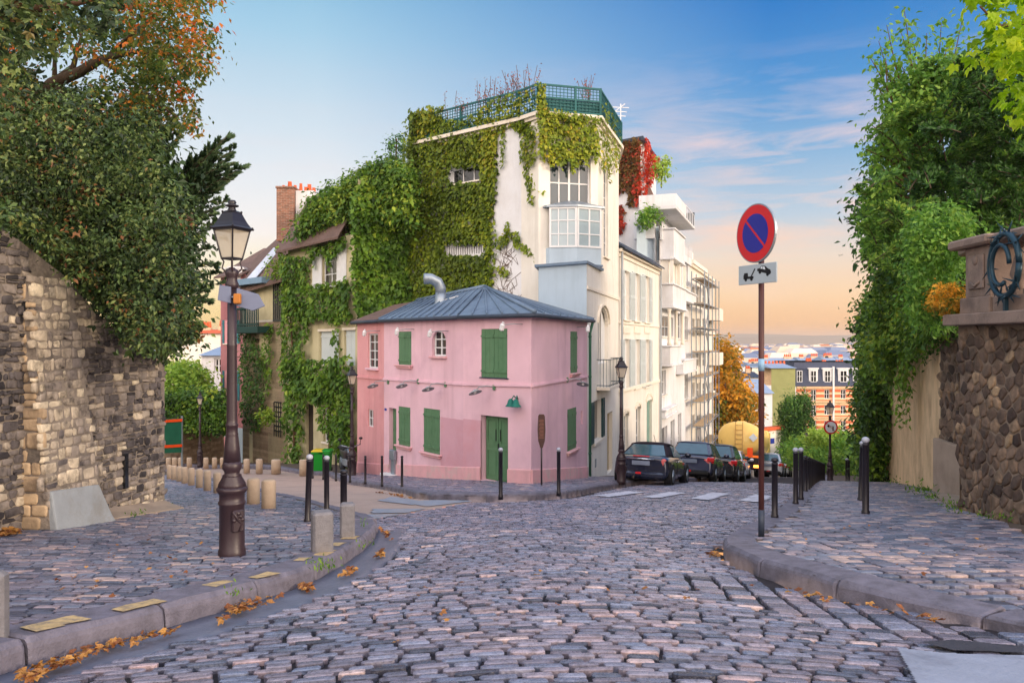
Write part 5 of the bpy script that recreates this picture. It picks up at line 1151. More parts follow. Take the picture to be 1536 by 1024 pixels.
def lamp_post(label, loc, scale=1., rot=0., plain=False):
    t = thing('street_lamp', label, 'street lamp', (0, 0, 0), 'cast iron street lamps')
    b = MB()
    b.lathe([(.122, -.06), (.122, .05), (.112, .07), (.110, .46), (.122, .475), (.122, .49), (.112, .50), (.112, .565), (.128, .58), (.138, .60), (.138, .615), (.124, .63)], 24)
    b.lathe([(.130, .615), (.120, .66), (.086, .72), (.084, .73)], 28, (0, 0, 0), .10)
    b.lathe([(.075, .72), (.085, .735), (.066, .75), (.07, .77), (.088, .80), (.086, .83), (.076, .86)], 20)
    b.lathe([(.078, .85), (.070, .98), (.058, 1.08), (.054, 1.10), (.056, 1.11), (.052, 1.12), (.052, 1.18), (.057, 1.185), (.057, 1.2), (.05, 1.21), (.048, 1.24), (.044, 1.9), (.046, 1.92), (.046, 1.93), (.042, 1.94), (.040, 2.46)], 20, (0, 0, 0), .04)
    b.lathe([(.042, 2.44), (.06, 2.46), (.06, 2.49), (.046, 2.52), (.05, 2.55), (.06, 2.58), (.058, 2.61), (.02, 2.64)], 16)
    for k in range(4):
        a = R(45 + 90 * k); d = Vector((math.cos(a), math.sin(a), 0)); b.tube([Vector((0, 0, 2.58)) + d * .04, Vector((0, 0, 2.63)) + d * .085, Vector((0, 0, 2.69)) + d * .07, Vector((0, 0, 2.715)) + d * .085], .007, 6)
    for a0 in ((-.115, .52), (2.2, .52)): pass
    for ang in (R(-20), R(160)):
        Mz = Matrix.Rotation(ang, 4, 'Z'); b.M = Mz; b.box((.112, 0, .33), (.03, .11, .2), None, .01)
        for k in range(5): b.ball((.118, (k - 2) * .02, .40 - abs(k - 2) * .03), .022, 8, 6)
        b.tube([(.122, -.05, .42), (.132, -.02, .36), (.125, .03, .30), (.122, 0, .24)], .012, 6); b.M = Matrix()
    b.build('post', m_post, t)
    z0, z1, w0, w1 = 2.72, 2.985, .064, .112
    b = MB()
    for k in range(4):
        a = R(45 + 90 * k); d = Vector((math.cos(a), math.sin(a), 0)) * 1.4142; b.bar(Vector((0, 0, z0)) + d * w0, Vector((0, 0, z1)) + d * w1, .014)
        d2 = Vector((math.cos(a + R(90)), math.sin(a + R(90)), 0)) * 1.4142
        b.bar(Vector((0, 0, z0)) + d * w0, Vector((0, 0, z0)) + d2 * w0, .016); b.bar(Vector((0, 0, z1)) + d * w1, Vector((0, 0, z1)) + d2 * w1, .02)
    fr = b.build('lantern', m_blk, t)
    for k in range(4):
        a = R(90 * k); n = Vector((math.cos(a), math.sin(a), 0)); s = Vector((-n.y, n.x, 0)); b = MB(); e = .97
        b.extrude([Vector((0, 0, z0)) + n * w0 * e - s * w0 * e, Vector((0, 0, z0)) + n * w0 * e + s * w0 * e, Vector((0, 0, z1)) + n * w1 * e + s * w1 * e, Vector((0, 0, z1)) + n * w1 * e - s * w1 * e], n * -.004); b.build('glass_panel', m_lglass, fr)
    b = MB(); q = lambda w, z: [Vector((w, w, z)), Vector((-w, w, z)), Vector((-w, -w, z)), Vector((w, -w, z))]
    b.loft([q(w1 + .022, z1), q(w1 + .026, z1 + .012), q(w1 + .004, z1 + .03), q(w1 - .018, z1 + .07), q(.062, z1 + .15), q(.064, z1 + .158), q(.04, z1 + .175)], smooth=False)
    for k in range(4): a = R(45 + 90 * k); b.ball((math.cos(a) * .082, math.sin(a) * .082, z1 + .165), .011, 6, 5); b.ball((math.cos(a) * .178, math.sin(a) * .178, z1 + .02), .011, 6, 5)
    b.lathe([(.05, z1 + .16), (.035, z1 + .19), (.03, z1 + .205), (.06, z1 + .215), (.06, z1 + .225), (.03, z1 + .235), (.04, z1 + .25), (.03, z1 + .27), (.004, z1 + .275)], 14); b.build('lantern_roof', m_blk, t)
    t.location = loc; t.rotation_euler[2] = rot; t.scale = (scale,) * 3
    return t
x, y = gp(348, 832); lp = lamp_post('large dark cast iron street lamp on the left pavement carrying grey direction signs', (x, y, gz(x, y)), 1.0 * (532 * y / F) / 3.26, R(-23))
Lh = (532 * y / F); lx, ly, lz = x, y, gz(x, y)
def lamp_at(px, pyt, pyb, d, label, rot=0):
    p = P(px, pyb, d); z = gz(p.x, p.y); h = EZ - (pyt - CY) / F * d - z
    t = dup(lp, (p.x, p.y, z), R(rot), label); t.scale = (h / 3.26,) * 3; return t
lamp_at(932, 535, 712, 21.6, 'dark street lamp by the cream wall beside the parked black convertible', 10)
lamp_at(1245, 600, 719, 33, 'dark street lamp carrying the round red-bordered sign behind the bollard row', 20)
lamp_at(300, 588, 698, 35, 'slim dark street lamp before the hedge down the left street', 15)
lamp_at(528, 549, 712, 25.9, 'dark street lamp at the left end of the pink house among vines', 30)
lamp_at(1210, 646, 700, 47, 'tiny grey street lamp standing in front of the clipped yews', 0)
# direction signs on the near lamp
m_sgn = mat('grey_sign_back', s8(108, 116, 140), rough=.5, var=.06, vs=3, bump=.03, metal=.2)
sg = thing('direction_sign', 'blank grey arrow signs clamped across the large street lamp', 'sign', P(350, 445, ly - .06))
def sgn(pts, d, nm, th=.02):
    b = MB(); b.extrude([P(px, py, d + (px - 350) * dd) for px, py in pts], (0, th, 0)); return b.build(nm, m_sgn, sg, bevel=.004)
dd = .0012
sgn([(329, 427), (346, 430), (346, 455), (326, 450)], ly - .07, 'tail_plate'); sgn([(355, 432), (387, 441), (397, 459), (379, 466), (355, 459)], ly - .07, 'arrow_plate'); sgn([(344, 430), (357, 433), (357, 459), (344, 455)], ly + .06, 'middle_plate')
b = MB(); p = P(356, 448, ly - .09); b.box(p, (.06, .05, .09), None, .008); b.build('clamp_bracket', mat('ochre_bracket', s8(176, 112, 48), rough=.6), sg)
b = MB(); b.lathe([(.055, 0), (.055, .014)], 14, (lx, ly, P(350, 447, ly).z)); b.build('band', m_galv, sg)
# ---- bollards
def bollard(name, h, r, ball, cap):
    t = thing(name, 'x', 'bollard'); b = MB()
    b.lathe([(r * 1.25, -.05), (r * 1.25, .03), (r, .05), (r, h - 2.9 * r), (r * 1.15, h - 2.8 * r), (r * 1.15, h - 2.5 * r), (r * .8, h - 2.3 * r), (r * .8, h - 2 * r)], 14); b.build('post', m_blk, t)
    b = MB(); b.ball((0, 0, h - r * 1.1), r * 1.18, 14, 9); b.build('ball_top', cap, t); return t
bp_w = bollard('bollard', 1.0, .037, 1, m_capw); bp_b = bollard('bollard', 1.0, .037, 1, m_blk)
used = {}
def put_bollard(px, pyt, pyb, label, white=False, d=None, group='black steel bollards', wid=None, lean=0):
    if d: x, y = px2(px, d)
    else: x, y = gp(px, pyb)
    z = gz(x, y); h = EZ - (pyt - CY) / F * y - z; src = bp_w if white else bp_b
    t = src if src.name not in used else dup(src)
    used[src.name] = 1; t.location = (x, y, z); t.scale = (wid or 1, wid or 1, h); tag(t, label, None, group); t.rotation_euler[1] = lean; return t
put_bollard(461, 681, 782, 'pale-topped bollard left of the square granite block, leaning slightly', True, wid=1.0, lean=R(2))
put_bollard(490, 683, 770, 'pale-topped bollard right behind the larger granite block', True)
put_bollard(515.5, 704, 778, 'short dark ball-topped bollard behind the smaller granite block', False, wid=1.2)
put_bollard(751, 671, 745, 'pale-topped bollard in front of the green double door', True, wid=1.0)
put_bollard(838, 671, 740, 'pale-topped bollard in front of the street-side wall of the pink house', True, wid=1.0)
put_bollard(603, 683, 730, 'bollard before the ground floor window nearest the repainted wall', wid=.8)
put_bollard(573, 683, 727, 'bollard in front of the side door of the pink house', wid=.8)
put_bollard(548, 683, 723.5, 'bollard in front of the salmon part of the pink house', wid=.8)
for px, t in ((525, 'beside the lamp at the pink house end'), (504, 'between the motorbike and the green bins'), (485, 'in front of the right green bin'), (469, 'in front of the left green bin')):
    put_bollard(px, 681, 721.5 - (525 - px) * .11, 'thin bollard ' + t, wid=.8)
put_bollard(1162, 686, 775, 'dark bollard at the kerb just right of the no-parking pole', wid=1.1)
put_bollard(1193.5, 671, 755, 'pale-topped bollard nearest of the row along the right kerb', True, wid=1.1)
put_bollard(1201.5, 671, 748, 'pale-topped bollard second in the row along the right kerb', True, wid=1.1)
put_bollard(1298.5, 655, 770, 'tall pale-topped bollard nearest the ivy wall on the right pavement', True, wid=1.25)
put_bollard(1291, 661, 750, 'leaning dark bollard just behind the tall pale-topped one', True, wid=1.25, lean=R(2))
put_bollard(1270, 687, 718, 'small pale-topped bollard farther off right of the sign lamp', True, d=31, wid=1.4)
put_bollard(1273, 689, 720, 'small dark bollard beside the far pale-topped bollard', d=29.5, wid=1.3)
x0, y0 = gp(1206, 742); N_ = 15
for i in range(N_):
    k = i / (N_ - 1); px = 1208 + 28 * (k ** .72); pyt = 683 + 12 * k ** .7; d = y0 + 1.5 + 13 * k
    put_bollard(px, pyt, 720, 'black bollard in the close row along the right kerb', d=d, group='row of bollards along the right kerb', wid=1.2)
# ---- stone posts
def stone_post(px, pyt, pyb, w_px, label, d=None, square=False, group=None, rot=0):
    if d: x, y = px2(px, d)
    else: x, y = gp(px, pyb)
    z = gz(x, y); h = EZ - (pyt - CY) / F * y - z; w = w_px / F * y
    b = MB()
    if square: b.M = Matrix.Rotation(R(rot), 4, 'Z'); b.box((0, 0, h / 2 - .06), (w, w, h + .12), None, .02); m = m_gran
    else: b.lathe([(w / 2, -.1), (w / 2 * .99, h * .5), (w / 2, h - .03), (w / 2 - .025, h), (.01, h + .004)], 20); m = m_sand
    o = b.build('granite_block' if square else 'stone_post', m); o.location = (x, y, z)
    return tag(o, label, 'stone block' if square else 'stone bollard', group or ('granite blocks' if square else 'round stone posts'))
stone_post(483, 766, 828, 30, 'larger square granite block on the left pavement by the kerb', square=True, rot=22)
stone_post(521, 754, 806, 22, 'smaller square granite block at the left kerb corner', square=True, rot=12)
stone_post(-5, 856, 955, 28, 'granite block cut off by the left edge of the view', square=True, rot=10)
stone_post(403, 719, 762, 21, 'round sandstone post nearest the viewer, right of the large lamp')
stone_post(380, 717, 755, 19, 'round sandstone post second from the viewer, close beside the large lamp')
for i, (px, yt, yb) in enumerate(((326, 708, 739), (311, 705, 735.5), (299, 703, 731), (287, 701.5, 727.5), (277, 700, 724.5), (269, 699, 721.5), (261, 698, 719.5), (254, 697, 718))):
    stone_post(px, yt, yb, 11.5 - i * .6, 'round sandstone post number %d from the large lamp towards the wall' % (i + 1))
for px, yt, yb, w, t in ((370, 688, 708, 9, 'left of the pair before the teal door'), (389, 688, 709, 10, 'right of the pair before the teal door'), (414, 689, 710, 14, 'stout dark one below the barred window'), (455, 689, 716, 12, 'by the vine house door')):
    stone_post(px, yt, yb, w, 'stone post at the far kerb, ' + t, d=30 if px < 430 else 28)
for i, px in enumerate((253, 262, 271, 284, 309, 322, 334)):
    stone_post(px, 686, 700, 7.5, 'low stone post across the left street, number %d from the left' % (i + 1), d=33)
# ---- no-parking sign
x, y = gp(1142, 803); zs0 = gz(x, y); mpp = y / F
ns = thing('no_parking_sign', 'round red and blue no-parking sign with tow-away plate on a brown pole', 'sign', (x, y, zs0))
m_red = mat('sign_red', s8(196, 36, 44), rough=.4, var=.05, bump=0); m_blu = mat('sign_blue', s8(38, 40, 140), rough=.4, var=.05, bump=0); m_sw = mat('sign_white', s8(206, 214, 222), rough=.4, var=.04, bump=0); m_black = mat('sign_black', s8(24, 24, 28), rough=.5, var=0, bump=0)
pole = MB(); ztop = EZ - (315 - CY) * mpp; pole.tube([(x, y, zs0 - .05), (x, y, ztop)], .030, 12); pole.build('pole', mat('brown_pole', s8(78, 46, 44), rough=.4, var=.2, bump=.05), ns)
b = MB(); b.lathe([(.033, 0), (.033, .30)], 12, (x, y, zs0 - .02)); b.build('foot_sleeve', m_zincd, ns)
b = MB(); b.lathe([(.0335, 0), (.0335, .13)], 12, (x, y, EZ - (556 - CY) * mpp)); b.build('sticker', mat('sticker_blue', s8(132, 168, 196), rough=.5), ns)
rd_ = 44 * mpp; zc = EZ - (351 - CY) * mpp; xc = x - 10 * mpp; Ms = Matrix.Translation((xc, y - .05, zc)) @ Matrix.Rotation(R(-69), 4, 'Z') @ Matrix.Rotation(R(90), 4, 'X')
b = MB(); b.M = Ms; b.lathe([(rd_ * .97, -.012), (rd_, -.012), (rd_, .012), (rd_ * .985, .012)], 48, smooth=False); disc = b.build('disc', m_galv, ns)
b = MB(); b.M = Ms; b.lathe([(rd_ * .96, .012), (rd_ * .96, .0145)], 48, smooth=False); b.build('red_face', m_red, disc)
b = MB(); b.M = Ms; ri = rd_ * .66; th0 = R(135); w = .075
for sgn_ in (1, -1):
    a0 = math.asin(w / 1.0 * .55 / .66 * 1.0); pts = [Vector((ri * math.cos(t + R(-45) + (0 if sgn_ > 0 else math.pi)), ri * math.sin(t + R(-45) + (0 if sgn_ > 0 else math.pi)), .0150)) for t in np.linspace(a0, math.pi - a0, 24)]; b.extrude(pts, (0, 0, .002))
b.build('blue_field', m_blu, disc)
zp_ = EZ - (411.5 - CY) * mpp; Mp = Matrix.Translation((x - 8.5 * mpp, y - .06, zp_)) @ Matrix.Rotation(R(-64), 4, 'Z') @ Matrix.Rotation(R(90), 4, 'X')
b = MB(); b.M = Mp; pwid, phgt = .56, .21
b.box((0, 0, 0), (pwid, phgt, .016), None, .0); pl_ = b.build('tow_plate', mat('shaded_white_plate', s8(162, 174, 182), rough=.45, var=.05, bump=0), ns, bevel=.006)  # white plate made grey: its shade is put into the base colour
b = MB(); b.M = Mp
def flat(pts): b.extrude([Vector((p[0], p[1], .0085)) for p in pts], (0, 0, .002))
def disc2(cx, cy, r, n=12): flat([(cx + r * math.cos(2 * math.pi * k / n), cy + r * math.sin(2 * math.pi * k / n)) for k in range(n)])
flat([(-.20, -.045), (-.05, -.045), (-.05, -.02), (-.13, -.02), (-.135, .02), (-.185, .02), (-.20, -.01)])
disc2(-.165, -.05, .019); disc2(-.08, -.05, .019); flat([(-.09, -.02), (-.075, -.02), (-.02, .055), (-.035, .06)])
flat([(0.005, .03), (.19, -.02), (.205, .0), (.195, .03), (.16, .045), (.12, .075), (.07, .08), (.04, .055), (.01, .055)]); disc2(.045, .015, .019); disc2(.155, -.017, .019)
b.build('tow_symbol', m_black, pl_)
b = MB(); b.M = Mp; b.extrude([Vector((p[0], p[1], .0112)) for p in ((.055, .052), (.085, .045), (.085, .072), (.07, .073))], (0, 0, .001)); b.extrude([Vector((p[0], p[1], .0112)) for p in ((.092, .043), (.125, .036), (.115, .066), (.092, .071))], (0, 0, .001)); b.build('symbol_windows', m_sw, pl_)
# ---- round no-left-turn sign on the far lamp
d = 32.7; c = P(1244.5, 640, d); r = 10.5 / F * d
ts = thing('no_left_turn_sign', 'round white sign with red border and crossed black left-turn arrow on the far lamp', 'sign', c)
def vdisc(nm, r, o, m, par): bb = MB(); bb.M = Matrix.Translation(c + Vector((0, -o, 0))) @ Matrix.Rotation(R(90), 4, 'X'); bb.lathe([(r, 0), (r, .012)], 32, smooth=False); return bb.build(nm, m, par)
base = vdisc('disc', r, .10, m_red, ts); vdisc('white_field', r * .78, .115, m_sw, base)
b = MB(); y_ = c.y - .13
b.bar((c.x + .09, y_, c.z - .15), (c.x + .09, y_, c.z + .03), .05, .006); b.bar((c.x + .11, y_, c.z + .05), (c.x - .1, y_, c.z + .05), .05, .006); b.extrude([Vector((c.x - .17, y_, c.z + .05)), Vector((c.x - .07, y_, c.z - .03)), Vector((c.x - .07, y_, c.z + .13))], (0, .006, 0)); b.build('arrow_symbol', m_black, base)
b = MB(); b.bar((c.x - r * .55, y_ - .012, c.z + r * .55), (c.x + r * .55, y_ - .012, c.z - r * .55), .05, .006); b.build('red_bar', m_red, base)
# ---- history panel shaped like a paddle
x, y = gp(812, 727); y -= .12; z0 = gz(x, y); mpp = y / F
hp = thing('history_panel', 'brown paddle-shaped history panel on a thin post at the pink house corner', 'sign', (x, y, z0)); b = MB(); b.tube([(x, y, z0 - .05), (x, y, z0 + 1.15)], .022, 8); b.build('post', m_post, hp)
zt0, zt1 = EZ - (668 - CY) * mpp, EZ - (621 - CY) * mpp
b = MB(); prof = [(-.03, zt0 - .06), (.03, zt0 - .06), (.085, zt0 + .12), (.10, zt0 + .4), (.085, zt1 - .05), (.06, zt1), (-.06, zt1), (-.085, zt1 - .05), (-.10, zt0 + .4), (-.085, zt0 + .12)]
b.extrude([Vector((x + p, y - .03, z)) for p, z in prof], (0, .05, 0)); pn = b.build('panel', mat('panel_brown', s8(78, 54, 48), rough=.5, var=.1), hp, bevel=.01)
b = MB()
for k in range(14): z = zt0 + .2 + k * .035; b.box((x + .005 * (k % 3 - 1), y - .032, z), (.13 - .02 * (k % 3), .003, .008))
b.build('lettering', mat('panel_text', s8(168, 112, 92), rough=.6), pn)
# ---- wheelie bins and motorbike by the vines
m_bin = mat('bin_green', s8(20, 138, 40), rough=.45, var=.08, bump=.05); m_binl = mat('bin_yellow', s8(214, 184, 40), rough=.5, var=.05)
for px, lidm, lb in ((478, m_binl, 'green wheelie bin with yellow lid against the vine house'), (489, m_bin, 'all-green wheelie bin with green lid against the vine house')):
    dq = 30.0; x, y = px2(px, dq); z = gz(x, y); h = 33 / F * dq; t = thing('wheelie_bin', lb, 'bin', (x, y, z), 'wheelie bins'); s = h / 1.05
    b = MB(); q = lambda w, d_, zz: [Vector((x + a * w * s, y + c_ * d_ * s, z + zz * s)) for a, c_ in ((-1, -1), (1, -1), (1, 1), (-1, 1))]
    b.loft([q(.2, .22, .06), q(.25, .3, .85), q(.29, .34, .9), q(.29, .34, .97)], smooth=False); b.build('body', m_bin, t, bevel=.02)
    b = MB(); b.loft([q(.29, .36, .975), q(.29, .36, 1.0), q(.22, .3, 1.06)], smooth=False); b.build('lid', lidm, t, bevel=.01)
    for sx in (-.2, .2): b = MB(); b.M = Matrix.Translation((x + sx * s, y + .28 * s, z + .1 * s)) @ Matrix.Rotation(R(90), 4, 'Y'); b.lathe([(.1 * s, -.03), (.1 * s, .03)], 14); b.build('wheel', m_blk, t)
m_rub2 = mat('tyre_rubber', s8(28, 27, 28), rough=.8, var=.1, bump=.1)
def wheel(parent, c, r, w, axis_rot, rim=True):
    b = MB(); b.M = Matrix.Translation(c) @ axis_rot @ Matrix.Rotation(R(90), 4, 'X')
    b.lathe([(r * .66, -w / 2), (r * .9, -w / 2), (r, -w * .3), (r, w * .3), (r * .9, w / 2), (r * .66, w / 2)], 26); t = b.build('tyre', m_rub2, parent)
    if rim:
        b = MB(); b.M = Matrix.Translation(c) @ axis_rot @ Matrix.Rotation(R(90), 4, 'X'); b.lathe([(r * .66, -w * .52), (r * .60, -w * .5), (r * .58, -w * .25), (r * .2, -w * .3), (r * .16, -w * .5), (.01, -w * .5)], 20)
        b.lathe([(r * .66, w * .52), (r * .60, w * .5), (r * .58, w * .25), (r * .2, w * .3), (r * .16, w * .5), (.01, w * .5)], 20)
        for k in range(7):
            a = 2 * math.pi * k / 7
            for s_ in (-1, 1): b.bar((r * .12 * math.cos(a), r * .12 * math.sin(a), s_ * w * .46), (r * .64 * math.cos(a), r * .64 * math.sin(a), s_ * w * .46), r * .13, w * .06)
        b.build('rim', m_galv, t)
    return t
x, y = px2(521, 27.2); z = gz(x, y); mb_ = thing('motorbike', 'dark motorbike with round front wheel parked between bollards beside the pink house', 'motorbike', (x, y, z)); rot = Matrix.Rotation(R(-62), 4, 'Z')
Mm = Matrix.Translation((x, y, z)) @ rot
for wx in (-.62, .62): wheel(mb_, Mm @ Vector((wx, 0, .31)), .31, .11, rot)
b = MB(); b.M = Mm; b.loft([[Vector((u, a * w, zc_ + c_ * h)) for a, c_ in ((-1, -.6), (-1, .6), (-.5, 1), (.5, 1), (1, .6), (1, -.6), (.5, -1), (-.5, -1))] for u, w, zc_, h in ((-.85, .05, .78, .05), (-.5, .12, .72, .10), (-.1, .14, .66, .2), (.25, .15, .74, .2), (.5, .07, .8, .1))]); b.build('body', m_blk, mb_)
b = MB(); b.M = Mm; b.box((-.42, 0, .86), (.75, .26, .12), None, .04); b.build('seat', m_rub2, mb_)
b = MB(); b.M = Mm
for s_ in (-.09, .09): b.tube([(.62, s_, .31), (.42, s_, .95)], .03, 6)
b.tube([(.40, -.36, 1.08), (.44, -.1, 1.0), (.44, .1, 1.0), (.40, .36, 1.08)], .02, 6); b.box((0, 0, .42), (.5, .26, .3), None, .05); b.build('fork_and_engine', m_galv, mb_)
b = MB(); b.M = Mm; b.ball((.56, 0, .9), .09, 10, 8); b.build('headlight', mat('amber_lens', s8(236, 138, 40), rough=.3, var=0, bump=0), mb_)
for s_ in (-.34, .34): b = MB(); b.M = Mm; b.tube([(.42, s_, 1.06), (.38, s_ * 1.1, 1.25)], .01, 5); b.ball((.38, s_ * 1.1, 1.28), .06, 8, 6, (.4, 1.2, .8)); b.build('mirror', m_blk, mb_)
# ---- works barrier down the left street
d = 30; bar_ = thing('works_barrier', 'green mesh works fence with two orange bands at the wall end', 'barrier', P(258, 690, d)); p0, p1 = P(240, 690, d), P(273, 690, d + 1.2)
def strip(y0, y1, nm, m, o=0.): b = MB(); a, c = P(240, y0, d - o), P(273, y0 + (-2), d + 1.2 - o); e, f = P(273, y1 - 2, d + 1.2 - o), P(240, y1, d - o); b.extrude([a, c, e, f], (0, .05, 0)); return b.build(nm, m, bar_)
strip(629, 680, 'mesh_panel', mat('barrier_green', s8(34, 104, 78), rough=.8, var=.15)); m_or = mat('orange_band', s8(250, 84, 24), rough=.6, var=.05)
strip(630, 634, 'orange_band', m_or, .06); strip(668, 672, 'orange_band', m_or, .06)
b = MB(); 
for p in (p0, p1): b.bar(Vector((p.x, p.y, gz(p.x, p.y))), Vector((p.x, p.y, P(240, 628, d).z)), .06)
b.build('posts', m_galv, bar_)
# ================================================================= VEHICLES
def carpaint(nm, c, rough=.22): return mat(nm, c, rough=rough, var=.06, vs=2, bump=0, spec=.6, coat=.6, metal=.15)
m_cg = mat('car_glass', s8(54, 92, 108), rough=.06, var=.2, vs=2, bump=0, spec=.9)
m_tail = mat('tail_light_red', s8(212, 44, 50), rough=.2, var=.1, bump=0, spec=.6); m_tailp = mat('tail_light_pale', s8(232, 120, 116), rough=.2, var=.1, bump=0)
m_plate = mat('number_plate_grey', s8(128, 140, 160), rough=.4, var=.1, bump=0); m_trim = mat('black_trim', s8(24, 24, 28), rough=.55, var=.1, bump=0); m_chrome = mat('chrome', s8(210, 214, 220), rough=.15, var=0, bump=0, metal=.95)
def car(label, x, y, L, W, H, belt, paint, top, cab, wr, wb0, wb1, lamps, style, head=.42):
    """cab = (rear glass base, rear roof, front roof, windscreen base) as fractions of the length; x forward from the rear bumper"""
    z = float(G(x, y)) ; slope = (float(G(x + .39 * L, y + .92 * L)) - z) / L
    t = thing('parked_car', label, 'car', (x, y, z), 'cars parked along the left kerb')
    a = math.atan2(1, head); Mx = Matrix.Translation((x, y, z)) @ Matrix.Rotation(a, 4, 'Z') @ Matrix.Rotation(-math.atan(slope), 4, 'Y')
    def mb(): b = MB(); b.M = Mx; return b
    w = W / 2; zb = .17; b = mb()
    def sec(u, k, zl, zt, tuck=.0):
        ww = w * k; pr = [(ww * .80, zl), (ww * .95, zl + .06), (ww, zl + (zt - zl) * .35), (ww * .995, zl + (zt - zl) * .62), (ww * .95, zt - .05), (ww * .84, zt), (ww * .4, zt + .015)]
        return [Vector((u, p, q)) for p, q in pr] + [Vector((u, -p, q)) for p, q in pr[::-1]]
    b.loft([sec(0.04, .80, zb + .12, belt * .80), sec(0, .90, zb + .05, belt * .88), sec(.06, .97, zb, belt * .96), sec(L * .12, 1, zb - .02, belt), sec(L * .3, 1, zb - .03, belt), sec(L * .55, 1, zb - .03, belt * .985), sec(L * .72, .995, zb - .02, belt * .95), sec(L * .88, .96, zb, belt * .86), sec(L * .97, .86, zb + .04, belt * .74), sec(L, .72, zb + .1, belt * .6)])
    body = b.build('body', paint, t, sub=1)
    c0, c1, c2, c3 = [L * q for q in cab]; wb_, wt = w * .90, w * (.66 if style == 'soft' else .70)
    def csec(u, ww, z_, rnd): return [Vector((u, ww * k, z_ - rnd * (abs(k) ** 4))) for k in np.linspace(1, -1, 9)]
    b = mb(); zr = H
    secs = []
    for u, ww, zz in ((c1 - .02, wt, zr - .05), (c1 + .18, wt * 1.01, zr - .012), ((c1 + c2) / 2, wt * 1.02, zr), (c2 - .15, wt, zr - .03), (c2, wt * .97, zr - .075)):
        secs.append(csec(u, ww, zz, .05) + csec(u, ww * .98, zz - .05, .05)[::-1])
    b.loft(secs); b.build('roof', top, t)
    b = mb(); e = .0
    cb = lambda u, ww, z_: [Vector((u, ww, z_)), Vector((u, -ww, z_))]
    r0, r1, r2, r3 = (c0, wb_, belt - .03), (c1, wt, zr - .075), (c2, wt * .97, zr - .1), (c3, wb_ * .96, belt - .05)
    V = []
    for u, ww, z_ in (r0, r1, r2, r3): V += cb(u, ww, z_)
    b.add(V, [(0, 1, 3, 2), (2, 3, 5, 4), (4, 5, 7, 6), (0, 2, 4, 6), (1, 7, 5, 3), (0, 6, 7, 1)]); b.build('cabin', top if style == 'soft' else paint, t, bevel=.09)
    def panel(nm, q, m, o=.012, ins=.1, par=t):
        q = [Vector(p) for p in q]; c = sum(q, Vector()) / len(q); n = (q[1] - q[0]).cross(q[2] - q[0]).normalized()
        if n.dot(c - Vector((L / 2, 0, belt))) < 0: n = -n
        q = [p.lerp(c, ins) for p in q]; bb = mb(); bb.extrude([p + n * (o - .01) for p in q], n * .012); return bb.build(nm, m, par)
    panel('rear_window', [V[0], V[1], V[3], V[2]], m_cg, ins=.16); panel('windscreen', [V[4], V[5], V[7], V[6]], m_cg)
    for s in (0, 1):
        p0, p1, p2, p3 = V[0 + s], V[2 + s], V[4 + s], V[6 + s]; mb0, mb1 = p0.lerp(p3, .52), p1.lerp(p2, .55)
        if style == 'soft': panel('side_window', [p0.lerp(p3, .30), p1.lerp(p2, .32), p2, p3], m_cg, ins=.12)
        else: panel('side_window', [p0.lerp(p3, .1), p1.lerp(p2, .1), mb1, mb0], m_cg, ins=.1); panel('side_window', [mb0, mb1, p2, p3], m_cg, ins=.1)
    for u in (wb0, wb1):
        for s in (-1, 1):
            bb = mb(); bb.M = Mx @ Matrix.Translation((u, s * (w - .09), wr)) @ Matrix.Rotation(R(90), 4, 'X'); bb.lathe([(wr * 1.17, -.1), (wr * 1.17, .1)], 28, smooth=False); bb.build('wheel_arch', m_trim, t)
            rt = (Matrix.Rotation(a, 4, 'Z')); wheel(t, Mx @ Vector((u, s * (w - .085), wr)), wr, .21, rt)
    for s in (-1, 1):
        b = mb()
        if lamps == 'tall': b.box((.065, s * w * .80, belt * .78), (.10, .15, .24), Matrix.Rotation(R(-12), 3, 'Y') @ Matrix.Rotation(R(s * -24), 3, 'Z'), .04)
        else: b.extrude([Vector((-.0, s * w * .62, belt * .80)), Vector((.04, s * w * .97, belt * .86)), Vector((.36, s * (w + .008), belt * .95)), Vector((.10, s * (w + .01), belt * .70)), Vector((.0, s * w * .80, belt * .68))], (.0, 0, .02)); b.box((.10, s * w * .86, belt * .82), (.2, w * .3, .17), Matrix.Rotation(R(s * -24), 3, 'Z'), .03)
        b.build('tail_light', m_tailp if lamps == 'tall' else m_tail, t)
        b = mb(); b.ball((c3 - .12, s * (w + .09), belt + .06), .11, 10, 8, (.7, 1, .75)); b.bar((c3 - .1, s * w * .9, belt), (c3 - .12, s * (w + .04), belt + .04), .04); b.build('wing_mirror', paint, t)
        for u in ((c1 + c2) / 2 - .05,) if style == 'soft' else (c1 + .55, c1 + 1.45):
            b = mb(); b.box((u, s * (w + .004), belt * .82), (.2, .04, .035), None, .012); b.build('door_handle', m_chrome if style == 'soft' else paint, t)
            b = mb(); b.box((u - .22, s * w * .999, belt * .6), (.012, .01, belt * .55)); b.build('door_seam', m_trim, t)
    b = mb(); b.box((.005, 0, belt * .74), (.03, .54, .13), Matrix.Rotation(R(-8), 3, 'Y'), .01); b.build('number_plate', m_plate, t)
    if style == 'soft':
        b = mb(); b.tube([(-.005, -.40, belt * .87), (-.03, 0, belt * .885), (-.005, .40, belt * .87)], .022, 6); b.build('chrome_handle', m_chrome, t)
        b = mb(); b.box((.03, 0, belt * .97), (.04, .5, .03), None, .008); b.build('brake_light', m_tail, t)
    b = mb(); b.box((.12, 0, .30), (.3, W * .88, .22), None, .07); b.build('rear_bumper', m_trim if style != 'soft' else paint, t)
    b = mb(); b.box((-.035, .0 if style != 'soft' else .06, .36), (.02, .16, .06), None, .01); b.build('fog_light', m_tail, t)
    b = mb(); b.box((L * .5, 0, .2), (L * .75, W * .8, .12)); b.build('underbody', m_trim, t)
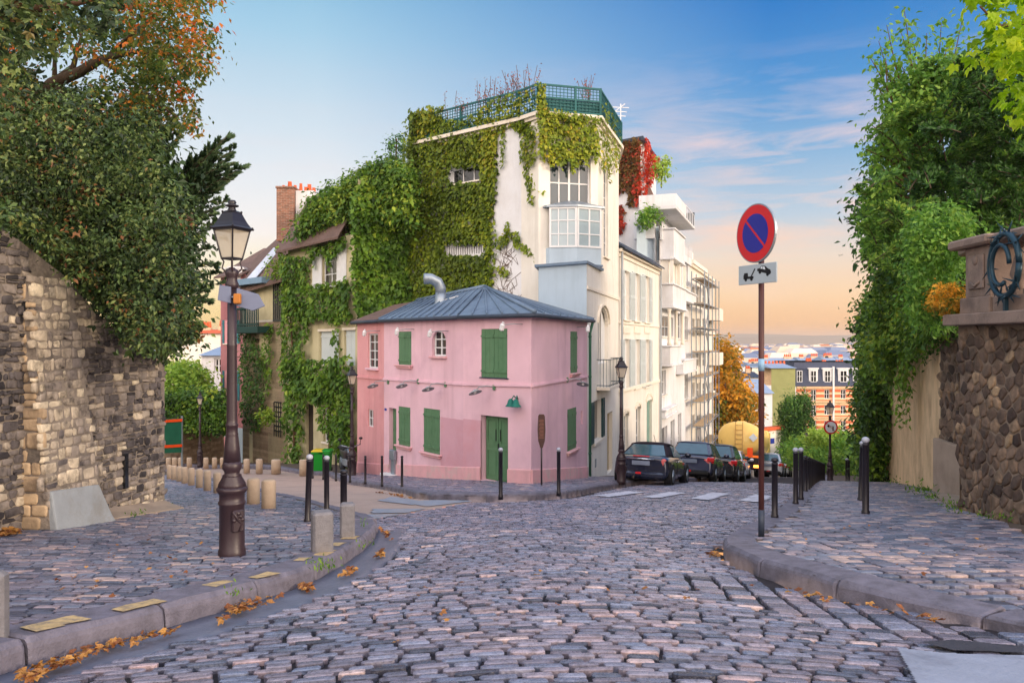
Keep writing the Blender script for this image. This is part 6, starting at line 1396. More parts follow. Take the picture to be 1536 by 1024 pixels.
    b = mb(); b.tube([(c2 - .2, 0, zr - .03), (c2 - .5, 0, zr + .22)], .008, 5); b.build('aerial', m_trim, t)
    return t
def carpos(px, d): return px2(px, d)
pn = carpaint('midnight_blue_paint', s8(30, 36, 58)); pg = carpaint('dark_grey_blue_paint', s8(52, 58, 84)); pk = carpaint('black_paint', s8(44, 44, 48)); pw_ = carpaint('white_paint', s8(220, 220, 222)); psl = carpaint('silver_paint', s8(188, 190, 196))
m_soft = mat('soft_top', s8(38, 28, 38), rough=.9, var=.15, vs=6, bump=.3, bs=80)
x, y = carpos(960, 22.6); car('dark blue convertible with black fabric roof, first in the parked line', x, y, 3.65, 1.68, 1.30, .88, pn, m_soft, (.12, .28, .60, .74), .30, .58, 2.98, 'tall', 'soft')
x, y = carpos(1033, 27.6); car('dark blue-grey hatchback with red wraparound tail lights, second in the parked line', x, y, 4.0, 1.70, 1.47, .96, pg, pg, (.03, .17, .58, .76), .30, .62, 3.15, 'wrap', 'hatch')
x, y = carpos(1071.5, 33.2); car('black off-road estate, third in the parked line before the tanker', x, y, 4.4, 1.82, 1.66, 1.06, pk, pk, (.03, .14, .58, .76), .35, .72, 3.4, 'wrap', 'hatch')
x, y = carpos(1089, 38.5); car('white car mostly hidden behind the black estate', x, y, 4.1, 1.72, 1.5, .96, pw_, pw_, (.03, .17, .58, .76), .31, .65, 3.2, 'wrap', 'hatch')
x, y = carpos(1152, 47); car('silver car just right of the no-parking pole beyond the tanker', x, y, 4.1, 1.72, 1.5, .96, psl, psl, (.03, .17, .58, .76), .31, .65, 3.2, 'wrap', 'hatch')
x, y = carpos(1164, 52); car('white car at the right of the silver one down the street', x, y, 4.1, 1.72, 1.45, .96, pw_, pw_, (.03, .17, .58, .76), .31, .65, 3.2, 'wrap', 'hatch')
# tanker
x, y = carpos(1108, 43.5); z = float(G(x, y)); tk = thing('tanker_lorry', 'yellow-cream tanker lorry seen from behind with ladder and orange lamps', 'lorry', (x, y, z))
a = math.atan2(1, .42); L = 7.6; slope = (float(G(x + .39 * L, y + .92 * L)) - z) / L
Mx = Matrix.Translation((x, y, z)) @ Matrix.Rotation(a, 4, 'Z') @ Matrix.Rotation(-math.atan(slope), 4, 'Y')
def tb(): b = MB(); b.M = Mx; return b
m_tank = mat('tank_yellow', s8(236, 198, 112), rough=.4, var=.06, vs=2, bump=.02, coat=.3); b = tb()
def ts_(u, k): return [Vector((u, 1.22 * k * (abs(math.cos(t)) ** .85) * (1 if math.cos(t) > 0 else -1), 2.18 + .98 * k * (abs(math.sin(t)) ** .85) * (1 if math.sin(t) > 0 else -1))) for t in np.linspace(0, 2 * math.pi, 29)[:-1]]
b.loft([ts_(-.22, .3), ts_(-.17, .62), ts_(-.06, .88), ts_(.06, .97), ts_(.2, 1), ts_(5.4, 1), ts_(5.55, .9), ts_(5.65, .5)]); b.build('tank', m_tank, tk)
b = tb()
for k in range(7): b.box((1 + .7 * k, 0, 3.18), (.3, .5, .12), None, .03)
b.build('tank_hatches', m_tank, tk)
b = tb(); 
for s in (-.62, -.22): b.bar((-.26, s + .42, .9), (-.26, s + .42, 3.1), .045)
for k in range(8): b.bar((-.26, -.2, 1.1 + .26 * k), (-.26, .2, 1.1 + .26 * k), .035)
b.build('ladder', mat('ladder_yellow', s8(190, 150, 88), rough=.6), tk)
b = tb(); b.box((2.6, 0, .95), (6.2, .9, .3)); b.box((-.12, 0, .62), (.16, 2.3, .24), None, .03); b.box((-.02, 0, .98), (.3, 2.2, .36), None, .03); b.box((.4, -.85, .8), (.8, .5, .7), None, .04); b.box((.4, .85, .8), (.8, .5, .7), None, .04); b.build('chassis', m_trim, tk)
b = tb(); b.box((-.19, 0, 1.2), (.03, 2.3, .13)); b.build('reflective_band', mat('orange_reflector_glow', s8(250, 110, 30), rough=.4, emit=(1, .25, .03, .25)), tk)  # faint emission added to the band, a glow without a lamp
for s, m_, em in ((-.95, 'hazard_lamp', 1), (.95, 'rear_lamp', 0)):
    b = tb(); b.box((-.21, s, .66), (.05, .26, .15), None, .02); b.build('tail_light', mat('orange_lamp', s8(255, 110, 20), rough=.3, var=0, bump=0, emit=(1, .30, .04, 5)) if em else m_tail, tk)
b = tb(); b.box((-.24, -.62, 1.42), (.06, .3, .5), None, .03); b.build('orange_box', m_or, tk)
b = tb(); b.M = Mx @ Matrix.Translation((-.25, -.78, 2.25)) @ Matrix.Rotation(R(45), 4, 'X'); b.box((0, 0, 0), (.02, .34, .34)); b.build('hazard_plate', m_sw, tk)
for u in (.9, 2.1, 6.4):
    for s in (-1, 1): wheel(tk, Mx @ Vector((u, s * 1.02, .5)), .5, .3, Matrix.Rotation(a, 4, 'Z'))
b = tb(); b.box((6.7, 0, 1.85), (1.6, 2.3, 2.3), None, .12); b.build('cab', m_tank, tk)
# ================================================================= DOWN THE HILL: HOUSES, CITY, HILLS
m_slate = mat('slate_mansard', s8(62, 70, 92), rough=.6, var=.15, vs=2, bump=.2, bs=6)
m_zincl = mat('pale_zinc', s8(142, 160, 184), rough=.6, var=.12, vs=.6, bump=.1, bs=4, stain=(s8(112, 130, 156), .5, .3))
def stripes():
    m = mat('striped_brick', s8(214, 150, 112), rough=.9, var=.06, vs=1, bump=.1); nt = m.node_tree
    p = next(n for n in nt.nodes if n.type == 'BSDF_PRINCIPLED'); tc = nd(nt, 'ShaderNodeTexCoord'); sp = nd(nt, 'ShaderNodeSeparateXYZ'); nt.links.new(tc.outputs['Object'], sp.inputs[0])
    k = mathn(nt, 'GREATER_THAN', mathn(nt, 'FRACT', mathn(nt, 'MULTIPLY', sp.outputs[2], 1.05)), .52)
    old = p.inputs['Base Color'].links[0].from_socket
    nt.links.new(mixc(nt, k, old, s8(232, 200, 160)), p.inputs['Base Color']); 
    r = [n for n in nt.nodes if n.type == 'RGB'][0]; r.outputs[0].default_value = (*s8(206, 108, 72), 1)
    return m
def far_house(name, label, x0, x1, ytop, d, wm, roofm, yroof, wins=(), depth=9, zbot=None, cat='house', mans=0., chim=(), dside=0., wcol=None, ddx=0.):
    """house down the hill, its wall front between two photo columns at distance d"""
    a, c = px2(x0, d), px2(x1, d + ddx); f = Facade(a, c); t = thing(name, label, cat, (*a, -20)); zt = EZ - (ytop - CY) / F * d; zr = EZ - (yroof - CY) / F * (d + 3); z0 = zbot if zbot is not None else float(G(*a)) - 3
    rs = [f.rect(*w) for w in wins]
    b = f.mb(); wall(b, 0, f.L, z0, zt, rs, .25); q = [f.pt(f.L, 0), f.pt(f.L + dside, 0, -depth), f.pt(dside, 0, -depth), f.pt(0, 0)]
    for p, r in zip(q, q[1:]): b.add([(p.x, p.y, z0), (r.x, r.y, z0), (r.x, r.y, zt), (p.x, p.y, zt)], [(0, 1, 2, 3)])
    w_ = b.build('wall', wm, t); bm_ = bmesh.new(); bm_.from_mesh(w_.data); bmesh.ops.remove_doubles(bm_, verts=bm_.verts, dist=.002); bm_.to_mesh(w_.data); bm_.free()
    for i, r in enumerate(rs): window(f, r, t, m_whitew, wcol or m_glassd, 2, 2, .18, .12, .07)
    b = f.mb()
    if mans:
        zm = zt + mans; b.loft([[(-.2, .25, zt), (f.L + .2, .25, zt), (f.L + .2 + dside, -depth, zt), (-.2 + dside, -depth, zt)], [(-.1, -.7, zm), (f.L + .1, -.7, zm), (f.L + dside, -depth + .6, zm), (dside, -depth + .6, zm)]], smooth=False); rf = b.build('mansard_roof', m_slate, t)
        b = f.mb(); b.loft([[(-.15, -.6, zm), (f.L + .15, -.6, zm), (f.L + .15 + dside, -depth + .4, zm), (-.15 + dside, -depth + .4, zm)], [(1.5, -depth * .45, zr), (f.L - 1.5, -depth * .45, zr), (f.L - 1.5, -depth * .55, zr), (1.5, -depth * .55, zr)]], smooth=False); rf2 = b.build('zinc_roof', roofm, t)
    else:
        b.loft([[(-.2, .35, zt), (f.L + .2, .35, zt), (f.L + .2 + dside, -depth - .3, zt), (-.2 + dside, -depth - .3, zt)], [(.1, -depth * .45, zr), (f.L - .1, -depth * .45, zr), (f.L - .1, -depth * .55, zr), (.1, -depth * .55, zr)]], smooth=False); rf = b.build('roof', roofm, t)
    for px, py, w, h, n in chim:
        u = f.u(px); z = EZ - (py - CY) / F * (d + 3); b = f.mb(); b.box((u, -depth * .4, z - h * .5 - 1), (w, .8, h + 2)); c_ = b.build('chimney', mat('chimney_render', s8(206, 176, 146), rough=.9), rf)
        b = f.mb()
        for k in range(n): b.lathe([(.2, z), (.26, z + .1), (.18, z + .75)], 8, (u + (k - (n - 1) / 2) * w / max(n, 1), -depth * .4, 0))
        b.build('chimney_pots', m_pot, c_)
    return t, f, zt, rf
m_str = stripes(); m_olive = mat('olive_render', s8(146, 148, 98), rough=.95, var=.12, vs=.4, bump=.1, stain=(s8(126, 128, 84), .6, .3))
ww_ = [(x - 4, y0, x + 4, y1) for x, y0, y1 in ((1220.5, 584, 601), (1240.5, 584, 598), (1265, 584, 598), (1220.5, 607, 624), (1240.5, 607, 622), (1265, 608, 621), (1240.5, 631, 645), (1265, 631, 646), (1220.5, 631, 646))] + [(1206.5, 584, 1209.5, 592)]
st, sf, zt, rf = far_house('striped_house', 'red and cream striped brick apartment house with slate mansard down the hill', 1194, 1330, 579, 140, m_str, m_zincl, 549, ww_, 12, cat='building', mans=4.4, chim=((1228, 543, 1.0, 1.6, 3), (1252, 546, .8, 1.2, 2), (1276, 546, 1.6, 1.2, 3)))
for px, w in ((1220, 1.3), (1241, 1.3), (1265, 1.5), (1286, 1.3), (1199, 1.2)):
    u = sf.u(px); b = sf.mb(); fbox(b, u - w * .62, zt + .5, u + w * .62, zt + 3.1, -.8, .05); fbox(b, u - w * .75, zt + 3.1, u + w * .75, zt + 3.35, -.8, .15); d_ = b.build('dormer', m_whitew if px != 1199 else m_slate, st)
    window(sf, (u - w * .42, zt + .75, u + w * .42, zt + 2.85), d_, m_whitew, m_glassd, 2, 2, -.13, .1, .07)
b = sf.mb(); u = sf.u(1249.5); fbox(b, u - .16, -30, u + .16, zt + 3.6, .02, .3); b.build('drainpipe', m_whitew, st)
b = sf.mb(); [fbox(b, 0, z, sf.L, z + .3, 0, .25) for z in (zt - .35, sf.z(1240, 603.5), sf.z(1240, 627))]; b.build('cornice', mat('cream_stone', s8(226, 190, 150), rough=.9), st)
ol, of, zo, _ = far_house('olive_house', 'olive-green blank gable house beside the striped building', 1157, 1193, 552, 132, m_olive, m_zincl, 545, (), 14, cat='building', dside=0, chim=((1176, 548, 4.6, 1.6, 7),))
wh_, wf_, zw_, _ = far_house('far_white_house', 'white house with pale zinc roof and blue shutters behind the no-parking pole', 1108, 1158.5, 589.5, 105, m_creamw, m_zincl, 570, ((1144, 598, 1147.5, 612), (1144, 618, 1147.5, 634), (1144, 637, 1147.5, 648), (1122, 600, 1128, 614), (1122, 622, 1128, 636)), 11, wcol=mat('blue_shutter_far', s8(36, 52, 140), rough=.6))
far_house('grey_roof_house', 'low house with grey-blue zinc roofs behind the autumn tree', 1088, 1142, 566, 165, m_creamw, m_zincd, 558, (), 10, chim=((1112, 553, 1, 1.5, 2), (1130, 553, 1, 1.5, 2)))
for i, (x0, x1, yt, yr, d, lb) in enumerate(((1150, 1200, 546, 537, 215, 'far house with long zinc roof behind the olive gable'), (1204, 1240, 545, 536, 235, 'far zinc-roofed house behind the left of the striped building'), (1242, 1262, 544, 535, 225, 'narrow far house behind the middle of the striped building'), (1264, 1300, 546, 536, 245, 'far zinc-roofed house behind the right of the striped building'), (1085, 1124, 549, 542, 260, 'far pale house left of the no-parking pole'), (1128, 1150, 551, 544, 210, 'far house with orange pots seen behind the pole'))):
    far_house('far_house', lb, x0, x1, yt, d, m_cream if i % 2 else m_creamw, m_zincl, yr, (), 14, chim=((x0 + 8, yr - 1, 1.4, 2, 3), (x1 - 8, yr - 2, 2.2, 2, 4)))
# left gap
far_house('left_far_house', 'pale house with small dark window down the left street', 302, 345, 533, 62, m_creamw, m_zincl, 519, ((321, 537, 333, 560),), 9, zbot=-12)
far_house('left_far_building', 'far cream building with orange roof line beyond the left hedge', 262, 338, 500, 95, m_cream, m_pot, 494, ((282, 506, 286, 514), (296, 506, 300, 514)), 9, zbot=-14, chim=((290, 491, 1.6, 1.4, 4), (322, 489, 1.6, 1.4, 3)))
# garden wall with orange coping and its small plaques
d = 56; f = Facade(px2(1136, d), px2(1176.5, d + 2)); gw = thing('coped_garden_wall', 'pale garden wall with orange coping and blue street plaque beyond the cars', 'wall', (*px2(1136, d), -8))
b = f.mb(); z1 = EZ - (648 - CY) / F * d; fbox(b, 0, -14, f.L, z1, -.4, 0); b.build('wall_face', m_cream, gw); b = f.mb(); fbox(b, -.1, z1, f.L + .1, z1 + .25, -.5, .12, .03); b.build('coping', m_pot, gw)
r = f.rect(1154, 659, 1161, 665); b = f.mb(); fbox(b, r[0], r[1], r[2], r[3], .002, .04); b.prism([(r[0] + .0, .004), (r[2], .004), (r[2], .04), (r[0], .04)], r[3], r[3] + .1); b.build('street_plaque', mat('enamel_blue', s8(34, 56, 150)), gw)
r = f.rect(1147, 656, 1150, 670); b = f.mb(); fbox(b, r[0], r[1], r[2], r[3], .002, .06); b.build('letter_slot', m_trim, gw)
f = Facade(px2(1176.5, 58), px2(1330, 46)); b = f.mb(); fbox(b, .05, -14, f.L, EZ - (690 - CY) / F * 52, -.5, 0); tag(b.build('low_wall', m_cream), 'low pale wall under the clipped hedge at the street bend', 'wall')
# wall and hedge down the left street
f = Facade(px2(215, 37), px2(336, 43)); z1 = f.z(300, 640); b = f.mb(); fbox(b, 0, -10, f.L, z1, -.5, 0); tag(b.build('hedge_wall', m_rstone), 'rough stone wall under the green hedge down the left street', 'wall')
# ---- city as one mass
V, Q, T = [], [], []; n = 0
rg = np.random.default_rng(11)
def cbox(x, y, z0, w, dp, h, t, ang):
    global n
    c, s = math.cos(ang), math.sin(ang)
    for zz, k in ((z0, 1), (z0 + h, 1), (z0 + h * 1.0, .999), (z0 + h + min(w, dp) * .22, .6)):
        for a, b_ in ((-1, -1), (1, -1), (1, 1), (-1, 1)): V.append((x + (a * w * c - b_ * dp * s) * k / 2, y + (a * w * s + b_ * dp * c) * k / 2, zz))
    tr = .97 if rg.random() < .05 else (.88 if rg.random() < .7 else rg.uniform(.1, .5))
    T.extend([t] * 8 + [tr] * 8)
    for i in range(4): j = (i + 1) % 4; Q.append((n + i, n + j, n + 4 + j, n + 4 + i)); Q.append((n + 8 + i, n + 8 + j, n + 12 + j, n + 12 + i))
    Q.append((n + 12, n + 13, n + 14, n + 15)); n += 16
for i in range(5200):
    d = 420 * math.exp(rg.uniform(0, 1) ** .8 * 2.4); px = rg.uniform(1010, 1400) if rg.random() < .82 else rg.uniform(215, 350)
    if px < 600 and d < 520: continue
    x = (px - CX) / F * d; w = rg.uniform(7, 15) * (1 + d / 3500); gz_ = float(Gbase(x, d)) - 1; off = rg.uniform(7, 12) + (8 + 18 * rg.random()) * (420 / d) ** .8 if not (d > 1300 and rg.random() < .07) else rg.uniform(4, 8); h = max(7, EZ - off / F * d - gz_)
    cbox(x, d, gz_, w, rg.uniform(9, 18), h, rg.uniform(0, .8), rg.uniform(-.5, .5))
m_city = mat('city_walls', (0, 0, 0), rough=.9, var=.08, vs=.05, bump=0, ramp_=[(0, s8(176, 150, 132)), (.25, s8(222, 200, 176)), (.55, s8(236, 222, 206)), (.8, s8(214, 168, 140)), (.86, s8(112, 124, 150)), (.92, s8(126, 140, 168)), (.94, s8(196, 120, 84)), (1, s8(190, 110, 76))])
o = mesh_np('distant_city', np.array(V), np.array(Q), m_city, np.array(T)); tag(o, 'far pale city of roofs and blocks spread over the plain', 'city', None, 'stuff')
b = MB(); 
for j, (dist, top) in enumerate(((5200, 46), (6000, 62))):
    secs = []
    for k in range(49): x = -2600 + k * 200; hgt = top * (.72 + .3 * math.sin(k * .31 + j) * .5 + .12 * math.sin(k * .83 + 2 * j)) ; secs.append([(x, dist - 500, -60), (x, dist - 250, hgt * .3 - 20), (x, dist, hgt), (x, dist + 600, -60)])
    b.loft(secs)
tag(b.build('hills', mat('far_hill', s8(120, 108, 90), rough=1, var=.2, vs=.004, bump=0)), kind='structure')
# ================================================================= PLANTS
rg = np.random.default_rng(5)
class Leaves:
    def __init__(s): s.P = []; s.N = []; s.L = []; s.T = []; s.D = []; s.A = []
    def add(s, P_, N_, L_, T_, droop=.6, aspect=.55):
        n = len(P_); s.P.append(P_); s.N.append(N_); s.L.append(np.broadcast_to(L_, n)); s.T.append(np.broadcast_to(T_, n)); s.D.append(np.full(n, droop)); s.A.append(np.full(n, aspect)); return s
    def build(s, name, m, parent=None, fold=.1, lobes=1):
        P_ = np.concatenate(s.P); N_ = np.concatenate(s.N); L_ = np.concatenate(s.L)[:, None]; T_ = np.clip(np.concatenate(s.T), 0, 1); D_ = np.concatenate(s.D)[:, None]; A_ = np.concatenate(s.A)[:, None]
        n = len(P_); N_ = N_ / np.maximum(np.linalg.norm(N_, axis=1, keepdims=True), 1e-6)
        r = rg.normal(0, 1, (n, 3)); r[:, 2:] -= D_ * 2.2; t = r - N_ * (r * N_).sum(1, keepdims=True); t /= np.maximum(np.linalg.norm(t, axis=1, keepdims=True), 1e-6); w = np.cross(N_, t)
        if lobes > 1:
            an = np.array([0, .9, -.9, 1.75, -1.75][:lobes]); ls = np.array([1, .82, .82, .5, .5][:lobes]); t2 = np.concatenate([t * math.cos(a) + w * math.sin(a) for a in an]); w = np.concatenate([w * math.cos(a) - t * math.sin(a) for a in an]); t = t2
            P_ = np.tile(P_, (lobes, 1)); N_ = np.tile(N_, (lobes, 1)); A_ = np.tile(A_, (lobes, 1)); L_ = np.concatenate([L_ * k for k in ls]); T_ = np.tile(T_, lobes); n *= lobes
        V = np.stack([P_, P_ + t * L_ * .42 + w * L_ * A_ * .5 + N_ * L_ * fold, P_ + t * L_, P_ + t * L_ * .42 - w * L_ * A_ * .5 + N_ * L_ * fold], 1).reshape(-1, 3)
        Q = np.arange(n * 4).reshape(-1, 4)
        return mesh_np(name, V, Q, m, np.repeat(T_, 4), parent)
def samp(poly, n, holes=()):
    """n random photo points inside an outline"""
    p = np.array(poly, float); lo, hi = p.min(0), p.max(0); out = np.zeros((0, 2))
    while len(out) < n:
        q = lo + rg.random((n * 2 + 50, 2)) * (hi - lo); k = inpoly(q[:, 0], q[:, 1], poly)
        for h in holes: k &= ~((q[:, 0] > h[0]) & (q[:, 0] < h[2]) & (q[:, 1] > h[1]) & (q[:, 1] < h[3]))
        out = np.concatenate([out, q[k]])
    return out[:n]
def tow(q, d): return np.stack([(q[:, 0] - CX) / F * d, d, EZ - (q[:, 1] - CY) / F * d], 1)
def on_fac(lv, fac, poly, n, L, o=(.02, .16), amp=0., tint=(.5, .22), holes=(), droop=.9, nj=.45, up=.35, grad=None, aspect=.7, ns=1.):
    q = samp(poly, n, holes); d = np.stack([(q[:, 0] - CX) / F, np.ones(n), -(q[:, 1] - CY) / F], 1); N_ = np.array(fac.N); k = (np.array(fac.a) @ N_) / (d @ N_); w = d * k[:, None] + np.array((0, 0, EZ))
    u = (w - np.array(fac.a)) @ np.array(fac.U); z = w[:, 2]
    bul = .5 + .5 * wob(u, z, ns); off = rg.uniform(o[0], o[1], n) + amp * bul * rg.uniform(.55, 1., n)
    # keep the photo outline: slide along the sight line rather than along the normal
    w = w + N_ * off[:, None] * .999
    T_ = tint[0] + .16 * wob(u, z, ns * 1.3) + rg.normal(0, tint[1] * .6, n) + (grad(q[:, 0], q[:, 1]) if grad else 0)
    lv.add(w, N_[None] + rg.normal(0, nj, (n, 3)) + np.array((0, 0, up)), L * rg.uniform(.6, 1.25, n), T_, droop, aspect); return lv
def cloud(lv, poly, d0, d1, ncl, per, rad, L, tint=(.5, .2), holes=(), droop=.5, aspect=.55, flat=.8, dfun=None, grad=None):
    """leaf clumps through a volume: outline in the photo, depth range in metres"""
    q = samp(poly, ncl, holes); u = rg.random(ncl); d = (d0 + (d1 - d0) * u) if dfun is None else dfun(q, u); C = tow(q, d)
    ct = rg.normal(0, tint[1] * .9, ncl) + .12 * wob(q[:, 0] / 26, q[:, 1] / 26) + (grad(q[:, 0], q[:, 1]) if grad else 0)
    r = np.repeat(rad * rg.uniform(.6, 1.3, ncl), per); dv = rg.normal(0, 1, (ncl * per, 3)); dv[:, 2] *= flat
    P_ = np.repeat(C, per, 0) + dv * r[:, None] * .55
    N_ = dv / np.maximum(np.linalg.norm(dv, axis=1, keepdims=True), .3) * .7 + rg.normal(0, .5, dv.shape) + np.array((0, -.15, .55))
    lv.add(P_, N_, L * rg.uniform(.6, 1.3, len(P_)), tint[0] + np.repeat(ct, per) + rg.normal(0, tint[1] * .6, len(P_)), droop, aspect); return C
m_ivy = leafmat('ivy_leaf', [(0, s8(48, 66, 22)), (.35, s8(86, 108, 28)), (.65, s8(126, 144, 36)), (.85, s8(162, 166, 44)), (1, s8(188, 162, 56))])
m_vine = leafmat('vine_leaf', [(0, s8(36, 62, 24)), (.4, s8(70, 106, 32)), (.7, s8(108, 144, 42)), (1, s8(158, 174, 58))])
m_dark = leafmat('dark_leaf', [(0, s8(40, 56, 32)), (.35, s8(64, 88, 44)), (.6, s8(94, 116, 58)), (.85, s8(132, 146, 82)), (.95, s8(128, 126, 66)), (1, s8(130, 88, 52))], trans=.2, rough=.42)
m_aut = leafmat('autumn_leaf', [(0, s8(60, 84, 36)), (.35, s8(98, 116, 46)), (.55, s8(136, 132, 50)), (.72, s8(196, 128, 48)), (1, s8(216, 98, 40))], trans=.45)
m_con = leafmat('conifer_needle', [(0, s8(42, 74, 40)), (.5, s8(82, 126, 54)), (.8, s8(124, 162, 64)), (1, s8(162, 188, 80))], trans=.3)
m_light = leafmat('light_leaf', [(0, s8(60, 104, 38)), (.5, s8(106, 152, 54)), (1, s8(164, 192, 76))], trans=.4)
m_lime = leafmat('backlit_leaf', [(0, s8(110, 150, 20)), (.5, s8(160, 196, 24)), (1, s8(206, 222, 50))], trans=.6)
m_redc = leafmat('red_creeper_leaf', [(0, s8(96, 70, 46)), (.3, s8(120, 96, 44)), (.5, s8(150, 62, 44)), (1, s8(214, 70, 44))], trans=.3)
m_yel2 = leafmat('golden_leaf', [(0, s8(92, 110, 40)), (.35, s8(158, 132, 40)), (.7, s8(222, 158, 44)), (1, s8(244, 182, 60))], trans=.45)
m_twig = mat('twig', s8(96, 70, 52), rough=.9, var=.2, bump=.2)
def plant(name, lv, m, label, cat='plant', group=None, stems=None, crown='foliage', loc=None, lobes=1):
    t = thing(name, label, cat, loc or tuple(np.concatenate(lv.P).mean(0)), group); lv.build(crown, m, t, lobes=lobes)
    if stems: stems.build('stems', m_twig, t)
    return t
# ---- ivy on the tower
lv = Leaves(); holes = [(676, 249, 724, 273), (671, 365, 728, 382)]
F1ivy = [(618, 172), (640, 166), (668, 176), (706, 180), (744, 176), (748, 215), (744, 240), (747, 270), (743, 300), (738, 330), (738, 400), (741, 470), (560, 474), (600, 300), (616, 240)]
warm = lambda x, y: .22 * _sm(x, 690, 745) * _sm(y, 330, 200) + .12 * _sm(y, 260, 190) - .06
on_fac(lv, F1, F1ivy, 11000, .20, (.02, .12), .12, (.52, .24), holes, grad=warm, ns=.8); on_fac(lv, F1, F1ivy, 4500, .2, (.0, .05), 0, (.3, .2), holes)
for poly, n in (([(744, 176), (808, 166), (808, 188), (796, 196), (778, 198), (770, 188), (752, 190), (748, 205)], 420), ([(752, 190), (758, 190), (759, 250), (754, 252)], 60), ([(783, 190), (806, 188), (806, 240), (798, 252), (792, 238), (785, 244), (782, 215)], 260), ([(787, 240), (798, 246), (812, 284), (820, 288), (806, 291), (795, 272), (789, 262)], 110), ([(791, 272), (796, 274), (803, 303), (799, 306)], 36),
                ([(746, 356), (758, 352), (760, 332), (766, 333), (767, 350), (762, 368), (748, 372)], 110), ([(764, 348), (780, 346), (782, 360), (805, 378), (807, 392), (796, 380), (778, 370)], 120), ([(742, 398), (756, 398), (766, 408), (758, 418), (752, 408)], 36), ([(741, 300), (748, 380), (741, 470), (737, 470), (737, 300)], 110)):
    on_fac(lv, FC if min(p[0] for p in poly) > 781 and max(p[0] for p in poly) < 809 else F1, poly, n, .18, (.02, .1), .08, (.55, .25))
band = [(806, 168), (850, 172), (893, 182), (898, 214), (897, 236), (890, 246), (884, 226), (878, 252), (872, 240), (866, 250), (858, 262), (852, 240), (845, 238), (838, 258), (832, 238), (826, 250), (822, 236), (812, 242), (806, 226)]
on_fac(lv, F2, band, 1500, .18, (.03, .2), .16, (.68, .2), ns=2.5); on_fac(lv, F3, [(897, 184), (927, 204), (926, 232), (921, 262), (913, 236), (908, 280), (904, 244), (899, 262), (897, 240)], 420, .18, (.03, .15), .1, (.66, .2))
TF = [Facade(ring2[i], ring2[i + 1]) for i in range(4)]
for f, poly, n in ((TF[0], [(622, 196), (624, 170), (640, 158), (668, 160), (664, 178), (650, 186), (640, 200)], 420), (TF[0], [(700, 178), (740, 150), (770, 140), (806, 130), (806, 170), (740, 182)], 380), (TF[2], [(804, 124), (816, 124), (818, 176), (804, 174)], 170), (TF[2], [(806, 160), (900, 176), (898, 186), (806, 176)], 200), (TF[3], [(898, 150), (924, 186), (924, 204), (900, 186)], 70)):
    on_fac(lv, f, poly, n, .17, (.0, .15), .1, (.55, .3))
on_fac(lv, F1, [(600, 300), (622, 172), (634, 168), (630, 240), (618, 300)], 500, .2, (.05, .4), .3, (.4, .2))
b = MB()
for k in range(46): q = F1.pt(F1.u(742) + rg.uniform(0, 1.0), F1.z(742, rg.uniform(372, 440)), .015); d = rg.normal(0, .35, 3); b.tube([q, q + Vector((F1.U * float(d[0]))) + Vector((0, 0, float(d[1]) + .12)), q + F1.U * float(d[0] + d[2]) + Vector((0, 0, float(d[1]) + .4))], .008, 4)
t = plant('ivy', lv, m_ivy, 'thick yellow-green ivy covering the left face and top of the cream tower', 'climbing plant', stems=b)
# dry stems above the trellis
lv = Leaves(); b = MB()
for k in range(44):
    q = samp([(664, 172), (690, 168), (800, 138), (800, 132)], 1)[0]; p0 = P(q[0], q[1] + 8, 32 - (q[0] - 664) / 60); h = rg.uniform(.5, 1.35); p1 = p0 + Vector((rg.normal(0, .2), rg.normal(0, .2), h)); b.tube([p0, p0.lerp(p1, .5) + Vector((rg.normal(0, .06), 0, 0)), p1], .012, 4)
    n = 14; s_ = rg.random(n)[:, None]; lv.add(np.array(p0) + s_ * (np.array(p1) - np.array(p0)) + rg.normal(0, .09, (n, 3)), rg.normal(0, 1, (n, 3)), .09, rg.uniform(.2, .8, n))
m_dry = leafmat('dry_leaf', [(0, s8(120, 96, 80)), (.6, s8(166, 110, 100)), (1, s8(190, 84, 70))])
plant('roof_plants', lv, m_dry, 'dry reddish stems behind the left part of the tower roof trellis', 'plant', stems=b); lv = Leaves(); b = MB()
for k in range(10): p0 = P(rg.uniform(870, 885), 150, 30.5); p1 = p0 + Vector((rg.normal(0, .15), 0, rg.uniform(.6, 1))); b.tube([p0, p1], .012, 4); n = 10; lv.add(np.array(p0) + rg.random((n, 1)) * np.array(p1 - p0) + rg.normal(0, .08, (n, 3)), rg.normal(0, 1, (n, 3)), .09, rg.uniform(.4, .9, n))
plant('roof_plants', lv, m_dry, 'small dry tuft above the right end of the tower trellis', 'plant', stems=b)
# ---- vines on the left house
lv = Leaves(); vh = [(466, 372, 506, 428), (506, 372, 524, 425)]
g_ = lambda x, y: .18 * _sm(y, 330, 260) - .05
def vine(f, poly, n, amp=.4, L=.25, t=.6, holes=()): on_fac(lv, f, poly, n, L, (.02, .25), amp, (t, .22), holes, nj=.6, grad=g_, ns=1.1)
vine(V2, [(526, 300), (545, 262), (575, 244), (622, 250), (622, 474), (536, 486), (526, 430)], 5200, .6); vine(V2, [(530, 310), (575, 250), (620, 250), (620, 474), (536, 486)], 3000, .1, t=.25)
vine(VH, [(432, 378), (446, 384), (466, 384), (468, 430), (440, 440), (432, 440)], 700); vine(VH, [(430, 436), (468, 428), (530, 418), (538, 470), (500, 474), (470, 482), (438, 470)], 1500, .55)
vine(VH, [(432, 440), (456, 440), (470, 470), (466, 560), (470, 600), (458, 640), (462, 690), (440, 694), (436, 600), (432, 540)], 1800, .5); vine(VH, [(440, 540), (470, 536), (500, 538), (540, 532), (540, 600), (520, 604), (500, 596), (486, 606), (470, 590), (445, 590)], 1900, .9, .25)
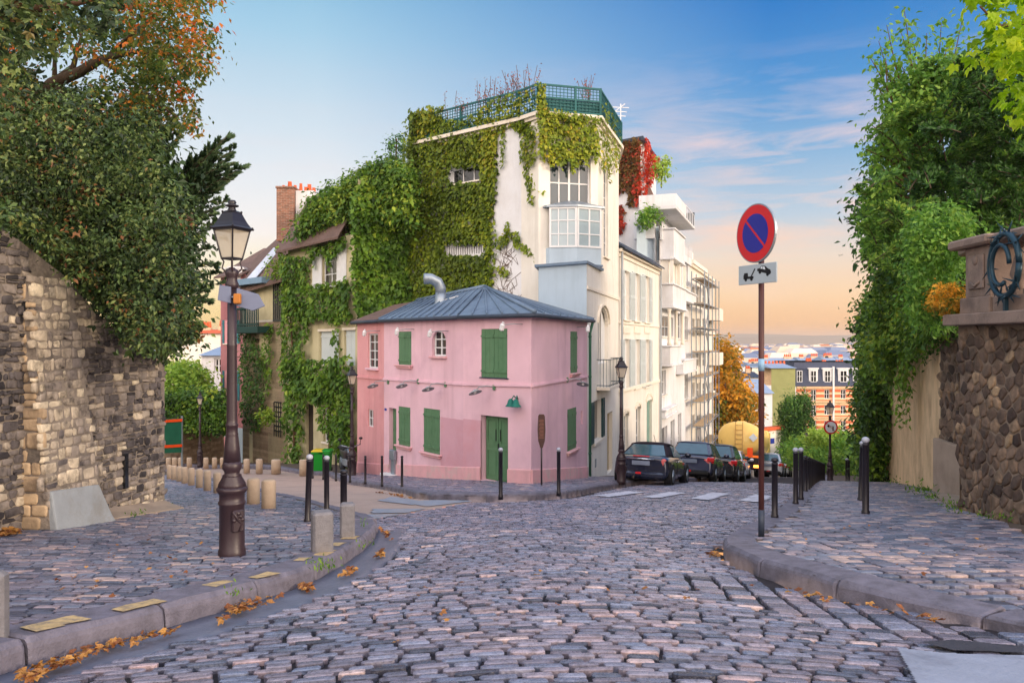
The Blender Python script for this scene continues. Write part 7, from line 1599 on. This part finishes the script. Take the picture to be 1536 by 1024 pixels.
vine(VH, [(486, 590), (540, 590), (540, 660), (528, 662), (520, 690), (510, 650), (496, 640)], 900, .6); vine(VH, [(505, 640), (540, 650), (540, 706), (526, 704)], 260, .4); vine(VH, [(506, 540), (506, 480), (512, 480), (512, 540)], 60, .1)
vine(VH, [(468, 372), (526, 352), (526, 366), (510, 378), (500, 402), (496, 378), (480, 384), (476, 400), (470, 384)], 340, .25); vine(VH, [(486, 470), (536, 466), (536, 480), (500, 482)], 200, .3)
cloud(lv, [(440, 372), (452, 330), (470, 300), (500, 282), (530, 268), (548, 250), (575, 244), (600, 250), (620, 262), (620, 340), (560, 326), (530, 330), (480, 346), (440, 360)], 34, 40, 640, 22, .42, .24, (.58, .2), dfun=lambda q, u: 38.5 - (q[:, 0] - 440) / 180 * 6.0 - u * 1.4)
cloud(lv, [(386, 392), (440, 372), (452, 350), (440, 345), (420, 368), (395, 388), (410, 420), (440, 420), (440, 385)], 39, 40, 36, 16, .3, .2, (.75, .15))
cloud(lv, [(540, 262), (560, 242), (590, 236), (606, 250), (600, 290), (570, 300)], 34, 36.5, 70, 22, .35, .22, (.42, .2))
vine(TH, [(366, 500), (385, 496), (402, 540), (404, 600), (396, 640), (384, 648), (370, 620), (366, 560)], 1300, .35, .2, .3); vine(TH, [(402, 482), (414, 484), (414, 560), (404, 600), (398, 540)], 320, .2, .2, .62)
vine(TH, [(416, 400), (440, 420), (440, 470), (430, 440), (425, 470), (418, 440)], 120, .15, .18, .8); cloud(lv, [(392, 618), (406, 614), (410, 628), (400, 645), (392, 640)], 37.5, 38.5, 16, 24, .22, .16, (.85, .12))
b = MB()
for px, y0, y1 in ((503, 700, 560), (450, 700, 470), (528, 706, 600)): q0, q1 = VH.uz(px, y0), VH.uz(px - 6, y1); b.tube([VH.pt(q0[0], q0[1], .3), VH.pt((q0[0] + q1[0]) / 2 + .1, (q0[1] + q1[1]) / 2, .2), VH.pt(q1[0], q1[1], .3)], [.08, .06, .04], 6)
plant('climbing_vine', lv, m_vine, 'dense green vines smothering the cream house left of the pink house', 'climbing plant', stems=b)
lv = Leaves(); C = cloud(lv, [(584, 236), (580, 214), (592, 202), (606, 204), (610, 222), (600, 238)], 34, 35.2, 26, 20, .22, .13, (.3, .2)); b = MB(); b.tube([P(593, 268, 34.8), P(594, 240, 34.8), P(595, 208, 34.8)], .04, 5); plant('small_roof_tree', lv, m_con, 'small sparse tree in a pot on the roof between vines and tower', 'tree', stems=b)
# ---- red creeper
lv = Leaves(); gr = lambda x, y: .5 * _sm(x, 952, 966)
on_fac(lv, RA, [(926, 212), (962, 206), (962, 296), (952, 292), (950, 310), (945, 308), (944, 284), (934, 286), (926, 292)], 1500, .26, (.03, .15), .12, (.16, .34), grad=gr); on_fac(lv, RA, [(926, 308), (934, 306), (938, 330), (936, 348), (927, 350)], 140, .26, (.03, .2), .1, (.5, .3))
on_fac(lv, RB, [(962, 206), (970, 216), (982, 238), (980, 268), (976, 262), (972, 280), (966, 262), (962, 310), (961, 280)], 620, .28, (.03, .2), .15, (.9, .15)); on_fac(lv, RA, [(950, 280), (962, 270), (966, 300), (958, 312)], 120, .26, (.05, .2), .1, (.9, .15))
plant('red_creeper', lv, m_redc, 'red and rust autumn creeper hanging on the house behind the white row', 'climbing plant')
lv = Leaves(); cloud(lv, [(982, 264), (985, 244), (994, 234), (1004, 240), (1002, 260), (992, 276)], 45, 46.2, 40, 14, .3, .2, (.95, .15)); b = MB(); b.tube([P(992, 282, 45.6), P(992, 262, 45.6), P(995, 244, 45.6)], .04, 5); plant('terrace_tree', lv, m_light, 'small pale green potted tree on the white terrace', 'tree', stems=b)
lv = Leaves(); cloud(lv, [(958, 334), (962, 312), (974, 308), (990, 318), (990, 334), (974, 340)], 43.6, 44.4, 40, 18, .3, .2, (.5, .2)); plant('terrace_shrub', lv, m_light, 'green shrub on the terrace under the creeper gable', 'shrub')
# ---- golden tree, clipped yews, hedges down the hill
def trunk(b, pts, rs, n=8): b.tube(pts, rs, n)
d = 74; lv = Leaves(); C = cloud(lv, [(1064, 520), (1078, 510), (1092, 514), (1104, 524), (1110, 536), (1100, 544), (1108, 556), (1118, 576), (1134, 602), (1140, 625), (1138, 650), (1110, 652), (1062, 662)], d, d + 7, 330, 26, .8, .5, (.55, .28), grad=lambda x, y: -.28 * _sm(y, 570, 640) * _sm(x, 1110, 1075)); b = MB(); p0 = P(1092, 680, d + 3)
trunk(b, [p0, P(1090, 620, d + 3), P(1084, 560, d + 3), P(1080, 522, d + 3)], [.4, .32, .2, .06])
for px, py in ((1122, 600), (1070, 590), (1105, 560), (1128, 640), (1066, 625)): trunk(b, [P(1089, 640, d + 3), P((1089 + px) / 2, (630 + py) / 2, d + 3), P(px, py, d + 3)], [.2, .13, .05], 6)
t = plant('golden_tree', lv, m_yel2, 'golden autumn tree behind the tanker lorry', 'tree', crown='crown'); b.build('trunk', m_bark, t)
d = 58
for i, (x0, x1, y0) in enumerate(((1171, 1190, 599), (1184, 1202, 596), (1196, 1218, 595))):
    lv = Leaves(); cloud(lv, [(x0, 680), (x0 - 1, 640), (x0 + 1, y0 + 14), (x0 + 6, y0), (x1 - 5, y0 + 2), (x1, y0 + 16), (x1 + 1, 640), (x1 - 2, 680)], d - .8 + i * .3, d + 1 + i * .3, 130, 26, .34, .3, (.35, .2), droop=-.8, aspect=.3, flat=1.8)
    t = plant('clipped_yew', lv, m_con, 'dark upright yew, %s of the three before the striped house' % ('left one', 'middle one', 'right one')[i], 'tree', 'upright yews', crown='crown'); b = MB(); trunk(b, [P((x0 + x1) / 2, 690, d + .2), P((x0 + x1) / 2, 600, d + .2)], [.15, .05]); b.build('trunk', m_bark, t)
lv = Leaves(); cloud(lv, [(1176, 690), (1178, 668), (1200, 656), (1222, 662), (1232, 650), (1250, 648), (1280, 658), (1310, 664), (1310, 700), (1240, 690)], 48, 56, 330, 28, .55, .3, (.45, .2), grad=lambda x, y: .3 * _sm(y, 640, 660) * _sm(x, 1210, 1220) * _sm(x, 1250, 1236)); cloud(lv, [(1210, 660), (1216, 646), (1240, 646), (1246, 662)], 46, 48, 40, 26, .4, .22, (.95, .1)); cloud(lv, [(1176, 694), (1190, 668), (1240, 676), (1290, 688), (1330, 700), (1300, 712), (1230, 704)], 43, 46, 120, 24, .4, .22, (.6, .2))
plant('bend_hedge', lv, m_light, 'mixed green shrubs and hedge at the bend below the striped house', 'hedge')
# left street hedge and bright tree behind
lv = Leaves(); cloud(lv, [(230, 640), (236, 590), (270, 584), (334, 590), (336, 640)], 38.5, 42, 330, 26, .45, .24, (.45, .2)); cloud(lv, [(244, 630), (250, 622), (336, 628), (336, 648), (290, 644)], 38, 39, 60, 24, .35, .2, (.35, .2)); plant('street_hedge', lv, m_vine, 'thick green hedge hanging over the stone wall down the left street', 'hedge')
lv = Leaves(); cloud(lv, [(236, 590), (240, 545), (262, 540), (290, 546), (312, 562), (320, 590)], 44, 48, 130, 26, .6, .3, (.85, .15)); b = MB(); trunk(b, [P(275, 660, 46), P(272, 600, 46), P(270, 555, 46)], [.2, .14, .05]); t = plant('bright_tree', lv, m_light, 'bright yellow-green tree behind the left street hedge', 'tree', crown='crown'); b.build('trunk', m_bark, t)
# ---- left garden trees
dark = [(-40, 60), (10, 100), (60, 140), (100, 140), (150, 158), (176, 178), (200, 160), (236, 172), (226, 200), (252, 206), (232, 236), (250, 246), (246, 276), (286, 292), (262, 312), (304, 330), (272, 350), (296, 366), (262, 380), (282, 398), (292, 416), (262, 436), (286, 466), (262, 474), (282, 506), (258, 520), (244, 490), (232, 522), (206, 512), (180, 478), (140, 440), (110, 410), (70, 372), (40, 345), (-40, 310)]
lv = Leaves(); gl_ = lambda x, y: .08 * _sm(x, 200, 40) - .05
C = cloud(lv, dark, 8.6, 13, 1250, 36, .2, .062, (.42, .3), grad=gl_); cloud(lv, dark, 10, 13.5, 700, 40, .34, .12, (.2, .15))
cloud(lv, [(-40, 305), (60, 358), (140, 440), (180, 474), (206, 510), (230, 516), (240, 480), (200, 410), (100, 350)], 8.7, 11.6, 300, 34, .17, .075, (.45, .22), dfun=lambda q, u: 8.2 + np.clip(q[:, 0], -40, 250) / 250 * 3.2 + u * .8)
cloud(lv, [(236, 430), (290, 470), (300, 500), (282, 512), (262, 535), (236, 530)], 10.9, 12, 60, 26, .16, .09, (.55, .25)); b = MB()
trunk(b, [P(40, 460, 11), P(60, 330, 11), P(90, 240, 11.2), P(120, 160, 11.4)], [.3, .24, .18, .1]); trunk(b, [P(70, 300, 11), P(140, 280, 10.6), P(230, 300, 10.4), P(290, 330, 10.3)], [.14, .1, .06, .02]); trunk(b, [P(60, 350, 11), P(140, 400, 10.6), P(220, 440, 10.8), P(270, 490, 11)], [.14, .1, .06, .02])
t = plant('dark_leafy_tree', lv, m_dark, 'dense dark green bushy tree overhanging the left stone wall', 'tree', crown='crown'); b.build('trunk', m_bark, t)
# conifer with feathery boughs
lv = Leaves(); b = MB()
def bough(p0, p1, sag, n, wd, L, t=.4, nj_=.45):
    p0, p1 = Vector(p0), Vector(p1); mid = p0.lerp(p1, .5) + Vector((0, 0, sag)); pts = [p0.lerp(mid, k / 4).lerp(mid.lerp(p1, k / 4), k / 4) for k in range(5)]; b.tube(pts, [.014, .012, .009, .006, .003], 5)
    ax = (p1 - p0).normalized(); A_ = np.array([list(p) for p in pts])
    nt_ = max(6, int((p1 - p0).length / .09))
    for k in range(nt_):
        s_ = (k + rg.random()) / nt_; f = s_ * 4; i = min(3, int(f)); q = A_[i] + (A_[i + 1] - A_[i]) * (f - i); sd = rg.choice((-1, 1)); side = np.cross(np.array(ax), (0, 0, 1)); side /= np.linalg.norm(side) + 1e-6
        l = wd * (1.15 - s_) * rg.uniform(.5, 1); tip = q + np.array(ax) * l * .85 + side * sd * l * .55 + np.array((0, 0, rg.uniform(-.2, .25) * l)); m_ = n
        r = rg.random((m_, 1)); pts2 = q + r * (tip - q); dr = (tip - q) / (np.linalg.norm(tip - q) + 1e-6)
        dirs = dr + rg.normal(0, nj_, (m_, 3)); nn = np.cross(dirs, rg.normal(0, 1, (m_, 3))); lvd.append((pts2, dirs, np.full(m_, L), np.clip(rg.normal(t, .2, m_), 0, 1)))
def needles(name, m, parent, wid=.16):
    P_ = np.concatenate([q[0] for q in lvd]); D_ = np.concatenate([q[1] for q in lvd]); L_ = np.concatenate([q[2] for q in lvd])[:, None]; T_ = np.concatenate([q[3] for q in lvd]); D_ /= np.linalg.norm(D_, axis=1, keepdims=True)
    w = np.cross(D_, rg.normal(0, 1, D_.shape)); w /= np.linalg.norm(w, axis=1, keepdims=True); w *= L_ * .15
    V = np.stack([P_ - w * .5, P_ + D_ * L_ * .5 - w, P_ + D_ * L_, P_ + D_ * L_ * .5 + w], 1).reshape(-1, 3); return mesh_np(name, V, np.arange(len(V)).reshape(-1, 4), m, np.repeat(T_, 4), parent)
lvd = []
for x0, y0, x1, y1, d, n in ((200, 330, 338, 206, 12.2, 20), (210, 350, 364, 252, 12.0, 20), (220, 330, 350, 232, 12.6, 18), (215, 390, 340, 300, 12.3, 18), (230, 400, 330, 330, 12.0, 16), (220, 440, 340, 408, 12.2, 16), (225, 470, 330, 424, 12.5, 14), (180, 300, 268, 205, 12.6, 18), (180, 260, 262, 175, 12.6, 16), (170, 250, 228, 130, 12.8, 16), (210, 370, 300, 265, 12.8, 20), (160, 230, 250, 240, 12.4, 18), (230, 360, 320, 300, 12.7, 18), (235, 455, 322, 455, 12.6, 14), (200, 420, 312, 372, 12.6, 18), (150, 240, 200, 140, 12.6, 16), (230, 300, 352, 244, 12.1, 18), (240, 330, 330, 282, 12.2, 18), (225, 290, 338, 222, 12.3, 18), (230, 345, 318, 322, 12.3, 18), (220, 420, 326, 396, 12.2, 18), (225, 450, 316, 438, 12.3, 16), (190, 220, 250, 150, 12.5, 16), (200, 260, 272, 190, 12.5, 16), (256, 300, 341, 205, 12, 26), (258, 298, 352, 224, 12.1, 26), (258, 300, 366, 250, 12, 28), (258, 302, 346, 268, 12.1, 26), (254, 296, 322, 226, 12.2, 26), (256, 300, 334, 250, 11.9, 26), (250, 296, 300, 240, 12.2, 24)):
    bough(P(x0, y0, d), P(x1, y1, d - .5), .12, n * 3, .55, .085, .55, .22)
    bough(P(x0 - 12, y0 + 14, d + .4), P(x1 - 22, y1 + 20, d + .3), .1, n * 3, .5, .085, .42, .22)
trunk(b, [P(185, 560, 12.8), P(190, 400, 12.8), P(196, 240, 12.8), P(205, 130, 12.8)], [.2, .16, .1, .03])
t = thing('conifer', 'dark conifer with feathery boughs reaching out beside the large lamp', 'tree', P(190, 500, 12.8)); needles('crown', leafmat('cypress_needle', [(0, s8(58, 84, 64)), (.5, s8(94, 124, 86)), (1, s8(150, 168, 120))], trans=.35), t, .10); b.build('trunk', m_bark, t)
# autumn tree over the top-left corner
lv = Leaves(); aut = [(-40, -40), (322, -40), (320, 8), (300, 18), (314, 36), (318, 60), (302, 84), (318, 92), (300, 112), (292, 100), (288, 124), (302, 140), (282, 150), (290, 170), (296, 186), (278, 200), (262, 186), (246, 196), (240, 160), (200, 165), (180, 150), (160, 160), (150, 120), (120, 150), (100, 128), (60, 110), (40, 128), (-40, 100)]
og = lambda x, y: .17 * _sm(x, 150, 260) * _sm(y, 150, 60) - .1
cloud(lv, aut, 9.5, 13, 720, 22, .20, .08, (.36, .3), grad=og, holes=[(44, 76, 130, 130), (150, 84, 176, 120), (180, 128, 200, 150)]); b = MB()
trunk(b, [P(-60, 300, 11.5), P(20, 190, 11.2), P(80, 125, 11), P(120, 108, 10.9), (P(150, 90, 10.8)), P(200, 78, 10.8), P(290, 86, 10.8)], [.22, .14, .09, .075, .06, .035, .012]); trunk(b, [P(84, 122, 11), P(110, 100, 11), P(118, 70, 11), P(128, 30, 11)], [.06, .04, .025, .01], 6); trunk(b, [P(82, 124, 11), P(82, 90, 11), P(84, 50, 11)], [.04, .025, .01], 6); trunk(b, [P(150, 90, 10.8), P(190, 115, 10.8), P(230, 150, 10.6), P(270, 180, 10.6)], [.04, .025, .018, .008], 6); trunk(b, [P(160, 88, 10.8), P(210, 40, 10.8), P(250, 10, 10.8)], [.04, .025, .01], 6); trunk(b, [P(85, 130, 11), P(110, 150, 11), P(150, 165, 11)], [.06, .04, .02], 6)
t = plant('autumn_tree', lv, m_aut, 'spreading tree turning orange over the top of the left garden', 'tree', crown='crown'); b.build('trunk', m_bark, t)
lv = Leaves(); cloud(lv, [(-60, -60), (190, -40), (180, 10), (150, 40), (120, 30), (100, 60), (60, 50), (40, 90), (10, 80), (0, 140), (-60, 180)], 5.2, 6.4, 110, 22, .17, .055, (.45, .28)); b = MB(); trunk(b, [P(-150, 60, 5.8), P(-20, 20, 5.8), P(90, 10, 5.8), P(170, -5, 5.8)], [.06, .04, .025, .01], 6)
plant('overhanging_branch', lv, m_dark, 'near dark leafy branch in the top left corner', 'branch', stems=b, lobes=3)
# ---- right side
lvd = []; b = MB(); con = [(1300, 330), (1296, 300), (1310, 262), (1322, 220), (1340, 178), (1380, 140), (1410, 118), (1440, 104), (1480, 92), (1540, 70), (1620, 60), (1620, 420), (1440, 420), (1340, 420), (1300, 380)]
q = samp(con, 560); dd_ = 15 + rg.random(560) * 8
for (px, py), d in zip(q, dd_):
    p0 = P(px, py, d); ang = rg.uniform(0, 6.28); l = rg.uniform(.5, 1.1); bough(p0 - Vector((math.cos(ang) * l * .5, math.sin(ang) * l * .5, .15)), p0 + Vector((math.cos(ang) * l * .5, math.sin(ang) * l * .5 - .1, rg.uniform(.05, .5))), .1, 40, .6, .125, .34 + .3 * (px < 1370) + rg.normal(0, .12))
trunk(b, [P(1440, 560, 20), P(1440, 400, 20), P(1445, 250, 20), P(1450, 120, 20)], [.4, .34, .2, .05], 10); trunk(b, [P(1560, 520, 19), P(1560, 300, 19), P(1560, 60, 19)], [.4, .28, .06], 10); trunk(b, [P(1370, 560, 22), P(1370, 400, 22), P(1375, 180, 22)], [.3, .22, .05], 8)
t = thing('tall_conifers', 'tall dense dark green conifers rising behind the right garden wall', 'tree', P(1440, 500, 20)); needles('crown', m_con, t); b.build('trunk', m_bark, t)
lv = Leaves(); cloud(lv, con, 18, 24, 420, 30, .5, .2, (.2, .15)); lv.build('inner_crown', m_con, t)
lv = Leaves(); b = MB(); tips = ((1306, 88), (1318, 62), (1330, 38), (1356, 12), (1352, 50), (1368, 60), (1412, 34), (1390, 50), (1444, 28), (1425, 60), (1300, 218), (1304, 185), (1312, 96), (1328, 72), (1326, 150), (1340, 120), (1462, 60), (1330, 108), (1306, 250), (1316, 130), (1294, 222), (1372, 96), (1350, 90), (1400, 88), (1436, 80), (1300, 270), (1296, 292), (1310, 200))
for px, py in tips:
    d = 16 + rg.random(); p1 = P(px, py, d); p0 = P(1390 + (px - 1390) * .25, 230 + (py - 100) * .35, d + .8); m_ = p0.lerp(p1, .55) + Vector((rg.normal(0, .1), 0, .1)); b.tube([p0, m_, p1], [.03, .016, .006], 5)
    for s_ in np.linspace(.3, 1, 9): p = p0.lerp(p1, s_); n = 9; lv.add(np.array(p) + rg.normal(0, .10, (n, 3)), rg.normal(0, 1, (n, 3)) + (0, 0, .6), .14 * rg.uniform(.7, 1.2, n), rg.uniform(.3, .75, n))
cloud(lv, [(1330, 180), (1340, 120), (1380, 90), (1450, 90), (1460, 140), (1400, 180), (1350, 220)], 15.8, 17, 130, 18, .3, .13, (.55, .2)); cloud(lv, [(1302, 330), (1300, 300), (1308, 280), (1320, 300), (1320, 360), (1330, 400), (1300, 372)], 16.5, 18, 70, 18, .26, .12, (.5, .2))
t = plant('leafy_tree', lv, m_light, 'light green leafy tree with loose sprays above the right conifers', 'tree', stems=b, crown='crown')
lv = Leaves(); cloud(lv, [(1366, 420), (1362, 360), (1372, 326), (1392, 308), (1420, 304), (1446, 318), (1456, 345), (1450, 372), (1430, 392), (1434, 430), (1430, 470), (1400, 500), (1370, 470)], 12.6, 14.2, 260, 30, .2, .1, (.42, .2)); plant('round_shrub', lv, m_light, 'rounded bright green shrub beside the stone balustrade', 'shrub')
lv = Leaves(); cloud(lv, [(1398, 462), (1396, 440), (1416, 428), (1440, 430), (1450, 446), (1448, 466), (1430, 472)], 11.7, 12.6, 70, 24, .11, .07, (.55, .3)); plant('golden_shrub', lv, m_yel2, 'small yellow and rust shrub at the foot of the balustrade', 'shrub')
# ivy curtain over the pale wall and the overgrown wall beyond
lv = Leaves(); OW = Facade(PW.pt(-20, 0)[:2], PW.pt(0, 0)[:2])
cur = [(1322, 440), (1350, 400), (1372, 400), (1400, 440), (1436, 470), (1430, 520), (1412, 480), (1404, 560), (1398, 520), (1392, 530), (1386, 580), (1382, 640), (1376, 640), (1376, 590), (1368, 540), (1362, 600), (1352, 560), (1346, 520), (1336, 560), (1330, 540), (1324, 560)]
on_fac(lv, PW, cur, 3600, .15, (.02, .35), .5, (.55, .2), droop=1.4, nj=.6); on_fac(lv, GC, [(1400, 470), (1436, 470), (1432, 520), (1418, 492), (1408, 520), (1402, 560)], 260, .12, (.02, .2), .15, (.5, .2), droop=1.4)
cloud(lv, [(1320, 460), (1330, 400), (1352, 360), (1380, 350), (1400, 420), (1440, 450), (1440, 480), (1380, 520), (1330, 520)], 14, 17, 330, 26, .3, .13, (.5, .22), dfun=lambda q, u: 21 - (q[:, 0] - 1320) / 120 * 7.5 + u * 1.2)
cloud(lv, [(1308, 480), (1316, 440), (1332, 380), (1352, 380), (1340, 470), (1330, 560), (1314, 560), (1308, 530)], 20, 24, 190, 28, .4, .17, (.6, .2))
plant('hanging_ivy', lv, m_vine, 'green ivy curtain hanging over the pale wall on the right', 'climbing plant')
lv = Leaves(); cloud(lv, [(1300, 600), (1300, 560), (1297, 500), (1304, 462), (1316, 446), (1332, 470), (1334, 540), (1330, 620), (1328, 722), (1304, 716), (1302, 690), (1296, 650)], 24.5, 29, 520, 32, .45, .2, (.34, .2)); cloud(lv, [(1282, 600), (1286, 580), (1296, 564), (1296, 620), (1288, 612)], 27, 28.5, 16, 20, .28, .18, (.45, .2)); cloud(lv, [(1294, 640), (1304, 620), (1316, 660), (1310, 716), (1300, 690)], 26, 29, 90, 30, .4, .18, (.3, .2))
plant('wall_hedge', lv, m_vine, 'tall dark green ivy hedge over the wall beyond the pale wall', 'hedge')
lv = Leaves(); lim = [(1458, -30), (1466, 20), (1472, 60), (1480, 90), (1500, 92), (1508, 100), (1512, 150), (1526, 175), (1536, 190), (1600, 190), (1600, -40)]
cloud(lv, lim, 4.6, 5.6, 90, 12, .12, .062, (.5, .25), droop=1.2, aspect=.6); b = MB(); trunk(b, [P(1640, -40, 5.2), P(1560, 30, 5.2), P(1500, 40, 5.1), P(1470, 10, 5)], [.03, .02, .012, .006], 5); plant('lime_branch', lv, m_lime, 'bright backlit yellow-green leaves in the top right corner', 'branch', stems=b, lobes=5)
# ---- weeds and fallen leaves
lv = Leaves()
for px, py, n, s_ in ((1385, 742, 60, .12), (1398, 750, 40, .1), (1372, 736, 40, .12), (1340, 726, 30, .12), (1428, 762, 40, .08), (1440, 772, 30, .08), (1478, 778, 30, .07), (1510, 782, 26, .07), (1418, 762, 20, .06), (490, 856, 40, .05), (482, 846, 20, .05), (352, 893, 20, .04), (548, 822, 20, .05), (245, 762, 30, .07), (208, 774, 24, .06), (545, 790, 16, .05), (1320, 722, 24, .12)):
    x, y = gp(px, py); z = gz(x, y); P_ = np.stack([x + rg.normal(0, s_, n), y + rg.normal(0, s_, n), z + np.abs(rg.normal(0, s_ * .7, n))], 1); lv.add(P_, rg.normal(0, 1, (n, 3)) + (0, -.3, .4), s_ * .9 * rg.uniform(.5, 1.1, n), rg.uniform(.3, .8, n), -1.2, .35)
tag(lv.build('weeds', m_vine), 'small green weeds growing along wall feet and kerbs', 'weeds', None, 'stuff')
lv = Leaves(); V_ = []
def litter(poly, n, h, L=.036, lift=.012):
    for q in samp(poly, n): x, y = gp(q[0], q[1], h); lv.add(np.array([[x, y, gz(x, y, h) + lift + abs(rg.normal(0, .012))]]), np.array([[rg.normal(0, .35), rg.normal(0, .35), 1]]), L * rg.uniform(.6, 1.4), rg.uniform(.35, 1), 0, .75)
litter([(20, 1022), (60, 1000), (120, 980), (190, 962), (200, 966), (130, 990), (60, 1024)], 130, 0); litter([(190, 962), (250, 950), (270, 944), (272, 950), (200, 970)], 30, 0); litter([(340, 918), (352, 906), (395, 906), (380, 914), (350, 922)], 50, 0); litter([(320, 930), (420, 896), (430, 900), (330, 936)], 36, 0)
litter([(450, 884), (470, 878), (466, 888)], 24, 0, .045); litter([(510, 864), (534, 852), (536, 858), (514, 868)], 26, 0, .045); litter([(565, 796), (580, 796), (590, 812), (578, 806)], 26, 0, .045); litter([(560, 838), (576, 826), (574, 836)], 18, 0, .045)
litter([(0, 798), (28, 796), (28, 804), (0, 806)], 50, PV, .06); litter([(1062, 832), (1074, 828), (1080, 836), (1068, 838)], 24, 0, .04); litter([(1108, 860), (1150, 876), (1250, 900), (1420, 934), (1410, 938), (1200, 896)], 40, 0, .04)
litter([(100, 820), (320, 790), (320, 860), (200, 900), (60, 930)], 40, PV + .005, .03); litter([(1150, 800), (1400, 780), (1530, 840), (1400, 870), (1200, 840)], 26, PV + .005, .03); litter([(600, 860), (1100, 820), (1200, 960), (500, 980)], 16, .0, .035); litter([(560, 738), (620, 750), (600, 744)], 26, 0, .06)
tag(lv.build('fallen_leaves', leafmat('fallen_leaf', [(0, s8(84, 54, 34)), (.5, s8(134, 82, 46)), (1, s8(190, 140, 70))], trans=.1), fold=.16, lobes=3), 'brown and orange fallen leaves along the gutters', 'leaves', None, 'stuff')
# ================================================================= HAZE
hz = MB(); hz.box((0, 3000, -8), (11000, 8200, 156)); mh = bpy.data.materials.new('haze_air'); mh.use_nodes = True; nt = mh.node_tree; nt.nodes.clear()
pv = nd(nt, 'ShaderNodeVolumePrincipled'); pv.inputs['Color'].default_value = (1, .84, .72, 1); pv.inputs['Density'].default_value = .0002; pv.inputs['Anisotropy'].default_value = .2
ho = nd(nt, 'ShaderNodeOutputMaterial'); nt.links.new(pv.outputs[0], ho.inputs['Volume'])
tag(hz.build('haze', mh), kind='stuff')
